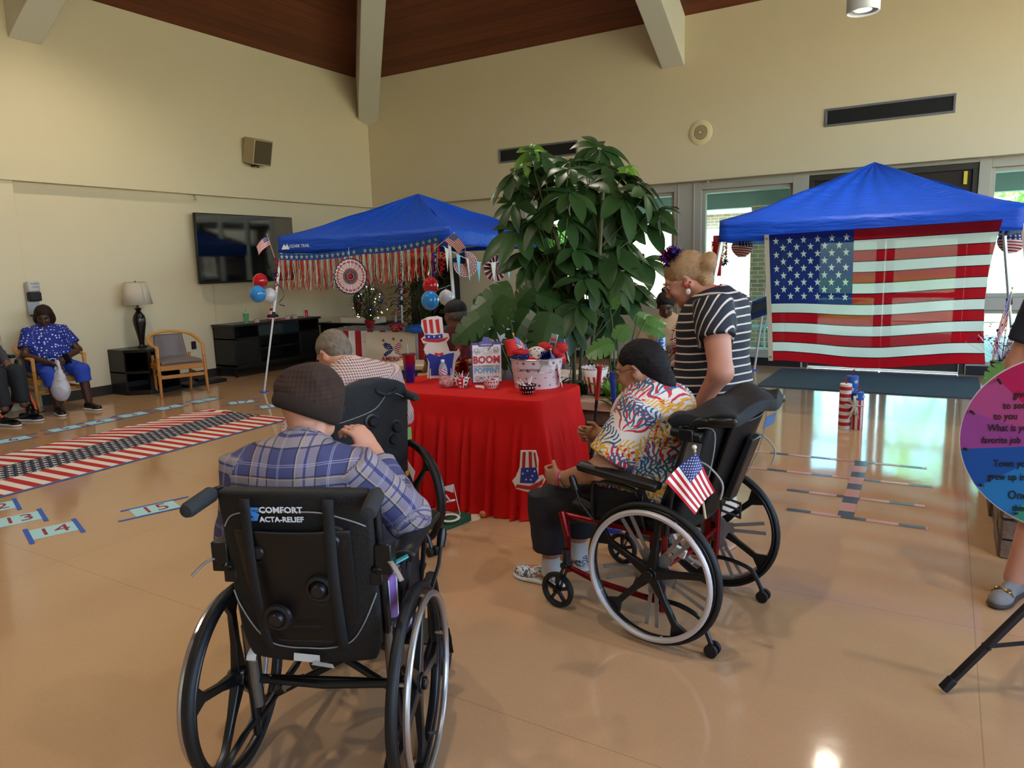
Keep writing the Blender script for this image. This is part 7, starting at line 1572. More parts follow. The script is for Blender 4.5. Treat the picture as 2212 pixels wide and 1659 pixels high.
def club(top, bot, col, label):
    o = thing('golf_putter', label, 'golf club', tuple(bot)); d = np.array(bot)-np.array(top); L = np.linalg.norm(d); u_ = d/L
    MB().cyl(top, top+u_*.24, .0155, .0125, 14).build('grip', cm(col, .5), o, world=True); MB().cyl(top+u_*.24, top+u_*.30, .011, n=12).cyl(top+u_*.30, bot, .0085, n=10).build('shaft', m_black, o, world=True)
    MB().box(np.array(bot)+V(.03, 0, .015), (.10, .03, .03)).build('club_head', cm(col, .5), o, world=True, bev=.004)
club(gd(1296, 790, 4.50), V(-2.02, 4.33, .012)*1, 'a3161f', 'toy putter with red grip leaning upright between the skirt and the planter')
# ================================================================== left table, more people, floor, right side
TA = R(14); TO = V(-7.28, 7.20, 0); tu, tv = V(math.cos(TA), math.sin(TA), 0), V(-math.sin(TA), math.cos(TA), 0); TZ = .75
def tt(a, b, z=TZ): return TO+tu*a+tv*b+V(0, 0, z)
o = thing('party_table', 'folding table with a red and white striped cloth under the left canopy', 'table', tuple(tt(.9, .37, 0)))
MB().prism([(0.01, .01), (1.82, .01), (1.82, .74), (.01, .74)], .03, tt(0, 0, TZ-.02), tu, tv).build('tabletop', cm('cfccc4', .5), o, world=True)
for a in (.15, 1.68):
    for b_2 in (.1, .65): MB().cyl(tt(a, b_2, 0), tt(a, b_2, TZ-.03), .013).build('leg', m_steel, o, world=True)
def clo(t):
    u, v = t.uv(); st = N(t, t.vor(16, rnd=.6).outputs[0]) < .10; return t.mix(st, t.mix(((u*19).fract()) < .48, 'dcd8d6', 'a31824'), '2c3c66')
def cloth(u, v):   # wraps left end, front and right end
    P_ = [(-.10-.12*(1-v), .8), (-.03, -.02), (1.86, -.02), (1.9, .8)]; L = [.82, 1.89, .82]; s = u*sum(L); i = 0
    while i < 2 and s > L[i]: s -= L[i]; i += 1
    f = s/L[i]; a = P_[i][0]*(1-f)+P_[i+1][0]*f; b_2 = P_[i][1]*(1-f)+P_[i+1][1]*f; w_ = .018*math.sin(u*60)*(1-v)
    dirn = (-1, 0) if i == 0 else ((0, -1) if i == 1 else (1, 0)); fl_2 = .10*(1-v); return tt(a+dirn[0]*(w_+fl_2), b_2+dirn[1]*(w_+.02*(1-v)), TZ+.003-(1-v)*(.50 if i else .50+.2*(1-f)))
o = thing('striped_tablecloth', 'red and white striped plastic cloth with small blue stars on the left canopy table', 'tablecloth', tuple(tt(.9, .37, TZ)))
MB().grid(cloth, 120, 10).build('cloth_drop', mat('striped_plastic_cloth', fn=clo, rough=.35), o, world=True, smooth=60)
MB().grid(lambda u, v: tt(-.03+1.89*u, -.02+.82*v, TZ+.004), 4, 4).build('cloth_top', mat('navy_star_cloth', fn=lambda t: t.mix(t.noise(14, 3) > .5, '39426a', 'a9a4ae'), rough=.35), o, world=True)
pz = lambda a, z: tt(a, -.075-.02*(TZ-z), z)
o = thing('america_poster', 'cream poster with a stars and stripes bow and red AMERICA lettering', 'poster', tuple(pz(1.05, .5)))
MB().prism([(-.36, -.42), (.36, -.42), (.36, .24), (-.36, .24)], .003, pz(1.0, .50), tu, (0, 0, 1)).build('paper', cm('cfc5ad', .7), o, world=True, smooth=0)
pp = lambda x, z: pz(1.0, .50)+tu*x+V(0, 0, z)-tv*.003
MB().lathe([(0, 0), (.15, 0)], pp(0.04, -.16), 32, ax=-tv).build('white_disc', cm('ded8d0', .6), o, world=True)
for s, pl in ((-1, [(0, 0), (-.05, .07), (-.12, .08), (-.13, .01), (-.07, -.02)]), (1, [(0, 0), (.05, .07), (.11, .09), (.13, .02), (.07, -.03)]), (-1, [(0, -.01), (-.09, -.03), (-.15, -.08), (-.12, -.11), (-.04, -.06)]), (1, [(0, -.01), (.07, -.03), (.16, -.09), (.14, -.13), (.04, -.07)])):
    MB().prism(pl, .003, pp(.04, .02), tu, (0, 0, 1)).build('bow_loop', mat('bow_star_%d' % s, fn=(lambda t: t.mix(N(t, t.vor(36, rnd=.3).outputs[0]) < .25, '22306e', 'd9d4cc')) if s < 0 else (lambda t: t.mix((t.obj()[2]*36+t.obj()[0]*14).fract() < .5, 'd9d4cc', 'a31824')), rough=.6), o, world=True, smooth=0)
text('lettering', 'AMERICA', .085, cm('a31824', .6), o, pp(.04, -.12)-tv*.003, tu, (0, 0, 1), bold=.002); text('lettering', '250', .05, cm('4a4a50', .6), o, pp(.04, -.20)-tv*.003, tu, (0, 0, 1))
for x, z, c_ in ((-.10, .13, 'a31824'), (.05, .15, 'a31824'), (.16, .13, '2c3c66'), (-.09, .07, '2c3c66')): MB().prism(starpoly(.028), .003, pp(x, z), tu, (0, 0, 1)).build('star', cm(c_, .5), o, world=True, smooth=0)
# lit tree
tb = gp(800, 708, TZ+.005)
o = bush('tabletop_tree', 'small tabletop tree with lights and red, white and blue tinsel bows', tuple(tb), .62, .24, 330, 9, .09, .018, cat='tree'); o.location = tb
MB().lathe([(0, 0), (.05, 0), (.075, .10), (.06, .11), (0, .11)], (0, 0, 0), 16).build('red_pot', cm('9a1a22', .4), o); rn = random.Random(8)
tdirs = []
for k in range(22):
    a = rn.uniform(0, 2*PI); z = rn.uniform(.12, .62); r = .24*math.sin(PI*(.15+.8*(z/.62)))*rn.uniform(.7, 1.05); c = V(r*math.cos(a), r*math.sin(a), z); MB().ball(c, .006, n=8, m=6).build('bulb', mat('warm_bulb', 'fff0d0', .4, emit='ffdca0', es=10), o)
for k in range(12):
    a = rn.uniform(0, 2*PI); z = rn.uniform(.2, .55); c = V(.2*math.cos(a), .2*math.sin(a), z); b = MB(); tinsel(b, [c, c+V(.001, 0, 0)], .003, 34, .045, k, .003); b.build('tinsel_bow', (m_ts, m_tr, m_tb)[k % 3], o, smooth=0)
p = gp(858, 714, TZ+.006); o = thing('glitter_bowl', 'faceted red glitter bowl on the striped table', 'bowl', tuple(p)); MB().lathe([(0, 0), (.07, 0), (.12, .085), (.125, .09), (.11, .085), (.06, .01), (0, .01)], (0, 0, 0), 12).build('bowl_body', mat('red_glitter', fn=lambda t: t.mix(t.noise(70, 2) > .56, 'a3122a', 'd9b0b8'), rough=.2, metal=.4), o, smooth=20)
MB().ball((0, 0, .085), (.09, .09, .03)).build('sweets', mat('mixed_sweets', fn=lambda t: t.mix(N(t, t.vor(60).outputs[0]) < .4, '8a1a2c', '2c4aa0'), rough=.4), o)['kind'] = 'stuff'
p2 = p+vr*-.03+vb*.1; o = thing('rocket_stick', 'small red-tipped rocket decoration standing behind the glitter bowl', 'decoration', tuple(p2)); MB().cyl((0, 0, 0), (0, 0, .2), .016, n=12).build('tube', cm('8a8f96', .3), o); MB().lathe([(.017, .2), (.012, .25), (0, .30)], (0, 0, 0), 14).build('nose_cone', cm('b01a22', .4), o)
S = Sd(); S.ell((0, 0, .035), (.13, .08, .05), k=.03).ell((.1, 0, .03), (.08, .06, .03), k=.03); o = tag(S.mesh('tissue_paper', cm('1e63c4', .6), None, .008, disp=folds(.02, 26, 5)), 'crumpled bright blue tissue paper right of the glitter bowl', 'tissue'); pq = gp(898, 716, TZ+.006); o.location = pq
# storage tote
p = gp(905, 860)*0+gd(903, 800, 7.0); o = thing('storage_tote', 'navy storage tote with cream lid standing before the striped table', 'storage box', (p[0], p[1], 0), R(20))
MB().add([(s*(.22 if z else .19), t*(.17 if z else .15), z) for z in (0, .62) for s, t in ((-1, -1), (1, -1), (1, 1), (-1, 1))], [(3, 2, 1, 0), (4, 5, 6, 7), (0, 1, 5, 4), (1, 2, 6, 5), (2, 3, 7, 6), (3, 0, 4, 7)]).build('tub', cm('1d2d7a', .45), o, bev=.015)
MB().box((0, 0, .645), (.48, .38, .055)).build('lid', cm('c9b8a0', .5), o, bev=.015)
# ---- generic background people
def simple_person(label, loc, rz, J, g, skin, shirt, pants, hc, hR, arms, hairfn=None, vox=.011, legs='sit', sleeve=.5, sc=1., group=None, shoes=True, shirtdisp=.005):
    o = persond(label, loc, rz, group); (eL, wL), (eR, wR) = arms
    S = Sd(); torso(S, J, g); head(S, hc, hR, sc, ears=True); S.cap(V(*J['nk'])-V(0, .01, .03), np.array(hc)+V(0, -.02, -.04), .062, .055, .03)
    limbs(S, J['shl'], eL, wL, g.get('arm', .05), .042, .028, k=.03); limbs(S, J['shr'], eR, wR, g.get('arm', .05), .042, .028, k=.03)
    hand(S, wL, unit(V(*wL)-V(*eL)), g.get('pn', (0, 0, -1)), (1, .2, 0), .6); hand(S, wR, unit(V(*wR)-V(*eR)), g.get('pn', (0, 0, -1)), (-1, .2, 0), .6)
    if legs == 'sit': L = [((s*.09, J['pel'][1], .52), (s*.14, J['pel'][1]+.42, .50), (s*.14, J['pel'][1]+.44, .10)) for s in (-1, 1)]
    elif legs == 'stand': L = [((s*.09, 0, .90), (s*.10, .02, .50), (s*.10, 0, .10)) for s in (-1, 1)]
    else: L = legs
    for l in L: limbs(S, *l, .09, .06, .042)
    S.mesh('body', skin, o, vox)
    S = Sd(); torso(S, J, g, .016, pc=FR, k=.07)
    for a, e, w_ in ((J['shl'], eL, wL), (J['shr'], eR, wR)):
        a = V(*a); e = V(*e); w_ = V(*w_)
        if sleeve <= .6: S.cone(a, a+(e-a)*sleeve*1.35, g.get('arm', .05)+.024, g.get('arm', .05)+.022, .04, pc=limbframe(a, e, VW))
        else: S.cone(a, e, g.get('arm', .05)+.022, .062, .04, pc=limbframe(a, e, VW)).ell(e, .06, k=.02).cone(e, e+(w_-e)*.92, .060, .045, .02)
    S.cone(V(*J['nk'])-V(0, .01, .08), V(*J['nk'])-V(0, 0, -.005), .085, .07, .02); S.mesh('shirt', shirt, o, vox, disp=folds(shirtdisp, 20, 4))
    S = Sd(); hem = .93 if pants[1] == 'long' else .35
    for l in L:
        h_, k_, a_ = [V(*q) for q in l]; S.cone(h_, k_, .11, .088, .04).ell(k_, .086, k=.03).cone(k_, k_+(a_-k_)*hem, .085, .07+.012*(hem < .5), .02)
    S.ell(J['pel'], V(g['hip'], g['hipd'], .10)+.014, k=.05); S.mesh('trousers', pants[0], o, vox, disp=folds(.005, 18, 3))
    if shoes:
        for l in L: shoe(o, l[2], (l[0][0]*1.5, 1, 0), cm('121214', .5), vox=.009, floor_z=0)
    if hairfn: hairfn(o, hc, hR)
    return o
def bobhair(m, long=0.):
    def f(o, hc, hR):
        S = Sd(); ht = hairtag(0, hc, hR); S.ell(hc+hR@V(0, -.018, .045), (.092, .108, .092), hR, .02, pc=ht)
        if long: S.ell(hc+hR@V(0, -.035, -.04), (.115, .085, .11), hR, .04, pc=ht)
        S.ell(hc+hR@V(0, .10, -.055), (.074, .085, .11), hR, .02, 's'); S.mesh('hair', m, o, .008, disp=folds(.004, 40, 2))
    return f
def caphat(m, m2, brim=(0, 1)):
    def f(o, hc, hR):
        S = Sd(); S.ell(hc+hR@V(0, -.008, .045), (.091, .110, .085), hR, .01); S.plane(hc+hR@V(0, 0, .02), -hR[:, 2], hc-.2, hc+.2); c_ = S.mesh('cap_crown', m, o, .008)
        S = Sd(); S.ell(hc+hR@V(0, .12, .035), (.072, .075, .010), hR@rot('X', -12), .01); S.mesh('cap_brim', m, c_, .007); MB().ball(hc+hR@V(0, -.008, .13), .009).build('cap_button', m2, c_)
        S = Sd(); ht = hairtag(0, hc, hR); S.ell(hc+hR@V(0, -.03, .0), (.082, .088, .07), hR, .02, pc=ht); S.ell(hc+hR@V(0, .10, -.03), (.09, .10, .12), hR, .01, 's'); S.mesh('hair', m_greyh, o, .008)
    return f
m_greyh = hairm('salt_pepper_hair', '3a3632', '77706a', (60, 20, 60)); m_blk = hairm('soft_black_hair', '100c0b', '241c18', (30, 30, 60))
JS = lambda dy=0, lean=0: dict(pel=(0, dy, .54), bel=(0, dy+.03, .68), che=(0, dy+.02+lean, .87), nk=(0, dy+.04+lean*1.4, 1.02), shl=(-.175, dy+.02+lean, .94), shr=(.175, dy+.02+lean, .94))
gb = dict(hip=.17, hipd=.14, bel=.16, beld=.13, che=.18, ched=.12, sh=.062)
# blue dotted blouse, seated by the left wall
loc = SEATED_BLUE.location; rzb = SEATED_BLUE.rotation_euler[2]
mb_dot = mat('royal_blue_dots', fn=lambda t: t.mix(N(t, t.vor(30, t.comb(*t.pc()), rnd=.5).outputs[0]) < .27, '14257c', 'cfd3e6'), rough=.75)
gB = dict(hip=.21, hipd=.19, bel=.215, beld=.20, che=.21, ched=.17, sh=.072, arm=.062, pn=(.3, 0, -1))
JB = dict(pel=(0, -.02, .55), bel=(0, .03, .68), che=(0, .0, .84), nk=(0, .01, 1.0), shl=(-.18, -.01, .92), shr=(.18, -.01, .92))
Lb = [((-.11, .0, .54), (-.17, .38, .48), (-.20, .40, .11)), ((.11, .0, .54), (.17, .38, .48), (.13, .36, .11))]
hcB = V(.02, .045, 1.125); hRB = look(-28, -22, 0)
pE = simple_person('person in blue blouse with white dots and blue trousers, seated by the left wall', (loc[0], loc[1], 0), rzb, JB, gB, sk_dark, mb_dot, (cm('2440a0', .75), 'crop'), hcB, hRB,
    ((V(-.29, .10, .70), V(-.05, .30, .64)), (V(.30, .10, .70), V(.14, .40, .60))), bobhair(hairm('dark_brown_hair', '1a0f0d', '33201b', (40, 20, 60)), 1), .008, Lb, .5)
face_parts(pE, hcB, hRB, 1., (m_lipd, sk_dark), m_black, closed=True)
o = thing('mobile_phone', 'dark phone in the hand of the person in the blue blouse', 'phone', tuple(np.array(mwo(pE) @ Vector((-.02, .40, .64))))); MB().box((0, 0, 0), (.07, .01, .14), rot('Z', 40)@rot('X', 30)).build('phone_body', m_black, o, bev=.004)
wp = np.array(mwo(pE) @ Vector((.12, .47, .60))); o = thing('plastic_carrier_bag', 'white plastic carrier bag hanging from the seated person\'s hand', 'bag', tuple(wp-V(0, 0, .36)))
S = Sd(); S.ell((0, 0, .06), (.13, .085, .13), k=.03).ell((0, 0, .18), (.10, .055, .11), k=.04).cap((-.05, 0, .24), (-.012, 0, .39), .024, .012, .02).cap((.05, 0, .24), (.012, 0, .39), .024, .012, .02); S.mesh('bag_body', mat('white_film_plastic', 'dfdde2', .35, transl=.35), o, .006, disp=folds(.010, 34, 4))
MB().torus(np.array(mwo(pE).inverted() @ Vector(wp))+V(.01, -.09, .03), .034, .005, (.2, 1, -.6), 20, 6).build('bracelet', cm('cfc6b8', .4), pE)
# grey shirt at the left edge in an orange-framed chair
WI, WIR = (-9.30, 3.70, 0), R(-72)
chI = wheelchair('c', 'black wheelchair with orange frame at the left edge of the view', WI, WIR, 'wheelchairs around the red table')
chI['group'] = 'wheelchairs with mag wheels'; [x.__setitem__('group', 'wheelchairs with mag wheels') for x in (chA, chB, chC)]
for x in chI.children:
    if x.name.startswith(('side_frame', 'footrest_hanger')): x.data.materials[0] = mat('orange_paint', 'd2481a', .35)
simple_person('person in grey long-sleeved shirt seated in a wheelchair at the left edge', WI, WIR, JS(.12), gb, sk_brown, cm('3d3e43', .85), (cm('1c1d20', .8), 'long'), V(0, .17, 1.16), look(0, -10, 0), ((V(-.27, .2, .72), V(-.14, .42, .66)), (V(.27, .2, .72), V(.14, .42, .66))), bobhair(m_blk), .011, [((s*.09, .14, .56), (s*.12, .56, .55), (s*.12, .60, .19)) for s in (-1, 1)], 1.)
# black cap, maroon shirt
p = gd(990, 700, 6.15); rzF = R(62)
hcF = V(0, .05, 1.17); simple_person('person in black cap and maroon shirt seated behind the red table, seen from behind', (p[0], p[1], 0), rzF, JS(0), gb, sk_brown, cm('4a1016', .8), (cm('22242c', .8), 'long'), hcF, look(12, -4, 0), ((V(-.25, .12, .70), V(-.14, .34, .78)), (V(.25, .12, .70), V(.14, .34, .78))), caphat(cm('0d0c0d', .7), m_black), .010)
ac = dup(SEATED_BLUE, 'oak armchair under the person in the black cap', (p[0]+.04*math.sin(rzF), p[1]-.04*math.cos(rzF), 0), rzF)
# white cap
p = gd(1085, 700, 7.0); simple_person('person in white cap and pale shirt seated beyond the split-leaf plant', (p[0], p[1], 0), R(70), JS(0), gb, sk_light, cm('b9b9bd', .8), (cm('2b2d33', .8), 'long'), V(0, .05, 1.20), look(-10, -6, 0), ((V(-.25, .12, .70), V(-.14, .34, .80)), (V(.25, .12, .70), V(.14, .34, .80))), caphat(cm('b3a7a4', .8), cm('8a2a22', .8)), .012)
dup(SEATED_BLUE, 'oak armchair under the person in the white cap', (p[0], p[1], 0), R(70))
# pinstripe, standing behind the plant
p = gd(1188, 700, 7.6); JT = dict(pel=(0, 0, .93), bel=(0, .03, 1.06), che=(0, .03, 1.25), nk=(0, .10, 1.42), shl=(-.18, .05, 1.34), shr=(.18, .05, 1.34))
simple_person('person in dark pinstriped shirt standing behind the umbrella plant', (p[0], p[1], 0), R(-40), JT, gb, sk_dark, mat('pinstripe', fn=lambda t: t.mix((t.pc()[0]/.022).fract() < .14, '14161f', '7f8698'), rough=.8), (cm('35435f', .8), 'long'), V(0, .14, 1.54), look(0, -25, 0), ((V(-.25, .08, 1.08), V(-.16, .30, 1.0)), (V(.25, .08, 1.08), V(.16, .30, 1.0))), bobhair(m_blk), .012, 'stand')
# beige top with bun, at a small table
p = gd(1438, 700, 7.2); fdir = -unit(V(p[0], p[1], 0)); rzG = math.atan2(-fdir[0], fdir[1]); hcG = V(0, .10, 1.14); hRG = look(0, -24, 0)
def bunhair(o, hc, hR):
    bobhair(m_blk)(o, hc, hR); S = Sd(); ht = hairtag(0, hc, hR); S.ell(hc+V(0, -.03, .15), (.042, .042, .036), k=.02, pc=ht); S.mesh('hair_knot', m_blk, o, .007, disp=folds(.004, 60, 2))
pG = simple_person('person in beige top with hair in a top knot, looking down by the window', (p[0], p[1], 0), rzG, JS(0, .02), dict(hip=.18, hipd=.15, bel=.185, beld=.15, che=.20, ched=.14, sh=.066, arm=.058), sk_dark, cm('a37f5c', .8), (cm('22242c', .8), 'long'), hcG, hRG, ((V(-.27, .10, .72), V(-.10, .34, .76)), (V(.27, .10, .72), V(.10, .34, .76))), bunhair, .009, 'sit', .8)
face_parts(pG, hcG, hRG, 1., (m_lipd, sk_dark), m_black, closed=True)
dup(SEATED_BLUE, 'oak armchair under the person with the top knot', (p[0], p[1], 0), rzG)
gt = p+fdir*.62; o = thing('small_table', 'small brown table before the person with the top knot', 'table', (gt[0], gt[1], 0), rzG); MB().b2((-.5, -.28, .69), (.5, .25, .72)).build('top', wood_mat('brown_table_wood', '4a3322', '6e4d33', 0, .2), o, bev=.005)
for sx in (-1, 1):
    for sy in (-1, 1): MB().b2((sx*.46-.02, sy*.22-.02, 0), (sx*.46+.02, sy*.22+.02, .69)).build('leg', m_blackwood, o)
g2_ = np.array(mwo(o) @ Vector((.30, -.05, .72))); tag(MB().box((0, 0, .03), (.16, .10, .06)).build('craft_box', cm('6f86a3', .5), bev=.01), 'small pale blue box with craft items on the brown table', 'box').location = g2_
o = thing('blue_patterned_cup', 'white and blue tumbler with blue bent straw before the person with the top knot', 'cup', tuple(np.array(mwo(o) @ Vector((.04, -.15, .72))))); MB().lathe([(0, 0), (.032, 0), (.04, .02), (.042, .20), (0, .205)], (0, 0, 0), 20).build('cup_body', mat('blue_camo', fn=lambda t: t.mix(t.noise(34, 2) > .5, 'c9d2e0', '2f5fa8'), rough=.4), o); MB().tube([(0, 0, .2), (0, 0, .28), (-.05, 0, .30)], .006, 8).build('straw', cm('4f9fd0', .4), o)
# person at the right edge
p = V(.56, 3.87, 0); JR = dict(pel=(0, 0, .93), bel=(0, .03, 1.06), che=(0, .02, 1.26), nk=(0, .03, 1.43), shl=(-.19, .0, 1.36), shr=(.19, .0, 1.36)); rzR = R(165)
pR = simple_person('person in dark navy shirt and suede loafers standing at the right edge of the view', tuple(p), rzR, JR, gb, sk_light, cm('1c2230', .8), (cm('8f8a84', .8), 'crop'), V(0, .05, 1.56), look(0, -10, 0), ((V(-.27, .02, 1.08), V(-.25, .18, .86)), (V(.27, .02, 1.08), V(.25, .18, .86))), bobhair(m_blk), .010, [((s*.10, 0, .90), (s*.13, .02, .50), (s*.20, .06, .09)) for s in (-1, 1)], .5, shoes=False)
for s in (-1, 1):
    ms = mat('grey_suede', fn=lambda t: t.mix(t.noise(30, 2), '6d6c6c', '85837f'), rough=.9); shoe(pR, (s*.20, .06, .09), (s*.15, 1, 0), ms, cm('3a2a22', .6), floor_z=0, vox=.005, name='loafer'); c = V(s*.20, .06, 0); d = unit(V(s*.15, 1, 0)); x_ = V(d[1], -d[0], 0)
    MB().tube(smooth_path([c+d*.12+x_*q_[0]+V(0, 0, q_[1]) for q_ in ((-.044, .045), (-.03, .063), (0, .070), (.03, .063), (.044, .045))], 4), .004, 6).torus(c+d*.12+x_*.02+V(0, 0, .068), .012, .003, (0, .3, 1), 16, 6).torus(c+d*.12-x_*.02+V(0, 0, .068), .012, .003, (0, .3, 1), 16, 6).build('metal_snaffle', cm('b08a4a', .2, metal=.95), pR)
    MB().tube(smooth_path([c+d*.175+x_*.03+V(0, 0, .048), c+d*.20+V(0, 0, .042), c+d*.175-x_*.03+V(0, 0, .048)], 5), .002, 5).build('toe_seam', cm('9a9894', .8), pR)
# ------------------------------------------------ prize wheel
wc = gd(2303, 960, 2.42); o = thing('prize_wheel', 'prize wheel with pink and blue handwritten segments on a black tripod stand', 'prize wheel', (wc[0], wc[1], 0)); nW = unit(V(-wc[0], -wc[1], 0)*.9-vb*.2); xW, yW = unit(np.cross((0, 0, 1), nW)), V(0, 0, 1); r = .302
cols = ['a8487f', '93438c', '1f4f9a', '2a74b3', '3a8f7a', 'b0a03a', 'b0602f', 'a33a3a', '7a3a8f', '3a8f7a', 'b0a03a', '2a5fa3', 'b01f55']; a0 = R(180-14)
n_s = 13
for k in range(n_s):   # angle measured counter-clockwise from +x as seen from the front
    aa = R(134.5)+k*2*PI/n_s; b = MB(); P = [wc]+[wc+xW*r*math.cos(aa+j*2*PI/n_s/8)+yW*r*math.sin(aa+j*2*PI/n_s/8) for j in range(9)]; P = [p_+nW*.007 for p_ in P]
    b.add(P, [tuple(range(10))]); b.build('segment', cm(cols[k], .6, spec=.2), o, world=True, smooth=0)
MB().cyl(wc-nW*.012, wc+nW*.0065, r+.003, n=72).build('disc', cm('c9c4c0', .5), o, world=True)
for ln, (px, py), sz in (('give thanks', (2188, 852), .036), ('to someone', (2166, 876), .036), ('to you', (2146, 899), .036), ('What is your', (2133, 924), .036), ('favorite job', (2120, 950), .034), ('Town you', (2145, 1000), .036), ('grew up in', (2133, 1028), .036), ('One', (2176, 1068), .044), ('thing', (2186, 1096), .032)):
    d_ = _ray(px, py); tq = ((wc-CAMP)@nW)/(d_@nW); text('handwriting', ln, sz, cm('15131a', .5), o, CAMP+d_*tq, unit(xW+yW*.12), unit(yW-xW*.12), off=.009, shear=.15, align='LEFT', sx=.72, bold=.0004)
for k in range(n_s): aa = R(134.5)+k*2*PI/n_s; q_ = wc+(xW*math.cos(aa)+yW*math.sin(aa))*(r-.012); MB().cyl(q_+nW*.006, q_+nW*.035-(xW*math.cos(aa)+yW*math.sin(aa))*.012, .0045, n=8).build('peg', m_black, o, world=True)
sp_ = wc-nW*.05; fl0 = V(sp_[0], sp_[1], 0); MB().cyl(wc-nW*.05, wc-nW*.01, .02).cyl(V(sp_[0], sp_[1], .35), V(sp_[0], sp_[1], wc[2]+.05), .017, n=14).build('pole', m_black, o, world=True)
l1_ = gp(2040, 1485, .02); lh = V(sp_[0], sp_[1], .42); dl = l1_-V(sp_[0], sp_[1], .02)
for k in range(3):
    e_ = V(sp_[0], sp_[1], .02)+rot('Z', 120*k)@dl; lg = MB().bar(e_, lh, .028, .02).build('leg', mat('dark_brown_metal', '241a1a', .35, .4), o, world=True, bev=.004); MB().bar(e_-unit(lh-e_)*.01, e_+unit(lh-e_)*.045, .033, .025).build('rubber_foot', m_black, lg, world=True, bev=.004)
    MB().bar(e_+(lh-e_)*.40, V(sp_[0], sp_[1], .20), .006, .014).cyl(e_+(lh-e_)*.40-vb*.02, e_+(lh-e_)*.40+vb*.02, .006, n=8).build('brace', m_black, o, world=True)
# ------------------------------------------------ firecracker ornament
f0 = gp(1838, 926); o = thing('firecracker_ornament', 'cluster of three painted firecracker posts tied with a white bow on the floor', 'ornament', tuple(f0)); hs = lambda w_, a_, b_: (lambda t: t.mix((t.obj()[2]/w_).fract() < .5, a_, b_))
def post(dx, dy, h, fn, nm, top): c_ = f0+vr*dx+vb*dy; pb = MB().lathe([(0, 0), (.052, 0), (.052, h-.004), (.048, h), (0, h)], c_, 28).build('post', mat(nm, fn=fn, rough=.6), o, world=True); MB().tube([c_+V(0, 0, h), c_+V(.01, 0, h+.02), c_+V(-.01, 0, h+.035), c_+V(.015, 0, h+.055)], .007, 6).build('fuse', cm('8a1420', .5), pb, world=True); return c_
cA = post(-.055, .02, .42, hs(.066, 'b3161d', 'd6cfc0'), 'post_ring_stripes', 0); cB = post(.035, .09, .48, lambda t: t.mix(0., '2257a3', '2257a3'), 'post_blue', 0)
cC = post(.045, -.01, .345, lambda t: t.mix(t.obj()[2] > .275, t.mix(((t.uv()[0]*7).fract()) < .5, 'b3161d', 'd6cfc0'), '2257a3'), 'post_stripes', 0)
for c_, z, dx in ((cB, .43, .01), (cB, .36, -.02), (cC, .31, -.03), (cC, .31, .03)): MB().prism(starpoly(.024), .004, c_-vb*.054*math.sqrt(1-(dx/.054)**2)+vr*dx+V(0, 0, z), vr, vu).build('star', cm('cfc5b0', .6), o, world=True, smooth=0)
b = MB(); rn = random.Random(6); q0 = (cA+cC)/2-vb*.06+V(0, 0, .23)
for k in range(9): a = rn.uniform(0, 2*PI); d = V(0, 0, 0)+vr*math.cos(a)+vu*math.sin(a); b.tube(smooth_path([q0, q0+d*.05-vb*.02, q0+d*.085, q0+d*.06-vb*.005-V(0, 0, .01), q0], 4), .009, 5, flat=.3)
for sx in (-1, 1): b.tube(smooth_path([q0, q0+vr*.02*sx-V(0, 0, .06)-vb*.01, q0+vr*.05*sx-V(0, 0, .13)], 4), .009, 5, flat=.3)
b.build('raffia_bow', cm('cfc3ae', .7), o, world=True)
# ------------------------------------------------ floor things
o = tag(MB().b2((-1.95, 9.15, 0), (.42, 10.75, .012)).build('entrance_mat', mat('grey_carpet_mat', fn=lambda t: t.mix(t.noise(120, 2), '2a2d33', '474b52'), rough=.95), loc=(-.75, 9.95, 0)), 'dark grey entrance mat in front of the double doors', 'mat')
def quad_on_floor(b, a, c, w, z): a = V(a[0], a[1], z); c = V(c[0], c[1], z); d = unit(c-a); s = V(-d[1], d[0], 0)*w/2; b.add([a-s, c-s, c+s, a+s], [(0, 1, 2, 3)], [(0, 0), (np.linalg.norm(c-a), 0), (np.linalg.norm(c-a), 1), (0, 1)])
m_tape = mat('patriotic_duct_tape', fn=lambda t: t.mix((((t.uv()[0]*3.2).fract()) < .45), t.mix(((t.uv()[0]*60+t.uv()[1]*2).fract()) < .5, 'c9a59c', 'a33c42'), '2a2f4c'), rough=.35)
for k, (a, c, lb_) in enumerate((((1500, 962), (2002, 1012), 'farthest of the four long striped tape lines on the floor'), ((1480, 995), (2016, 1052), 'second farthest long striped tape line on the floor'), ((1700, 1058), (1998, 1094), 'third long striped tape line on the floor, counted from the doors'), ((1700, 1100), (2005, 1142), 'nearest of the four long striped tape lines on the floor'))):
    b = MB(); quad_on_floor(b, gp(*a), gp(*c), .048, 0); ob = tag(b.build('floor_tape', m_tape, loc=gp(*a)), lb_, 'tape', 'striped tape marks on the floor'); ob.location.z = .002
b = MB(); quad_on_floor(b, gp(1862, 998), gp(1826, 1116), .09, 0); ob = tag(b.build('floor_tape', m_tape, loc=gp(1862, 998)), 'short wide striped tape mark crossing the long tape lines', 'tape', 'striped tape marks on the floor'); ob.location.z = .003
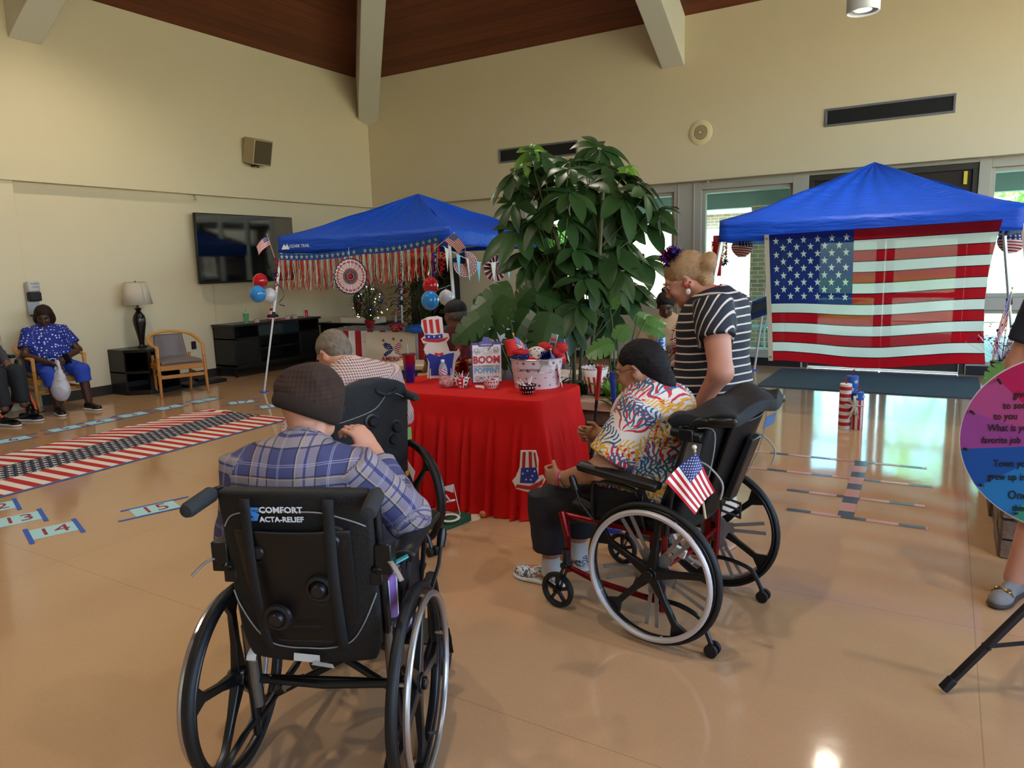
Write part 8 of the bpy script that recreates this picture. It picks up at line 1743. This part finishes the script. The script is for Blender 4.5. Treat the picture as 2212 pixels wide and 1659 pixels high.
# flag runner
ra, rb = V(-6.50, 1.3, 0), V(-6.68, 5.30, 0); rd = unit(rb-ra); rs_ = V(rd[1], -rd[0], 0); RL = np.linalg.norm(rb-ra)
def runp(t):
    u, v = t.uv(); x = u*RL; w_ = (v > .62)*((v-.62)*.5+((v*9+x*1.3).sin())*.035)+((x*2.3).sin())*.015; s = (((x+w_)/.135).fract()) < .5; c = t.mix(s, 'ddd3c6', 'b01a1c'); nav = v.near(.50+.0, .165)
    a = (x/.070); row = (v/.055); ia = (a+(row.floor() % 2)*.5).fract()-.5; ib = row.fract()-.5; return t.mix(nav, c, t.mix(t.star(ia*.070, ib*.074, .030), '161f3e', 'd6d0c4'))
rm_ = mat('runner_print', fn=runp, rough=.75)
def runf(u, v): p_ = ra+rd*RL*u+rs_*(v-.5)*-1.34+rs_*0; p_ = p_+V(0, 0, .004+.007*max(0, math.sin(u*38+v*5))*v*v+.004*math.sin(u*90+9*v)**2*v); e_ = (u > .985)*(v > .6); return p_+V(0, 0, .02)*(math.sin((v-.6)*8) if e_ else 0)
o = thing('flag_runner', 'long cloth runner with red stripes and a navy starred band laid on the floor', 'cloth', tuple((ra+rb)/2)); MB().grid(runf, 220, 26).build('cloth', rm_, o, world=True, smooth=180)
b = MB(); quad_on_floor(b, ra+rs_*.69, rb+rs_*.69, .035, .004); b.build('tape_edge', cm('2f62b8', .5), o, world=True); b = MB(); quad_on_floor(b, ra-rs_*.68, rb-rs_*.68, .02, .004); b.build('tape_edge', cm('2f62b8', .5), o, world=True)
# numbered sheets
m_sheet = cm('a3cfd3', .7); m_bt = cm('2257b3', .5)
def sheet(px, py, num, ang, label, tl=.50):
    c = gp(px, py); o = thing('numbered_sheet', label, 'paper sheet', (c[0], c[1], 0), R(ang), 'numbered paper sheets taped to the floor'); MB().b2((-.14, -.108, .001), (.14, .108, .002)).build('paper', m_sheet, o)
    for s in (-1, 1): (MB().b2((-tl/2+.03*s, s*.108-.012, .002), (tl/2+.03*s, s*.108+.012, .003)) if tl > .3 else MB().b2((s*.135-.014, -.18, .002), (s*.135+.014, .16, .003))).build('blue_tape', m_bt, o)
    if num: text('numeral', num, .21, cm('8d2433', .6), o, (0, 0, .002), (1, 0, 0), (0, 1, 0), world=False, sx=.9)
for px, py, nm, an, lb_ in ((28, 950, '6', 84, 'sheet numbered 6 at the left edge beyond the runner'), (140, 926, '5', 86, 'sheet numbered 5 beyond the runner'), (216, 911, '4', 88, "number sheet just left of the black shoes of the seated person"), (288, 896, '3', 86, "number sheet directly in front of the seated person's black shoes"), (366, 880, '2', 88, "number sheet just right of the black shoes of the seated person"), (441, 865, '1', 90, 'sheet numbered 1 below the empty oak armchair'), (522, 869, '17', 60, 'sheet numbered 17 beyond the far end of the runner'), (590, 877, '16', 62, 'sheet beside the brown knit cap at the far end of the runner')): sheet(px, py, nm, an, lb_, .44)
sheet(335, 1099, '15', 71, 'sheet numbered 15, alone between the runner and the nearest wheelchair', .44); sheet(116, 1146, '14', 71, 'sheet numbered 14 at the lower left', .26); sheet(40, 1122, '13', 71, 'sheet numbered 13 at the left edge beside number 14', .26); sheet(-14, 1098, '12', 71, 'sheet partly cut by the left edge beyond number 13', .26)
# ------------------------------------------------ right planter decoration, folded canopy bag, small flag on chair
pp_ = gd(2160, 815, 5.6); pp_[2] = .62; o = thing('star_tinsel_pot', 'dark pot with a spray of silver and red star tinsel on the right planter', 'decoration', tuple(pp_)); MB().lathe([(0, 0), (.05, 0), (.075, .12), (.07, .12), (0, .11)], (0, 0, 0), 18).build('pot', cm('17182a', .4), o)
rn = random.Random(12)
for k, m in enumerate((m_ts, m_tr, m_tb)):
    b = MB()
    for j in range(40): d = unit(V(rn.gauss(0, .5), rn.gauss(0, .5), 1)); L = rn.uniform(.1, .32); e_ = V(0, 0, .1)+d*L; b.prism(starpoly(rn.uniform(.010, .018)), .001, e_, *frame(unit(V(rn.gauss(0, 1), rn.gauss(0, 1), rn.gauss(0, 1))))[:2]); b.cyl((0, 0, .1), e_, .0008, n=3)
    b.build('star_wires', m, o, smooth=0)['kind'] = 'stuff'
b = MB(); tinsel(b, [(0, 0, .0), (-.02, -.08, -.01), (.01, -.12, .02)], .01, 160, .03, 5, .004); b.build('red_garland', m_tr, o, smooth=0)
hand_flag(pp_+V(0, 0, .1), gd(2187, 622, 5.6), .20, .28, 'small american flag standing in the star tinsel pot at the right', 1.2, side=-vr*.3-V(0, 0, .5))
lb = gd(2230, 850, 5.2); lb[2] = .56; split_plant('pale split-leaf plant reaching over the ledge of the right planter', lb, [(2170, 800, 5.0, 90, 200), (2150, 860, 4.9, 55, 195), (2205, 790, 5.2, 90, 150), (2190, 850, 5.1, 60, 160)], 8, m_monl)
w0 = gy(1655, 660, 8.6); o = thing('folded_canopy_bag', 'blue folded canopy bag with label leaning beside the large flag', 'bag', (w0[0], 8.6, w0[2])); ax = unit(V(1, .1, .42)); S = Sd(); S.box((0, 0, 0), (.42, .08, .095), np.array([ax, np.cross((0, 1, 0), ax)*-1, np.cross(ax, np.cross((0, 1, 0), ax)*-1)]).T if 0 else rot('Y', -22), .03); S.mesh('bag_body', cm('1a3f86', .6), o, .008, disp=folds(.006, 20, 2))
MB().prism([(-.26, -.03), (.02, -.03), (.02, .05), (-.26, .05)], .003, V(0, -.09, .0), rot('Y', -22)@V(1, 0, 0), rot('Y', -22)@V(0, 0, 1)).build('label_panel', cm('3a4a4c', .5), o); MB().prism([(.08, -.09), (.14, -.09), (.14, .06), (.08, .06)], .004, V(0, -.09, 0), rot('Y', -22)@V(1, 0, 0), rot('Y', -22)@V(0, 0, 1)).build('strap', m_black, o)
# patio chair outside
pcq = gy(1625, 760, 12.6); o = thing('patio_chair', 'white-blue metal patio chair outside the tall window', 'chair', (pcq[0], 12.6, -.02)); b = MB(); mm = cm('7f9aa6', .4, metal=.3)
for sx in (-1, 1): MB().tube(smooth_path([(sx*.24, -.2, 0), (sx*.22, -.15, .3), (sx*.22, -.15, .44)], 4), .014, 6).build('leg', mm, o); MB().tube(smooth_path([(sx*.26, .26, 0), (sx*.22, .2, .42), (sx*.23, .28, .9)], 4), .014, 6).build('leg', mm, o); MB().tube(smooth_path([(sx*.24, -.15, .44), (sx*.27, -.12, .64), (sx*.25, .2, .66)], 4), .012, 6).build('arm', mm, o)
MB().cyl((0, 0, .43), (0, 0, .45), .25, n=24).build('seat', mm, o)
for k in range(3): b.torus((-.13+.13*k, .27, .80), .055, .007, (0, 1, .1), 16, 5).torus((-.07+.13*k, .265, .70), .05, .007, (0, 1, .1), 16, 5)
b.tube([(-.23, .28, .88), (0, .29, .92), (.23, .28, .88)], .014, 6).tube([(-.23, .25, .62), (.23, .25, .62)], .01, 6).build('lattice_back', mm, o)
# small flag stuck in the right wheelchair
gpB = lambda x, y, z: np.array(mwo(chB) @ Vector((x, y, z)))
tpf = gd(1500, 966, 2.62); bsf = gd(1524, 1120, 2.62); o = thing('hand_flag', 'small american flag on a stick fixed to the back of the red-framed wheelchair', 'flag', tuple(bsf)); MB().cyl(bsf, tpf, .0045, n=8).build('stick', cm('c9b08a', .5), o, world=True); MB().ball(tpf, .009).build('finial', cm('d9d2c6', .4), o, world=True); MB().bar(bsf*.7+tpf*.3, gpB(-.25, -.07, .60), .008).build('clip', m_black, o, world=True)
c00, c10, c11, c01 = gd(1503, 975, 2.61), gd(1437, 1040, 2.58), gd(1501, 1111, 2.58), gd(1544, 1060, 2.61)   # top at the stick, far top ...
MB().grid(lambda u, v: (lambda a, b_: a*(1-(1-v))+b_*(1-v))(c00*(1-u)+c01*u*1, c10*(1-u)+c11*u)+vb*.012*math.sin(6*u+4*v), 24, 16).build('flag_cloth', m_flag, o, world=True, smooth=180)

# blue grip held in the far hand of the person in the coral blouse
hb_ = gd(1326, 862, 4.02); o = thing('golf_putter', 'toy putter with blue grip held upright by the person in the coral blouse', 'golf club', (hb_[0], hb_[1], .02)); tp_ = gd(1322, 803, 3.98); d = unit(tp_-hb_)
MB().cyl(tp_, tp_-d*.24, .0155, .0125, 14).build('grip', cm('1b2f92', .5), o, world=True); e_ = V(hb_[0]-.03, hb_[1]+.06, .03); MB().cyl(tp_-d*.23, e_, .0085, n=10).build('shaft', m_black, o, world=True); MB().box(e_, (.1, .03, .03)).build('club_head', cm('1b2f92', .5), o, world=True, bev=.004)
